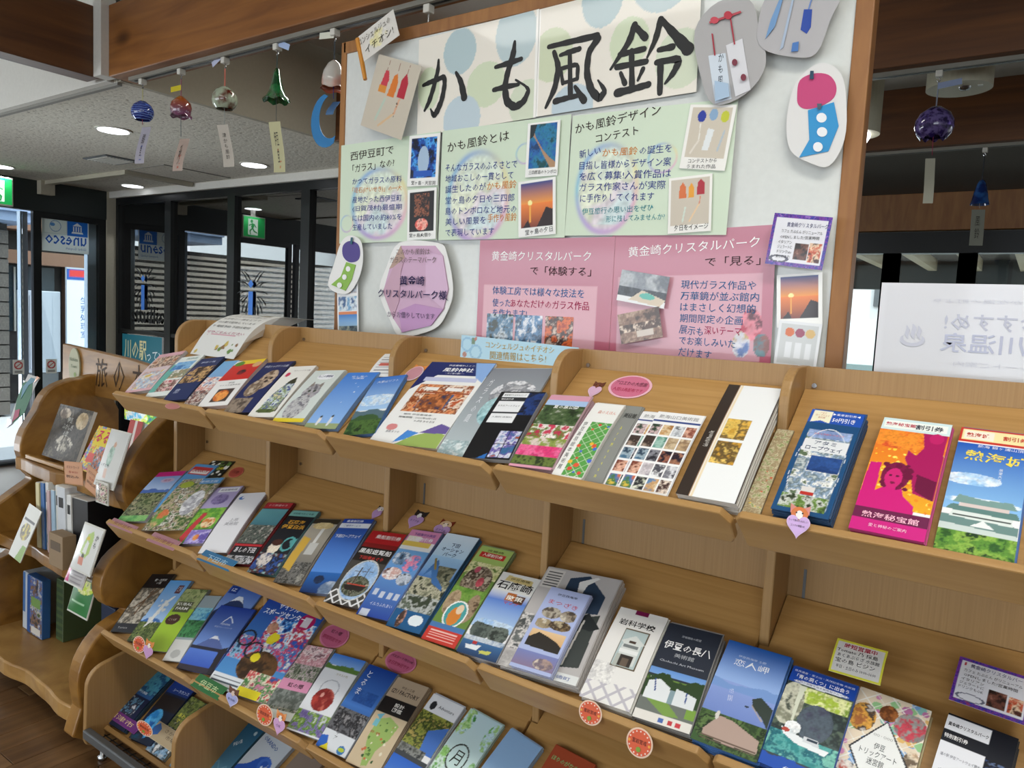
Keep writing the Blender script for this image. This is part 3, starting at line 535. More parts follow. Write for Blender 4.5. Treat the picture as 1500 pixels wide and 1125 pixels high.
# studio glass wall
def studio_pane(i, x0, x1, zb):
    d = struct('window_%d' % i, MB().box(x0, x0+.04, YS-.02, YS+.05, 0, 2.26).box(x1-.05, x1, YS-.02, YS+.05, 0, 2.26).box(x0+.04, x1-.05, YS-.02, YS+.05, 2.20, 2.26).box(x0+.04, x1-.05, YS-.015, YS+.045, zb, zb+.03), BLACK)
    B(x0+.04, x1-.05, YS+.010, YS+.016, zb+.03, 2.20).build('pane', DARKPANE, d); B(x0+.04, x1-.05, YS+.010, YS+.016, .05, zb).build('pane', DARKPANE, d); return d
XS = [-6.76, -5.93, -5.07, -4.22, -3.35]
for i in range(4): studio_pane(i+1, XS[i], XS[i+1], 1.09)
struct('trim_8', B(XD, -3.3, YS-.05, YS, 2.26, ZC), OFFWH)
for cx, cz in ((-6.28, 1.39), (-4.78, 1.37)):
    e = tag(empty('window_lettering', (cx, YS-.004, cz), (math.radians(90), 0, 0)), 'black window lettering with blue letter i and radiating strokes, %s' % ('pane beside door corner' if cx < -6 else 'third studio pane'), 'lettering')
    words(e, [('studio', 0, -.13, .50, .15, 0, '0c0e10', True)], lift=0); words(e, [('i', -.06, .06, .065, .30, 0, '4a86e0', True)], lift=0)
    for k in range(12):
        s_ = -1 if k < 6 else 1; j = k % 6; a = math.radians(62-j*24); r0 = .11; r1 = .24-.01*j
        p = [(-.06+s_*r*math.cos(a-.25*(r-.11)*8)*.75, .10+r*math.sin(a-.25*(r-.11)*8)) for r in (r0, (r0+r1)/2, r1)]
        q = [(x, y, 0) for x, y in p]; MB().tube(q, [.003, .005, .002], 5).build('stroke', plain('stroke_ink', '2a2e33', .6), e)
# room behind the studio glass
struct('wall_studio_back', B(XD, -3.3, 5.4, 5.5, 0, 2.84), plain('studio_wall', '7f8482', .8)); struct('ceiling_studio', B(XD, -3.31, YS+.05, 5.4, 2.42, 2.47), GREYP)
struct('wall_studio_left', B(XD-.02, XD+.02, YS+.06, 5.4, 0, 2.42), MATS['studio_wall'])
c_ = tag(empty('wooden_cabinet', (-4.35, 5.0, 0)), 'tall wooden cupboard dimly seen behind the fourth studio pane', 'cabinet')
B(0, .95, -.3, .35, 0, 1.95).build('body', MATS['frame_wood'], c_, .005); B(.02, .47, -.325, -.3, .03, 1.92).build('door', MATS['frame_wood'], c_, .003); B(.49, .93, -.325, -.3, .03, 1.92).build('door', MATS['frame_wood'], c_, .003)
c_ = tag(empty('wall_phone', (-4.35, 4.55, 1.75)), 'dark wall phone with a looping cord behind the fourth studio pane', 'phone')
B(-.04, .04, 0, .05, -.12, .10).build('handset', BLACK, c_, .01); MB().tube([(0, 0, -.1), (-.06, 0, -.2), (-.1, 0, -.32), (-.04, 0, -.38), (.03, 0, -.3), (0, 0, -.18)], .006, 6).build('cord', BLACK, c_)
B(-.06, .06, .05, .10, -1.75, .2).build('bracket', GREYM, c_)
c_ = tag(empty('spotlight', (-4.62, 3.85, 2.42)), 'small round white spotlight beside the exit sign behind glass', 'spotlight')
MB().tube([(0, 0, 0), (0, 0, -.14)], .012).build('stem', WHITEP, c_); MB().lathe([(.001, -.14), (.05, -.15), (.062, -.2), (.05, -.25), (.03, -.27), (.001, -.275)], (0, 0, 0)).build('bulb', WHITEP, c_, smooth=True); B(-.2, .03, -.015, .015, -.02, 0).build('arm', WHITEP, c_)
# teal sign low in the first studio pane
o, w_, h_ = sheet('teal_banner', (-6.66, YS-.012, .70), (.64, 0, 0), (0, 0, .38), [('bg', '0c5260'), ('gr', .0, .4, '1f8a90', '0c5260'), ('rc', .12, .05, .75, .22, 'e0a8c4'), ('rc', .2, .09, .6, .17, 'f2e0ea')], 'lit teal banner with large cream lettering low in the glass by the door corner', 'sign', .006, plainprint())
words(o, [('川の駅', .22, .25, .36, .17, 0, 'f6ecb4', True), ('って?', .51, .21, .2, .09, 0, 'eaf6f8')])
o, w_, h_ = sheet('colour_poster', (-6.62, YS-.012, .32), (.56, 0, 0), (0, 0, .34), [('ph', 0, 0, 1, 1, ['2a70a0', '58a848', 'd8e468', 'e8f0f0', '68b4d8'], 5, 31)], 'lit green and yellow poster under the teal banner', 'poster', .006, plainprint())
# ------------------------------------------------------------------ outside the door
struct('floor_outside', B(-22, XD-.1, -12, 12, -.15, -.02), plain('outside_paving', 'b9bcc0', .8, bump=.2, bscale=20)); struct('floor_outside_far', B(-14, 10, 5.6, 20, -.2, -.05), plain('outside_far', '9a9a94', .9))
def building(name, x, y0, y1, z1, label, bm, step=.16, th=.5, gap=.012):
    e = tag(empty(name, (x, y0, 0)), label, 'building'); B(-th, -.03, 0, y1-y0, 0, z1).build('wall', plain('siding_shadow', '3c3a38', .8), e)
    k = int(z1/step)
    me = B(-.03, 0, .0, y1-y0, .004, step-gap).build('siding_board', bm, bev=.004, me_only=True)
    for i in range(k):
        o = bpy.data.objects.new('siding_board', me); C.objects.link(o); o.parent = e; o.location = (0, 0, i*step)
    return e
building('siding_building', -9.5, 2.6, 3.66, 2.14, 'weathered grey building with horizontal siding outside the door', MATS['siding'])
building('louvre_building', -9.5, -1.6, 2.35, 2.05, 'pale building with thin horizontal louvres, seen reflected in the studio glass', MATS['siding_light'], .075, gap=.030)
bb = tag(empty('shop_building', (-10.6, 3.4, 0)), 'brown timber shop front with dark windows beyond the entrance', 'building')
B(-1, 0, 0, 3, 0, 3.2).build('wall', plain('dark_wall', '2c2a2a', .7), bb); B(-.02, .35, 0, 3, 1.74, 1.90).build('lintel', plain('brown_lintel', '7d5f4c', .7), bb); B(-.02, .35, 0, 3, 2.15, 2.3).build('lintel', MATS['brown_lintel'], bb)
for y in (1.30, .1, 2.2): B(0, .12, y, y+.11, 0, 1.8).build('post', MATS['brown_lintel'], bb)
for y in (.72, .95): B(0, .05, y, y+.02, .9, 1.7).build('window_bar', WHITEP, bb)
B(.0, .03, .66, 1.2, .9, 1.72).build('window_pane', plain('shop_pane', '31434c', .15), bb)
en = tag(empty('porch_eave', (-9.6, 3.4, 2.15)), 'pale blue metal eave edge outside the door', 'eave'); B(-.5, .5, -2.5, .42, 0, .10).build('fascia', plain('eave_blue', '8ea4c4', .5), en); B(-.5, .55, -2.5, .45, .1, .16).build('gutter', MATS['eave_blue'], en)
vm = tag(empty('white_cabinet', (-9.7, 3.93, 0)), 'tall white cabinet standing outside the door glass', 'cabinet'); B(-.3, 0, 0, .36, .45, 1.42).build('body', plain('cool_white', 'b4c0cc', .5), vm, .01); B(0, .01, .02, .26, .5, 1.36).build('door', MATS['cool_white'], vm); B(-.28, -.02, .02, .34, 0, .45).build('stand', GREYM, vm)
vp = tag(empty('standing_banner', (-9.65, 4.33, 0)), 'white standing banner with vertical blue lettering outside', 'banner')
g, _, _ = sheet('banner_face', (0, 0, 0), (.34, 0, 0), (0, 1.3, 0), [('bg', 'dbe6f4'), ('rc', 0, .9, 1, 1, '2c5aa8'), ('pl', [(.3, 0), (1, 0), (1, .24), (.55, .26)], '3b6fcc'), ('rc', .1, .93, .6, .985, 'd04040')], None, None, .02, MATTE, vp)
g.matrix_world = Matrix.Identity(4); g.rotation_euler = (math.radians(90), 0, math.radians(90)); g.location = (.02, 0, .40); B(-.02, .018, 0, .34, 0, 1.72).build('backing', MATS['cool_white'], vp)
words(g, [('生\n乳\n処\n理\n室', .2, .72, .09, .5, 0, '3a68a8')])
kb = tag(empty('parked_car', (-9.42, 2.9, 0)), 'small white car parked far outside the left door', 'car')
MB().prism([(-.9, .25), (.9, .25), (.95, .55), (.55, .62), (.3, .95), (-.5, .95), (-.8, .6), (-.95, .55)], .9, lambda u, v, t: (t, u*.75, v*.75)).build('body', plain('car_white', 'e8ecf2', .25), kb, .03)
for s_ in (-.5, .5): MB().tube([(.90, s_, .18), (.84, s_, .18)], .17, 18).build('wheel', BLACK, kb)
kb.scale = (.5, .5, .5)
# ------------------------------------------------------------------ window wall on the right
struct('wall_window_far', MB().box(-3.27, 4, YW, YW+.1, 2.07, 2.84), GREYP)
tf = tag(B(-3.26, 3.99, YW-.066, YW-.006, 2.08, ZC-.002).build('timber_header', MATS['frame_wood'], None, .003), 'long brown timber header above the far windows', 'beam')
WX = [-2.6, -1.70, -.86, -.43, .42, 1.3, 2.2]
struct('trim_9', B(-3.27, 4, YW-.03, YW+.06, 1.94, 2.075), BLACK)
for i in range(len(WX)-1):
    x0, x1 = WX[i], WX[i+1]; d = struct('window_%d' % (i+5), MB().box(x0-.05, x0+.05, YW-.03, YW+.04, 0, 1.94).box(x1-.05, x1+.05, YW-.03, YW+.04, 0, 1.94).box(x0+.05, x1-.05, YW-.02, YW+.03, 0, .1), BLACK); B(x0+.05, x1-.05, YW, YW+.006, .1, 1.94).build('pane', PANE, d)
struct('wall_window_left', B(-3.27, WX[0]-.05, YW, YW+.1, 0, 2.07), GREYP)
cn = tag(empty('outdoor_canopy', (-3.2, 5.65, 2.02)), 'outdoor canopy with pale rafters beyond the far windows', 'canopy'); B(0, 6, 0, 2.5, .1, .13).build('deck', plain('canopy_dark', '55524c', .8), cn)
for i in range(17): B(.1+i*.36, .17+i*.36, 0, 2.4, 0, .1).build('rafter', plain('rafter_cream', 'd8ccb0', .7), cn)
B(0, 6, 2.4, 2.5, -.18, .1).build('front_beam', plain('canopy_beam', '5e6468', .6), cn); 
for x in (.3, 3.1, 5.8): B(x, x+.1, 2.4, 2.5, -2.0, -.18).build('post', MATS['canopy_beam'], cn)
wb = tag(empty('white_building', (-5, 10.5, 0)), 'bright white building seen through the right hand windows', 'building'); B(0, 9, 0, 3, 1.0, 3.6).build('wall', plain('bright_white', 'f2f4f4', .8), wb); B(0, 9, -.05, 3, 0, 1.0).build('plinth', plain('teal_grey', '8fa3a3', .8), wb); B(3.2, 6, -.04, 0, 1.75, 2.25).build('roof_shade', GREYM, wb)
# cylinder lamps
for (x, y, lb, lit) in ((-.33, 3.16, 'white cylinder ceiling lamp beside the purple wind chime', False), (-.735, 3.45, 'white cylinder lamp glowing half hidden by the board edge', True)):
    e = tag(empty('cylinder_lamp', (x, y, 2.30 if not lit else 2.24)), lb, 'lamp'); MB().lathe([(.0001, .54), (.105, .54), (.105, .0), (.0001, .0)], (0, 0, 0), 36).build('shade', plain('ivory_shade', 'cfcbb4', .45), e, smooth=False)
    if lit: MB().lathe([(.001, -.07), (.045, -.055), (.07, -.01), (.07, .02)], (0, 0, 0)).build('bulb', plain('bulb_glow', 'ffffff', .4, emit='ffffff', es=7), e, smooth=True)
    else: MB().lathe([(.001, -.012), (.015, -.01), (.02, .001)], (.02, -.02, 0)).build('bulb_socket', STEEL, e, smooth=True); B(.06, .075, -.03, -.015, -.003, .001).build('sensor', WHITEP, e)
# ================================================================== RACKS
YB_, PT = 1.452, .018; UW = .4735; UX = [-2.262+UW*i for i in range(5)]
TIER = {1: (1.165, -.305, 36), 2: (1.145, -.695, 34), 3: (1.13, -1.035, 36), 4: (1.13, -1.335, 34)}
def tray_mat(t, x=0):                      # frame of a tray: x along the rack, y up the slope, z off the surface
    y0, z0, a = TIER[t]; a = math.radians(a); c, s = math.cos(a), math.sin(a)
    return Matrix(((1, 0, 0, x), (0, c, -s, y0), (0, s, c, z0+H), (0, 0, 0, 1)))
def arc(cx, cy, r, a0, a1, n=7): return [(cx+r*math.cos(math.radians(a0+(a1-a0)*i/n)), cy+r*math.sin(math.radians(a0+(a1-a0)*i/n))) for i in range(n+1)]
def side_panel(x, parent, name='side_panel'):
    pr = [(1.475, .03), (1.475, 1.352)]+arc(1.405, 1.287, .065, 90, 180)+[(1.34, .03)]
    return MB().prism(pr, PT, lambda u, v, t: (x+t, u, v)).build(name, MATS['maple_upright'], parent, .003)
def base_panel(x, parent):
    pr = [(1.34, .03), (1.34, .40), (1.20, .315)]+arc(1.125, .235, .065, 100, 180)+[(1.055, .075), (1.06, .06), (1.12, .03)]
    return MB().prism(pr, PT, lambda u, v, t: (x+t, u, v)).build('base_panel', MATS['maple_upright'], parent, .003)
RL = ['leftmost, beside the log shelf, curling flyer on top', 'second from the left, penguin brochures on top tier', 'middle one, shrine flyer on top tier', 'fourth from the left, art flyers on top tier', 'rightmost, castle brochure on top tier']
def place(o, m): o.matrix_world = m; return o
for i, x in enumerate(UX):
    e = tag(empty('brochure_rack', (0, 0, 0)), 'maple brochure rack, '+RL[i], 'rack', 'maple brochure racks')
    side_panel(x, e)
    if i == 4: side_panel(x+UW, e)
    B(x+PT, x+UW, 1.44, 1.452, .06, 1.352).build('back_panel', MATS['maple_upright'], e)
    base_panel(x, e)
    for sx, sz in (((x+.035, 1.318), (x+.035, .95)) if i < 2 else ((x+.035, 1.318),)):
        MB().tube([(sx, 1.441, sz), (sx, 1.436, sz)], .0045, 12).build('screw', STEEL, e)
    if i > 1: B(x+.045, x+.050, 1.4385, 1.4405, .89, .975).build('slot', GREYM, e)
    for t in (1, 2, 3, 4):
        y0, z0, a = TIER[t]; a = math.radians(a); L = (1.436-y0)/math.cos(a); Ln = (1.335-y0)/math.cos(a); m = tray_mat(t)
        if t < 4: pl = [(x+.003, 0), (x+UW-.003, 0), (x+UW-.003, Ln), (x+UW-.001, Ln), (x+UW-.001, L), (x+PT+.001, L), (x+PT+.001, Ln), (x+.003, Ln)]
        else: pl = [(x+PT+.001, 0), (x+UW-.001, 0), (x+UW-.001, L), (x+PT+.001, L)]
        tr = place(MB().prism(pl, .012, lambda u, v, q: (u, v, q-.012)).build('tray', MATS['maple_across'], e, .002), m)
        if t < 4:
            lo, hi = -.043, .025; xa, xb = x+.003, x+UW-.003
            pr = [(xa+.012, lo), (xb-.006, lo)]+[(xb, lo+.012), (xb-.002, hi-.02), (xb-.018, hi), (xa+.008, hi), (xa, hi-.008)]
            l = MB().prism(pr, .015, lambda u, v, q: (u, -q, v)).build('lip', MATS['maple_edge'], tr, .003)
        else:
            l = B(x+PT+.001, x+UW-.001, -.014, 0, -.012, .018).build('lip', MATS['maple_edge'], tr, .002)
    # wire basket under the lowest tray
    xa, xb = x+PT+.004, x+UW-.004
    bk = MB().box(xa, xb, 1.045, 1.068, .088, .116).build('basket_bar', GREYM, e, .004)
    wr = MB()
    for j in range(12): xx = xa+.012+(xb-xa-.024)*j/11; wr.tube([(xx, 1.066, .10), (xx, 1.09, .075), (xx, 1.20, .07), (xx, 1.33, .07)], .0018, 5)
    for yy, zz in ((1.085, .08), (1.11, .072), (1.15, .07), (1.2, .07), (1.26, .07)): wr.tube([(xa, yy, zz), (xb, yy, zz)], .0018, 5)
    wr.build('basket_wire', WIRE, e)
    MB().lathe([(.0001, 0), (.012, 0), (.014, .012), (.006, .016), (.005, .05), (.0001, .05)], (x+.03, 1.10, 0), 14).build('levelling_foot', STEEL, e, smooth=True)
    MB().lathe([(.0001, 0), (.012, 0), (.014, .012), (.006, .016), (.005, .06), (.0001, .06)], (x+.03, 1.42, 0), 14).build('levelling_foot', STEEL, e, smooth=True)
# ================================================================== BOARD AND ITS SHEETS
bd = tag(empty('display_board', (-1.09, 1.64, 0)), 'large white display board in a brown wooden frame behind the racks', 'board')
B(-.722, .73, -.015, .0, .62, 2.185).build('panel', BOARDW, bd)
for nm, a in (('frame_side', (-.744, -.722, -.02, .015, .0, 2.22)), ('frame_side', (.73, .765, -.022, .02, .0, 2.22)), ('frame_top', (-.735, .73, -.02, .015, 2.185, 2.22)), ('frame_bottom', (-.735, .73, -.02, .015, .585, .62))): B(*a).build(nm, MATS['frame_wood'], bd, .003)
BG = 'ece6da'
CIRC1 = [('bg', BG), ('el', .37, .78, .14, .23, 'b4c8cc'), ('el', .83, .82, .16, .30, 'bccdd0'), ('el', .10, .47, .10, .22, 'd2dcbe'), ('el', .60, .40, .16, .22, 'd2dcbe'), ('el', .40, .10, .16, .24, 'c0d0d8'), ('el', .93, .15, .14, .22, 'd4dcc4'), ('rc', .985, 0, 1, 1, 'f6f4ee')]
CIRC2 = [('bg', BG), ('el', .10, .55, .14, .25, 'd0d8b8'), ('el', .42, .95, .13, .25, 'b4c8cc'), ('el', .78, .97, .17, .25, 'bccdd0'), ('el', .60, .52, .12, .22, 'd2dcbe'), ('el', .25, .05, .14, .2, 'c0d0d8'), ('el', .9, .3, .14, .25, 'd4dcc4'), ('rc', 0, 0, .012, 1, 'f6f4ee')]
GRN = 'd3e2cb'
def bubble(u, v, a, b): return [('pe', u, v, a*.9, b*.9, ['d8e4d4', 'e2e8d0', 'e0d8dc', 'd0e0e0'], 2, 5), ('gl', u, v, a, b, .75)]
SUN = lambda x0, y0, x1, y1: [('gr', y0+(y1-y0)*.5, y1, 'f0a030', '4a5a90'), ('gr', y0, y0+(y1-y0)*.5, '8a3a28', 'e88838')]
def pic(kind):
    return {'cave': [('bg', 'f2f2ee'), ('ph', .08, .16, .92, .94, ['0a1028', '10204a', '1c50a8', '4aa0e8', '0a1028'], 4, 3), ('el', .5, .5, .18, .28, 'a8c0d8'), ('rc', .2, .18, .8, .3, '1c58b8')],
     'fire': [('bg', 'f2f2ee'), ('rc', .08, .16, .92, .94, '141018'), ('ph', .25, .45, .75, .9, ['141018', '3a2420', '9a5a40', '141018'], 14, 8), ('pe', .5, .3, .22, .12, ['e05a50', 'f8b0a0', '7a2a3a'], 9, 4)],
     'sand': [('bg', 'f2f2ee'), ('ph', .08, .16, .92, .96, ['0c3a6a', '1a60a8', '2078a0', '0c4a50'], 3, 6), ('pl', [(.2, .85), (.3, .7), (.5, .5), (.7, .35), (.92, .25), (.92, .16), (.75, .16), (.55, .38), (.36, .6), (.2, .75)], 'b08a68'), ('pl', [(.08, .96), (.3, .96), (.2, .75), (.08, .7)], '1a2a30')],
     'dusk': [('bg', 'f2f2ee'), ('rc', .08, .16, .92, .95, '803020'), ('gr', .58, .95, 'f09a40', '3a4a88'), ('gr', .16, .58, '7a3a30', 'f0843a'), ('rc', 0, 0, .08, 1, 'f2f2ee'), ('rc', .92, 0, 1, 1, 'f2f2ee'), ('rc', 0, 0, 1, .15, 'f2f2ee'), ('el', .32, .6, .06, .045, 'fff0a0'), ('rc', .30, .25, .34, .56, 'f0a848'), ('pl', [(.5, .16), (.92, .16), (.92, .45), (.75, .5), (.65, .36)], '2a1c20'), ('pl', [(.12, .16), (.34, .16), (.26, .3)], '2a1c20')],
     'chimes': [('bg', 'f2f0ea'), ('rc', .07, .18, .93, .96, 'cfc5b4'), ('el', .3, .82, .09, .09, '22389c'), ('el', .55, .85, .09, .09, '88a8c8'), ('el', .8, .82, .09, .09, 'c4c83a'), ('pl', [(.42, .3), (.56, .3), (.62, .62), (.48, .64)], 'e4e8e8'), ('ln', .3, .7, .32, .45, .012, 'e8e4da'), ('ln', .76, .3, .84, .6, .02, 'b4c0c8'), ('ln', .18, .25, .32, .45, .02, 'e0d8cc')],
     'tulip': [('bg', 'f2f0ea'), ('rc', .06, .14, .94, .96, 'cdc3b3'), ('pl', [(.24, .62), (.42, .62), (.40, .82), (.33, .9), (.26, .82)], 'd8703a'), ('pl', [(.46, .62), (.60, .62), (.59, .8), (.53, .88), (.47, .8)], 'e8a030'), ('pl', [(.66, .66), (.84, .66), (.83, .86), (.75, .93), (.67, .86)], 'b02838'), ('ln', .34, .2, .4, .45, .02, 'd0dcd0'), ('ln', .5, .2, .72, .5, .018, 'e8c8a0'), ('ln', .72, .5, .74, .62, .012, 'd89078')],
     'three': [('bg', 'e8eaec'), ('rc', .06, .06, .94, .94, 'cdd0d0'), ('el', .28, .76, .11, .1, 'd86a28'), ('el', .52, .76, .11, .1, '9a3a5a'), ('el', .76, .76, .11, .1, 'd8b470'), ('rc', .22, .2, .36, .55, 'e6e8ea'), ('rc', .45, .2, .59, .55, 'e6e8ea'), ('rc', .69, .2, .83, .55, 'e6e8ea')],
     'room': [('ph', 0, .45, 1, 1, ['8a9098', 'b4b8bc', '70767e'], 2, 2), ('ph', 0, .2, 1, .48, ['1c2024', '3a4048', '8a9098'], 5, 9), ('pl', [(.25, .1), (.9, .02), (1, .25), (.5, .45)], 'd8c8b0'), ('el', .62, .28, .16, .1, '58b8a8')],
     'hall': [('ph', 0, 0, 1, 1, ['4a342a', '8a6a58', 'b89a84', '6a5042'], 4, 12), ('ph', 0, .35, 1, .6, ['e8d4c0', '5a4034', '3a2a22'], 12, 3), ('rc', .4, .15, .8, .35, 'd8ccc0')]}[kind]
PK = [('gr', 0, 1, 'b85870', 'c88a9c')]
SH = {
 'title_left': ('title_sheet', CIRC1, 'wide title sheet with two brushed hiragana over pale circles', 'poster', .003),
 'title_right': ('title_sheet', CIRC2, 'wide title sheet with two brushed kanji over pale circles', 'poster', .003),
 'green_left': ('green_poster', [('bg', GRN)]+bubble(.42, .38, .30, .36)+[('gl', .08, .2, .07, .09, .7)], 'pale green handwritten poster at the far left of the board', 'poster', .003),
 'green_mid': ('green_poster', [('bg', GRN)]+bubble(.32, .38, .26, .42)+[('gl', .68, .72, .07, .09, .7)], 'pale green handwritten poster in the middle under the brushed hiragana', 'poster', .003),
 'green_right': ('green_poster', [('bg', GRN)]+bubble(.26, .38, .21, .38)+[('gl', .6, .6, .09, .12, .7)], 'pale green handwritten poster under the brushed kanji', 'poster', .003),
 'pink_left': ('pink_poster', PK+[('rc', .05, 0, .9, .60, 'dba4b0')], 'pink poster with white heading, left of the two, small photos at its foot', 'poster', .0035),
 'pink_right': ('pink_poster', PK+[('rc', .05, .08, .94, .68, 'd8a2b0'), ('pe', .885, .33, .06, .11, ['c02848', 'e88898', '601830'], 14, 4), ('pe', .83, .19, .05, .09, ['5878b8', 'd8d8e0', 'c8a870'], 16, 6), ('pe', .945, .19, .045, .08, ['3a2018', '88504a', '58808a'], 14, 5)], 'pink poster with white heading, right of the two, flower ornaments in its corner', 'poster', .0028),
 'chime_photo': ('photo_card', [('bg', 'c9bfae'), ('pl', [(.2, .55), (.36, .55), (.38, .72), (.33, .83), (.26, .82)], 'c83a48'), ('rc', .2, .52, .37, .62, 'd88a30'), ('pl', [(.42, .5), (.58, .5), (.6, .7), (.54, .82), (.47, .78)], 'd87828'), ('pl', [(.64, .52), (.82, .52), (.82, .74), (.74, .86), (.66, .76)], 'b42438'), ('ln', .29, .83, .3, .96, .005, '8a5a4a'), ('ln', .53, .82, .54, .96, .005, '8a5a4a'), ('ln', .75, .86, .76, .97, .005, '8a5a4a'), ('ln', .3, .15, .4, .45, .025, 'b9c8b8'), ('ln', .4, .08, .68, .3, .02, 'd8b890'), ('ln', .68, .3, .72, .5, .02, 'd8a888'), ('sp', .66, .26, .72, .46, '4a3a30', 4, .012, 3)], 'tilted photo of three red and orange glass chimes at the board top left', 'photo', .0022),
 'pol1': ('photo_card', pic('cave'), 'white bordered photo of a blue sea cave, upper left of the board', 'photo', .0018), 'pol2': ('photo_card', pic('fire'), 'white bordered photo of fireworks below the sea cave photo', 'photo', .0018),
 'pol3': ('photo_card', pic('sand'), 'white bordered aerial photo of a sandbar in blue sea', 'photo', .0018), 'pol4': ('photo_card', pic('dusk'), 'white bordered orange sunset photo below the sandbar photo', 'photo', .0018),
 'pol5': ('photo_card', pic('chimes'), 'white bordered photo of three round glass chimes', 'photo', .0016), 'pol6': ('photo_card', pic('tulip'), 'white bordered photo of three red and orange chimes on the right green poster', 'photo', .0016),
 'sunset': ('photo_card', pic('dusk'), 'white bordered sunset photo at the right edge of the board', 'photo', .0014), 'chimecard': ('photo_card', pic('three'), 'tilted card of three wind chimes at the lower right of the board', 'photo', .0016),
 'lab1': ('photo_print', pic('room'), 'tilted photo of a bright gallery with a blue glass bowl on the pink poster', 'photo', .0018), 'lab2': ('photo_print', pic('hall'), 'tilted brown photo of an exhibition hall below the gallery photo', 'photo', .0018),
 'park_sign': ('cafe_sign', [('bg', 'e6e6ec'), ('ph', 0, 0, 1, .07, ['3a2a8a', '7a3aa0', '2a3a9c', '9a6ac0'], 20, 3), ('ph', 0, .93, 1, 1, ['3a2a8a', '7a3aa0', '2a3a9c', '9a6ac0'], 20, 4), ('ph', 0, 0, .06, 1, ['3a2a8a', '7a3aa0', '2a3a9c', '9a6ac0'], 20, 5), ('ph', .94, 0, 1, 1, ['3a2a8a', '7a3aa0', '2a3a9c', '9a6ac0'], 20, 6), ('ph', .46, .14, .70, .46, ['2a1c18', '6a4034', 'a87868'], 9, 2), ('ph', .71, .12, .92, .48, ['4a2018', 'e8c8a8', 'c85a3a', '3a2418'], 10, 3), ('ri', .22, .13, .15, .06, .2, '5a5a6a')], 'white notice with purple mottled border on the board right side', 'sign', .0014),
 'flag': ('paper_flag', [('bg', 'dcd8d0'), ('pe', .5, .45, .25, .3, ['e8e0a8', 'dcd8d0'], 4, 5)], 'small white paper flag with handwriting sticking up at the board top left', 'paper flag', .003),
 'smallcards': ('card_strip', [('bg', 'f0f0f0'), ('ph', .06, .74, .94, .97, ['d8d8d8', 'a8b8c8', 'e8c8b8', 'f0f0e8'], 6, 3), ('ph', .06, .42, .94, .68, ['78a8d0', 'd8e4ec', '4a6a98'], 5, 4), ('rc', .06, .36, .94, .41, 'e08858'), ('gr', .10, .35, 'a8d0ec', '3a80cc'), ('rc', 0, .1, .06, .35, 'f0f0f0'), ('rc', .94, .1, 1, .35, 'f0f0f0'), ('ph', .06, .03, .94, .14, ['2a3a4a', '6a7a80', 'a8b0a0'], 7, 7)], 'strip of small photo cards at the lower left of the board', 'photo', .0022),
 'blue_sign': ('blue_sign', [('bg', '9cc4d4'), ('ri', .06, .65, .05, .25, .15, '7aa8c4'), ('ri', .14, .4, .05, .25, .15, '7aa8c4'), ('rc', .10, .68, .13, .92, '4a6a38'), ('el', .135, .9, .015, .07, 'a8553a'), ('el', .04, .25, .02, .12, '9a5a3a'), ('ph', .93, .55, .99, .95, ['a8503a', '8a3020', 'd8b090'], 8, 3), ('ri', .86, .25, .04, .2, .15, '7aa8c4')], 'light blue sign with golden lettering standing on the middle rack', 'sign', .0026),
 'back_sign': ('translucent_sign', [('bg', 'dcdde2'), ('rc', .03, .03, .99, .97, 'd8d9de')], 'white laminated sign seen from behind with faint mirrored lettering above the rightmost rack', 'sign', .006)}
for k, (o, r, u) in SHEETS.items():
    nm, ops, lb, cat, cell = SH[k]; y = .0
    ob, w_, h_ = sheet(nm, o, r, u, ops, lb, cat, cell, LAM, edge='f0f0f0'); SH[k] = ob; words(ob, WORDS.get(k, []))
    if k == 'pink_left':
        for j, (cols) in enumerate((['1c2a1c', '4a7a9c', 'c8d4dc', '2a3a30'], ['e4e8ee', '5888b4', '2a4a6a', 'c8d4dc'], ['a83820', 'e06a28', '3a2420', 'd8c0b0'])):
            m_, a_, b_ = frame3((0, 0, 0), (.086-.002*j, 0, 0), (0, .075, 0)); g = link('photo_print', sheet_mesh('photo_print', a_, b_, [('bg', cols[1]), ('ph', 0, 0, 1, 1, cols, 5, 40+j)], .0028, .001), LAM, ob); g.location = (.035+.093*j, .03, .0012)
    if k == 'back_sign': words(ob, [('おすすめ!', .175, .112, -.14, .028, 0, 'c0c3d2', True), ('熱川温泉', .185, .076, -.165, .034, 0, 'bcc0d4', True), ('♨', .058, .085, -.04, .04, 0, 'c6c8d4'), ('プレートご案内', .19, .04, -.13, .009, 0, 'cccdd6'), ('静かな湯の町より', .16, .148, -.15, .007, 0, 'cecfd8')])
    if k == 'flag': MB().tube([(-.012, -.05, 0), (-.004, .075, 0)], [.006, .008], 8).build('stick', plain('orange_plastic', 'd08a2a', .5), ob)
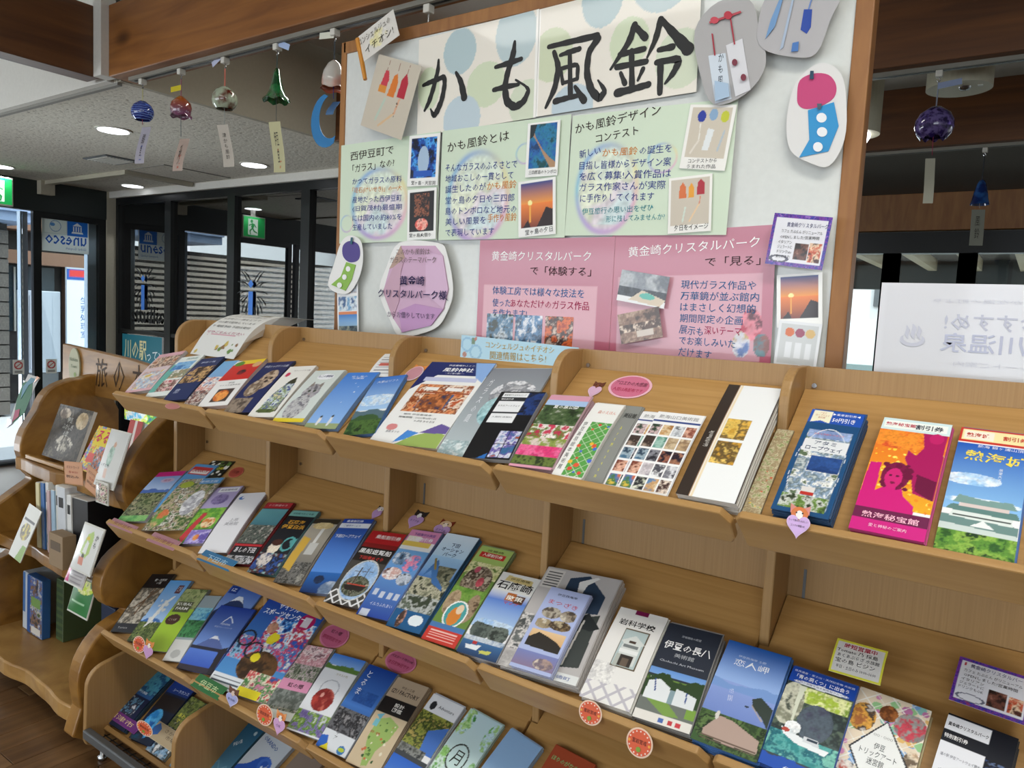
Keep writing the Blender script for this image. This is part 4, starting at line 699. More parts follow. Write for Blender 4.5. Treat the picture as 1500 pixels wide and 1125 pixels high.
for nm, st in BRUSH:
    ob = SH[nm]; mb = MB(); P = []
    for (x0, y0, r0), (x1, y1, r1) in zip(st[:-1], st[1:]):
        P += [(x0+(x1-x0)*t/5, y0+(y1-y0)*t/5, r0+(r1-r0)*t/5) for t in range(5)]
    P.append(st[-1]); q = [P[0]]
    A_ = np.array(P); 
    for _ in range(2): A_[1:-1] = (A_[:-2]+2*A_[1:-1]+A_[2:])/4
    n = len(A_); d = np.gradient(A_[:, :2], axis=0); d /= np.linalg.norm(d, axis=1)[:, None]+1e-9; nr = np.stack([-d[:, 1], d[:, 0]], -1)
    rr = A_[:, 2:3]*(1+.08*np.sin(np.arange(n)*1.9))[:, None]*1.12; Lf = A_[:, :2]+nr*rr; Rt = A_[:, :2]-nr*rr
    z = .0021+.0001*random.random()
    V = [(*p, z) for p in Lf]+[(*p, z) for p in Rt]; F = [(i, i+1, n+i+1, n+i) for i in range(n-1)]; k0 = len(V)
    for (c, r) in ((A_[0, :2], rr[0, 0]), (A_[-1, :2], rr[-1, 0])):
        V += [(c[0]+r*math.cos(a*math.pi/6), c[1]+r*math.sin(a*math.pi/6), z+.00005) for a in range(12)]; F.append(tuple(range(len(V)-12, len(V))))
    me = bpy.data.meshes.new('brush_stroke'); me.from_pydata(V, [], F); link('brush_stroke', me, plain('brush_ink', '0d0d0d', .5), ob)
# cut-outs on the board
def cutout(name, y, org, label, cat):      # a thing whose local x, y are metres right and up from org (x, z) on the board plane
    e = tag(empty(name, (org[0], y, org[1]), (math.radians(90), 0, 0)), label, cat); return e
def PX(pts, o): return [((x-o[0]), (z-o[1])) for x, z in pts]
def boardcut(name, y, o, outline, label, cat, layers, col='ecebe8'):
    e = cutout(name, y, o, label, cat); fan('backing', PX(smooth_loop(outline), o), col, 0, e)
    for i, (nm, pts, c, sm) in enumerate(layers): fan(nm, PX(smooth_loop(pts) if sm else pts, o), c, .001+.0009*i, e)
    return e
def circ(c, r, rz=None): return [(c[0]+r*math.cos(a*math.pi/8), c[1]+(rz or r)*math.sin(a*math.pi/8)) for a in range(16)]
c_ = boardcut('chime_cutout', 1.600, (-1.7484, 1.634), [(-1.7484, 1.634), (-1.7032, 1.619), (-1.6894, 1.5722), (-1.6987, 1.5171), (-1.7381, 1.465), (-1.7896, 1.4575), (-1.8406, 1.4817), (-1.818, 1.5453), (-1.7869, 1.614)], 'white cut-out with a purple chime and green tail at the board left edge', 'decoration', [('chime_bell', [(-1.7477, 1.6176), (-1.7115, 1.6069), (-1.7014, 1.5783), (-1.7123, 1.5579), (-1.7479, 1.5538), (-1.776, 1.5725), (-1.7773, 1.6036)], '4a3a88', True), ('chime_tail', [(-1.76, 1.5538), (-1.7177, 1.5456), (-1.7336, 1.5003), (-1.7593, 1.4666), (-1.8249, 1.4841), (-1.7825, 1.51)], '8ab848', False), ('dot', [(-1.7404, 1.5332), (-1.7415, 1.5368), (-1.7443, 1.5396), (-1.7483, 1.5412), (-1.7525, 1.5412), (-1.7564, 1.5396), (-1.7589, 1.5367), (-1.7597, 1.5331), (-1.7586, 1.5295), (-1.7558, 1.5266), (-1.7519, 1.5251), (-1.7476, 1.5251), (-1.7438, 1.5267), (-1.7412, 1.5296)], 'f0f0ee', True), ('dot', [(-1.7544, 1.5083), (-1.7555, 1.5118), (-1.7584, 1.5147), (-1.7623, 1.5163), (-1.7666, 1.5162), (-1.7705, 1.5146), (-1.7731, 1.5116), (-1.7739, 1.508), (-1.7728, 1.5044), (-1.7699, 1.5015), (-1.766, 1.5), (-1.7616, 1.5001), (-1.7578, 1.5017), (-1.7552, 1.5046)], 'f0f0ee', True), ('dot', [(-1.7734, 1.483), (-1.7747, 1.4866), (-1.7779, 1.4894), (-1.7824, 1.491), (-1.7873, 1.4909), (-1.7917, 1.4892), (-1.7946, 1.4862), (-1.7956, 1.4826), (-1.7943, 1.479), (-1.7911, 1.4761), (-1.7866, 1.4746), (-1.7817, 1.4747), (-1.7773, 1.4764), (-1.7744, 1.4793)], 'f0f0ee', True), ('stalk', [(-1.7391, 1.6277), (-1.7302, 1.6276), (-1.7323, 1.6071), (-1.7412, 1.6073)], '1c5a6a', False)], 'ecebe8')
c_ = boardcut('chime_cutout', 1.600, (-0.4057, 1.9465), [(-0.4057, 1.9465), (-0.3718, 1.9209), (-0.357, 1.8646), (-0.3547, 1.7927), (-0.3785, 1.7446), (-0.4184, 1.7541), (-0.4567, 1.7815), (-0.4694, 1.8371), (-0.4613, 1.9037), (-0.4374, 1.9366)], 'clear cut-out with a pink chime and blue dotted tail on the board right side', 'decoration', [('chime_bell', [(-0.4521, 1.8891), (-0.4491, 1.9182), (-0.4236, 1.928), (-0.3946, 1.9214), (-0.3788, 1.8997), (-0.3807, 1.8765), (-0.4026, 1.8633), (-0.4311, 1.8599), (-0.4478, 1.8698)], 'c44478', True), ('chime_tail', [(-0.4282, 1.8569), (-0.3799, 1.8672), (-0.3671, 1.8201), (-0.3822, 1.7727), (-0.4379, 1.765), (-0.4207, 1.7986)], '2f92cc', False), ('dot', [(-0.3909, 1.8383), (-0.3922, 1.8424), (-0.3951, 1.8459), (-0.3992, 1.8482), (-0.4035, 1.8486), (-0.4073, 1.8473), (-0.4098, 1.8443), (-0.4104, 1.8403), (-0.4091, 1.8362), (-0.4061, 1.8326), (-0.402, 1.8304), (-0.3977, 1.83), (-0.3939, 1.8314), (-0.3915, 1.8343)], 'eceef0', True), ('dot', [(-0.3872, 1.8102), (-0.3885, 1.8143), (-0.3915, 1.8178), (-0.3955, 1.82), (-0.3999, 1.8204), (-0.4037, 1.819), (-0.4061, 1.816), (-0.4068, 1.812), (-0.4055, 1.8079), (-0.4025, 1.8044), (-0.3984, 1.8022), (-0.394, 1.8018), (-0.3903, 1.8032), (-0.3878, 1.8062)], 'eceef0', True), ('dot', [(-0.3932, 1.7816), (-0.3944, 1.7857), (-0.3972, 1.7892), (-0.4011, 1.7913), (-0.4051, 1.7917), (-0.4087, 1.7902), (-0.411, 1.7871), (-0.4115, 1.7831), (-0.4103, 1.7789), (-0.4075, 1.7755), (-0.4036, 1.7733), (-0.3995, 1.773), (-0.396, 1.7745), (-0.3938, 1.7776)], 'eceef0', True), ('stalk', [(-0.4292, 1.9328), (-0.4226, 1.9318), (-0.4213, 1.9158), (-0.4292, 1.9169)], '24445c', False), ('stalk', [(-0.4107, 1.8669), (-0.4015, 1.8658), (-0.4031, 1.8541), (-0.4085, 1.856)], '4a5a6a', False)], 'dedddb')
c_ = boardcut('laminated_photo', 1.598, (-0.6328, 2.1044), [(-0.6328, 2.1044), (-0.5649, 2.0956), (-0.5404, 2.0366), (-0.5201, 1.9585), (-0.5584, 1.9044), (-0.6255, 1.8912), (-0.6611, 1.9573), (-0.6809, 2.0535)], 'grey laminated cut-out photo of two wind chime paper tails', 'photo', [('paper_tail', [(-0.6456, 1.9951), (-0.608, 1.9951), (-0.5871, 1.898), (-0.6225, 1.8923)], 'd0dae4', False), ('paper_tail', [(-0.6077, 2.0104), (-0.5732, 2.0188), (-0.5474, 1.9113), (-0.5785, 1.9012)], 'd8d8dc', False), ('ribbon', [(-0.6414, 2.0398), (-0.6384, 2.0393), (-0.6287, 1.9926), (-0.6318, 1.993)], 'a83040', False), ('ribbon', [(-0.603, 2.064), (-0.6, 2.0635), (-0.5869, 2.0085), (-0.5899, 2.009)], 'a83040', False), ('ribbon', [(-0.6479, 2.0649), (-0.5805, 2.0752), (-0.5787, 2.0708), (-0.646, 2.0604)], 'b84a54', False), ('blossom', [(-0.6267, 2.064), (-0.6279, 2.0673), (-0.6306, 2.0702), (-0.6344, 2.0722), (-0.6384, 2.073), (-0.642, 2.0722), (-0.6444, 2.0702), (-0.645, 2.0673), (-0.6439, 2.064), (-0.6411, 2.0611), (-0.6374, 2.059), (-0.6333, 2.0583), (-0.6297, 2.0591), (-0.6274, 2.0611)], 'c84a58', True), ('blossom', [(-0.5975, 2.0686), (-0.5986, 2.0724), (-0.6013, 2.0758), (-0.6051, 2.0781), (-0.6091, 2.0788), (-0.6125, 2.0778), (-0.6148, 2.0753), (-0.6154, 2.0718), (-0.6142, 2.068), (-0.6115, 2.0646), (-0.6078, 2.0623), (-0.6038, 2.0616), (-0.6003, 2.0626), (-0.5981, 2.0651)], 'b83444', True), ('motif', [(-0.578, 1.9696), (-0.5789, 1.9728), (-0.5807, 1.9755), (-0.5832, 1.9772), (-0.5858, 1.9776), (-0.5881, 1.9766), (-0.5895, 1.9743), (-0.5899, 1.9714), (-0.589, 1.9682), (-0.5872, 1.9655), (-0.5847, 1.9638), (-0.5821, 1.9634), (-0.5798, 1.9645), (-0.5784, 1.9667)], '7a3040', True), ('motif', [(-0.5566, 1.9361), (-0.5574, 1.9392), (-0.5592, 1.9419), (-0.5616, 1.9435), (-0.5642, 1.9439), (-0.5665, 1.9429), (-0.5679, 1.9406), (-0.5683, 1.9377), (-0.5674, 1.9345), (-0.5656, 1.9319), (-0.5632, 1.9302), (-0.5606, 1.9298), (-0.5583, 1.9309), (-0.5569, 1.9331)], '7a3040', True), ('motif', [(-0.6245, 1.9381), (-0.5939, 1.9284), (-0.5888, 1.9011), (-0.6197, 1.8948)], 'a8c0d8', False)], 'aeacac')
words(c_, [('か\nも\n風\n鈴', -0.0+0.0178, -0.1534, .012, .09, 3, '33404c')])
c_ = boardcut('laminated_photo', 1.596, (-0.516, 2.1043), [(-0.516, 2.1043), (-0.3896, 2.0819), (-0.3999, 2.0249), (-0.4206, 1.9659), (-0.4612, 1.9641), (-0.5276, 1.9904), (-0.5425, 2.0364)], 'grey laminated cut-out photo of a blue tassel chime at the top right of the board', 'photo', [('tassel', [(-0.4515, 2.0549), (-0.4355, 2.052), (-0.4353, 2.018), (-0.4422, 2.0061), (-0.4548, 2.0161)], '2848a0', False), ('ribbon', [(-0.4368, 2.0835), (-0.4342, 2.083), (-0.4408, 2.053), (-0.4435, 2.0535)], '6a88c0', False), ('ribbon', [(-0.4743, 2.0908), (-0.4702, 2.09), (-0.4859, 1.9866), (-0.4924, 1.9822)], 'a8b8cc', False), ('tassel', [(-0.4973, 2.0927), (-0.4918, 2.0916), (-0.5059, 2.0301), (-0.5235, 2.0087), (-0.5153, 2.0452)], '7098c4', False), ('motif', [(-0.4675, 1.9917), (-0.4555, 1.9924), (-0.4553, 1.9738), (-0.4688, 1.9746)], '4a78b8', False)], 'b2b0b2')
c_ = boardcut('crystal_sign', 1.602, (-1.5416, 1.6109), [(-1.5416, 1.6109), (-1.3959, 1.607), (-1.3621, 1.5767), (-1.3347, 1.4801), (-1.3533, 1.4158), (-1.3983, 1.3681), (-1.5228, 1.3398), (-1.5688, 1.3833), (-1.6176, 1.4659), (-1.5929, 1.5382)], 'pink crystal shaped sign with dark lettering at the lower left of the board', 'sign', [('facet', [(-1.5357, 1.601), (-1.4055, 1.5996), (-1.3741, 1.5712), (-1.3494, 1.4798), (-1.3637, 1.4248), (-1.4064, 1.3773), (-1.518, 1.352), (-1.5553, 1.3899), (-1.6008, 1.4683), (-1.5789, 1.5344)], 'cfa8c4', False), ('facet', [(-1.5357, 1.601), (-1.5789, 1.5344), (-1.5625, 1.5384), (-1.5178, 1.5659)], 'b89a8c', False), ('facet', [(-1.5178, 1.5659), (-1.5625, 1.5384), (-1.6008, 1.4683), (-1.5553, 1.3899), (-1.5334, 1.4442), (-1.5318, 1.5229)], 'c8a0b4', False), ('facet', [(-1.4377, 1.5847), (-1.3741, 1.5712), (-1.3494, 1.4798), (-1.3637, 1.4248), (-1.4315, 1.4665)], 'd8b4d0', False), ('facet', [(-1.518, 1.352), (-1.4064, 1.3773), (-1.3637, 1.4248), (-1.4689, 1.4365), (-1.5319, 1.4147)], 'c090c0', False)], 'ecebe8')
words(c_, [('このかも風鈴は', 0.058, -0.0277, 0.1283, 0.0177, 0, '6a5a58', False), ('ガラスのテーマパーク', 0.0582, -0.0507, 0.1756, 0.0178, 0, '6a5a58', False), ('黄金崎', 0.059, -0.1096, 0.0947, 0.0274, 0, '2a2050', True), ('クリスタルパーク様', 0.0618, -0.1492, 0.2732, 0.0282, 0, '2a2050', True), ('からお借りしています', 0.0581, -0.2079, 0.1822, 0.018, 0, '5a4a68', False)], lift=.0075)

# ================================================================== BROCHURE PILES
BS = 'brochure_stack'
FOOD = ['3a2018', 'a86a48', 'e0c8b0', '5a2a28', 'c8b4a0']
GRNS = ['1c3016', '3a5c28', '6a8a3c', '24401c']
ARTS = {
 'pinkmag': ('magazine_stack', 'pink topped food magazine at the far left end of the top tier', 'b8b4b4', [('bg', 'd8c4c8'), ('ph', .05, .6, 1, .9, FOOD, 5, 1), ('ph', .1, .05, .95, .5, ['e4c8c4', 'c8a090', 'a8c0d8', 'e8e0d8', 'd8b848'], 6, 2), ('rc', 0, .9, 1, 1, 'd8a8b4'), ('rc', 0, 0, 1, .06, 'dcb0b8')]),
 'teal': (BS, 'white brochure with teal band and food photos, second on the top tier', 'c8ccc8', [('bg', 'e4eae6'), ('rc', 0, .1, .3, .8, '6ab0a4'), ('ph', .1, .6, .9, .84, ['5a9ad8', '88bce4', '3a78b8'], 4, 4), ('ph', .3, .4, 1, .62, ['e8e4dc', '8a8a6a', 'c8a888'], 7, 5), ('ph', .25, .1, .95, .36, ['b8545c', 'e4c4c0', '6a3028', 'd8d0c0'], 6, 6), ('t', '西伊豆', .6, .92, .5, .05, '4a8a88', 0)]),
 'navyfood': (BS, 'navy blue brochure with a dark platter photo, third on the top tier', '2a3450', [('bg', '1a2a5c'), ('ph', .05, .38, 1, .76, ['12141c', '6a4a30', 'd8b078', '2a2018', '5a4878'], 6, 7), ('t', '伊豆の味', .5, .88, .6, .05, 'c8d0e8', 0), ('t', '旅', .3, .2, .2, .1, 'c0c8e0', 0)]),
 'collage': (BS, 'narrow light blue collage brochure, fourth on the top tier', '8a98a8', [('gr', 0, 1, '8aa4cc', '78b0e0'), ('ph', 0, .3, 1, .6, ['e8d8d4', 'c87868', 'f0ece8', '6878a8'], 6, 8), ('ph', 0, 0, 1, .3, ['2a2020', 'd8ccc4', '7a4030', '4a4858'], 8, 9)]),
 'redflower': (BS, 'white brochure with a red flower panel and an orange glass photo', 'c8b4ae', [('bg', 'eceae8'), ('rc', 0, .52, 1, .9, 'cc2a22'), ('pe', .55, .70, .14, .06, ['2a1418', '801820'], 5, 5), ('rc', .2, .9, 1, 1, 'e8c832'), ('el', .2, .92, .16, .06, '5a8a2c'), ('el', .85, .87, .13, .07, 'd8a878'), ('rc', .28, .08, .82, .34, '4a3c38'), ('pe', .52, .2, .22, .11, ['e87828', 'f0a050', 'c85820'], 5, 6), ('t', '伊豆', .55, .46, .2, .03, '444444', 0), ('t', 'ガラス工芸美術館', .55, .41, .7, .03, '888888', 0)]),
 'dog': (BS, 'navy brochure with a brown puppy on the top tier', '34384c', [('bg', '232c5c'), ('pe', .62, .62, .28, .2, ['8a7460', 'c8b098', '6a5444'], 5, 3), ('pe', .4, .45, .25, .16, ['a89480', '7a6654', 'c4b4a0'], 5, 9), ('ph', 0, 0, .7, .26, ['6a5c50', '9a8a7a', '544840'], 6, 10), ('el', .52, .66, .05, .025, '1c1414'), ('el', .74, .64, .05, .025, '1c1414'), ('el', .64, .58, .07, .03, '3a2420'), ('t', '伊豆シャボテン公園', .52, .90, .85, .05, 'd8dcec', 0)]),
 'boat': (BS, 'white brochure with a boat shaped stained glass window', 'd4d0c8', [('bg', 'eceae4'), ('pl', [(.12, .1), (.9, .1), (.88, .45), (.76, .68), (.66, .76), (.5, .68), (.25, .42)], '3a3c2c'), ('ph', .2, .12, .84, .62, ['2a3a8a', 'd8e4e8', '8a9a58', '4a5a98', 'e0d8a0'], 8, 11), ('pl', [(.0, .1), (.2, .1), (.28, .42), (.5, .68), (.66, .78), (0, .8)], 'eceae4'), ('pl', [(1, .1), (.9, .1), (.86, .45), (.76, .66), (.66, .78), (1, .8)], 'eceae4'), ('pe', .52, .11, .34, .04, ['5a6a3a', '3a4428'], 8, 5), ('el', .2, .82, .09, .045, 'c83058'), ('t', 'ステンドグラス館', .62, .9, .62, .03, '666666', 0)]),
 'cat': (BS, 'pale brochure with a grey tabby kitten and a yellow foot strip', 'c4ccc8', [('bg', 'd4dcd8'), ('pe', .5, .55, .26, .16, ['8a8890', 'b4b0b4', '66646c'], 8, 12), ('pe', .42, .26, .32, .22, ['9c9aa0', 'c4c4c4', '706e78'], 10, 13), ('pl', [(.28, .64), (.34, .76), (.44, .68)], '8a8078'), ('pl', [(.58, .68), (.7, .76), (.72, .62)], '8a8078'), ('el', .42, .57, .05, .025, '3a4438'), ('el', .6, .57, .05, .025, '3a4438'), ('el', .5, .5, .03, .012, 'b07a70'), ('el', .55, .86, .28, .06, 'f0f2f6'), ('rc', 0, 0, 1, .06, 'e8d030'), ('t', 'ねこの博物館', .55, .87, .48, .05, '22225c', 0)]),
 'skypeng': (BS, 'plain sky blue brochure with tiny penguins at its foot', '7898c4', [('gr', .08, 1, '8fb8ec', '3f7ed4'), ('rc', 0, 0, 1, .08, '9aa87a'), ('el', .32, .12, .05, .07, 'e8e4e0'), ('el', .66, .12, .05, .08, 'dce0e4'), ('el', .32, .19, .03, .02, '2a2c34'), ('el', .66, .2, .03, .02, '2a2c34'), ('sp', .55, .4, .75, .8, 'f0f4fa', 9, .012, 4), ('t', '空と海の\n水族館', .5, .9, .5, .07, 'eef2fa', 0)]),
 'skyhill': (BS, 'blue brochure with a green hilltop under wide sky', '5a82b8', [('gr', .38, 1, 'a8ccf0', '2f70c8'), ('pe', .5, .55, .7, .1, ['a8ccf0', 'd8e6f4', '6a9cdc'], 2, 8), ('mt', .3, .14, '56707c', 3, 2), ('mt', .2, .16, '3c5a34', 5, 2), ('ph', 0, 0, 1, .22, ['2c4a26', '4c6c34', '1c3018'], 5, 2), ('t', '大室山リフト', .5, .9, .7, .045, 'eef4fc', 0)]),
 'shrine': ('flyer_stack', 'large white flyer with an orange shrine building under a navy heading', 'e4e4e2', [('bg', 'eeeeec'), ('rc', 0, .82, 1, 1, '1c2a68'), ('pl', [(0, .62), (.26, .82), (0, .95)], '1c2a68'), ('pl', [(.7, 1), (1, 1), (1, .74), (.86, .8)], '8cb0e4'), ('rc', .1, .74, .9, .79, 'c4c8e4'), ('ph', .12, .36, .94, .70, ['c4683a', 'e0a070', '8a4424', 'e8d4c0', 'b85830'], 7, 14), ('pl', [(.28, .4), (.72, .4), (.74, .58), (.3, .58)], '4a5c84'), ('ph', .3, .4, .7, .58, ['28385c', '8a5030', 'c87a48', '5a3820'], 8, 15), ('rc', .24, .62, .44, .665, 'f0ece8'), ('rc', .56, .62, .8, .665, 'f0ece8'), ('rc', .12, .585, .94, .605, 'a04c28'), ('pl', [(.38, .0), (1, 0), (1, .14), (.8, .17), (.55, .1)], '9cb460'), ('pl', [(.34, .02), (.48, .06), (.62, .14), (.44, .16)], '4a8cd8'), ('pl', [(.62, .14), (1, .15), (1, .22), (.85, .25)], '6a5a9c'), ('el', .18, .18, .08, .035, 'd88a8a'),
   ('t', '風鈴神社', .52, .895, .46, .055, 'ffffff', 0, 1), ('t', '伊豆最福かふとの', .52, .955, .4, .022, 'ffffff', 0), ('t', '〜せご音の願い〜', .5, .848, .3, .02, 'ffffff', 0), ('t', '場所 伊豆最福寺', .42, .33, .42, .018, '444444', 0), ('t', '開催期間 : 2025年6月1日', .45, .295, .55, .02, '444444', 0), ('t', '9月30日', .58, .26, .3, .02, '555555', 0), ('t', '風鈴まつり', .24, .13, .2, .025, '555566', 0)]),
 'glass': ('flyer_stack', 'grey flyer with a curled clear glass sculpture, half covered', 'b8bcc0', [('gr', 0, 1, 'b8c4c8', '84868e'), ('ph', 0, 0, 1, .16, ['c4d0d0', '9ab0b4', 'dce4e4'], 9, 16), ('pe', .6, .68, .34, .16, ['b8b8bc', '8a8c92', 'e0e0e4', '9a9ca2'], 6, 17), ('el', .62, .6, .22, .1, '90989c'), ('pe', .48, .48, .22, .16, ['7aa8b0', 'a8ccd0', '5a8a94'], 4, 18), ('el', .5, .48, .07, .05, 'e4eef0'), ('t', 'ガ\nラ\nス\nの\n庭', .16, .6, .07, .5, 'e4e6ea', 0)]),
 'blackglass': (BS, 'black brochure with a white coupon and coloured glass photos on the top tier', '9a9c9e', [('bg', '0c0e12'), ('ph', .4, .62, 1, .98, ['0c1838', '1c3a78', '0a1020'], 4, 19), ('ph', .52, .02, .98, .38, ['a8503a', '88a0c8', 'd8d8e4', '6a5aa8', '3a6a98'], 6, 20), ('ln', .73, 0, .73, .4, .012, '0c0e12'), ('ln', .5, .2, 1, .2, .012, '0c0e12'), ('pl', [(.3, 0), (.48, 0), (.48, .07)], '2a6ab4'), ('rc', .08, .50, .66, .98, 'eceef0'), ('rc', .08, .84, .66, .9, '22262c'), ('rc', .08, .64, .66, .665, '22262c'), ('t', '黄金崎クリスタルパーク', .37, .94, .5, .03, '333333', 0), ('t', '特別割引券', .25, .87, .28, .03, 'ffffff', 0), ('t', 'ガラスアートウェイ', .37, .76, .5, .028, '55565c', 0), ('t', '入館料 体験料', .37, .58, .45, .025, '88898c', 0)]),
 'garden': (BS, 'brochure with bright pink flower terraces in a clear holder', 'c8a8b0', [('bg', '34482a'), ('rc', 0, .9, 1, 1, 'd89cb0'), ('rc', 0, .84, 1, .92, 'a8c4e8'), ('ph', 0, .55, 1, .82, ['24341e', '3f5632', '5a6e48', 'b8b8b0'], 5, 21), ('ph', 0, .38, 1, .56, ['c83c58', 'e8e4dc', '6a8038', 'b83050'], 7, 22), ('ph', 0, .26, 1, .38, ['5a7038', '8a9a48', 'd8c8c0'], 6, 25), ('ph', 0, .12, 1, .27, ['dc3c78', 'e86898', 'c42c68'], 4, 23), ('ph', 0, .04, 1, .14, ['3a4a24', '6a7c3c', '2a381c'], 8, 24), ('rc', 0, 0, 1, .03, 'dc9cb0'), ('t', '夏の泉公園', .55, .82, .6, .05, 'f4f4f0', 0, 1)]),
 'ehon': (BS, 'white brochure with a green tile map strip on the top tier', 'dcdad2', [('bg', 'eeeeea'), ('rc', .3, .03, .98, .72, '5aa04c'), ('dm', .3, .03, .98, .72, 'd8e4cc', 3.2, .07), ('sp', .34, .06, .95, .7, ('e05a3a', '4a6ac8', 'e8b83a', 'd84a3a'), 18, .06, 5), ('t', '森のえほん', .6, .87, .62, .05, 'e08a70', 0), ('t', '伊\n豆\n高\n原\n絵\n本\n美\n術\n館', .13, .4, .13, .62, '4a4a48', 0)]),
 'greymus': (BS, 'narrow grey brochure with a row of yellow letters', '9a9c98', [('bg', '8c8e8a'), ('t', '美術館', .6, .86, .7, .07, '3a3c3a', 0, 1), ('t', 'A\nr\nt\nM\nu\ns\ne\nu\nm', .5, .4, .10, .62, 'e8e040', 0)]),
 'artA': (BS, 'white art flyer half hidden under its twin, grid of small paintings', 'dcdcdc', [('bg', 'eeeeee')]), 'artB': (BS, 'white art flyer with four columns of small paintings, uppermost of the two', 'dcdcdc', [('bg', 'f0f0f0')]),
 'moamap': ('map_stack', 'tall stack of folded white museum maps with a dark spine and gold screens', 'd4d0c8', [('bg', 'eceeee'), ('rc', 0, 0, .22, 1, '342a24'), ('rc', .22, 0, .235, 1, 'b89068'), ('rc', .25, 0, .28, 1, 'e8d8b8'), ('ph', .30, .48, .72, .66, ['c89a3a', 'e0bc5c', '7a6238', 'ddb04c'], 4, 26), ('ph', .30, .27, .72, .455, ['d8a848', 'e8c468', '6a5430', 'cc9c3c'], 4, 27), ('rc', .98, 0, 1, 1, '342a24'), ('t', 'Guide to MOA Museum of Art', .125, .46, .40, .03, 'e8e4dc', 90)]),
 'atami': (BS, 'dark blue ropeway brochure with a coupon top on the rightmost rack', '2c4c70', [('bg', '174a78'), ('rc', 0, .86, 1, 1, '1c50b0'), ('pl', [(.06, .99), (.42, .99), (.42, .86), (.24, .885), (.06, .86)], 'ece8cc'), ('ph', .1, .05, .92, .78, ['b8c0c0', '6a7c84', '8aa0b8', 'e4e4e0', '5a6c50'], 7, 28), ('ph', .34, .38, .9, .52, ['1c3c74', '2a5090'], 4, 29), ('ph', .12, .70, .9, .78, ['9ab0d8', '7a90bc'], 3, 9), ('ri', .5, .42, .45, .38, .012, 'd8dce0'), ('rc', .1, .56, .92, .68, 'e0e2e4'), ('ph', .08, .03, .9, .16, ['3a5028', '6a8a40', 'c4c8c0', '2a3a20'], 8, 30), ('rc', .38, .18, .62, .235, 'd8d4d0'), ('rc', .38, .165, .62, .19, 'b83028'), ('rc', 0, 0, .06, .86, '174a78'), ('rc', .94, 0, 1, .86, '174a78'), ('rc', 0, 0, 1, .035, '174a78'),
   ('t', '50円引き', .66, .905, .42, .05, 'f4f4f4', 0, 1), ('t', '▶乗車割引券◀', .68, .965, .5, .025, 'f0f4fa', 0), ('t', 'アタミ\nロープウェイ\n割引券', .24, .94, .26, .07, 'c06a4a', 0), ('t', 'アタミ', .5, .65, .4, .04, '223a5c', 0, 1), ('t', 'ロープウェイ', .5, .595, .66, .045, '223a5c', 0, 1), ('t', '大人も子供もワクワク', .5, .74, .56, .022, 'd87888', 0)]),
 'magenta': (BS, 'orange and magenta museum brochure with bust silhouettes on the rightmost rack', 'c04a80', [('gr', .2, .9, 'e8a824', 'e86428'), ('sp', .0, .2, 1, .7, ('f0d040', 'f8e468', 'e88a20'), 160, .02, 6), ('pe', .5, .8, .7, .1, ['e86a28', 'f09030', 'd8502c'], 4, 5), ('rc', 0, .88, 1, 1, 'cfe4e4'), ('rc', .04, .9, .95, .975, 'eef4ec'), ('pl', [(.64, .88), (.98, .88), (1, .3), (.7, .34), (.62, .5), (.48, .62), (.5, .7), (.62, .66), (.7, .74)], 'a8165c'), ('pl', [(.7, .5), (.98, .46), (.98, .3), (.72, .36)], '6a0e3c'), ('pl', [(0, .17), (.78, .17), (.76, .24), (.6, .3), (.55, .36), (.3, .36), (.2, .32), (.18, .56), (.02, .55), (0, .3)], 'cc1878'), ('el', .42, .46, .2, .12, '7a1444'), ('sp', .24, .36, .6, .56, '6a0e3a', 16, .05, 4), ('pl', [(.32, .3), (.48, .3), (.46, .4), (.34, .4)], 'cc1878'), ('el', .40, .44, .12, .085, 'cc2474'), ('el', .35, .46, .025, .008, '5a0c34'), ('el', .45, .46, .025, .008, '5a0c34'), ('el', .40, .40, .035, .01, '7a1040'), ('el', .84, .84, .1, .05, 'c02068'), ('rc', 0, 0, 1, .17, 'cc1c80'), ('rc', 0, .09, 1, .175, '6a1a48'),
   ('t', '熱海秘宝館', .5, .125, .76, .045, 'f4b8cc', 0, 1), ('t', '愛と神秘のご案内', .5, .05, .5, .025, 'f0c8dc', 0), ('t', '割引券', .70, .935, .4, .05, '333344', 0, 1), ('t', '熱海秘宝館', .28, .94, .44, .035, 'c43a50', 0, 1)]),
 'castle': (BS, 'blue brochure with a white castle under a red and yellow coupon', '4a6ca8', [('gr', .3, .86, '8cc0ec', '1c58b8'), ('pe', .3, .55, .4, .05, ['e8f0f8', '98c4ec'], 4, 3), ('pe', .5, .38, .5, .03, ['e8f0f8', '98c4ec'], 4, 5), ('rc', 0, .87, 1, 1, 'c8382c'), ('rc', .04, .89, 1, .985, 'f0e2a8'), ('rc', .06, .9, .48, .975, 'f2ead8'), ('pl', [(.0, .12), (1, .12), (1, .2), (.0, .22)], 'c8d4d0'), ('pl', [(0, .2), (1, .18), (1, .24), (.5, .26), (0, .26)], '6c8c88'), ('pl', [(.1, .25), (.92, .24), (.9, .30), (.14, .30)], 'dce4e0'), ('pl', [(.04, .30), (1, .29), (.95, .335), (.5, .345), (.1, .34)], '5f8480'), ('pl', [(.2, .33), (.86, .33), (.84, .37), (.22, .37)], 'd8c8c4'), ('pl', [(.12, .36), (.95, .36), (.88, .41), (.5, .40), (.18, .42)], '7a9c98'), ('st', .15, .26, .9, .275, '44504c', 2, .5), ('pl', [(.4, .2), (.55, .25), (.7, .2)], 'e8ecea'), ('ph', 0, 0, 1, .15, ['2c5a24', '5a8c34', '88b048', '1c3c1c'], 6, 32),
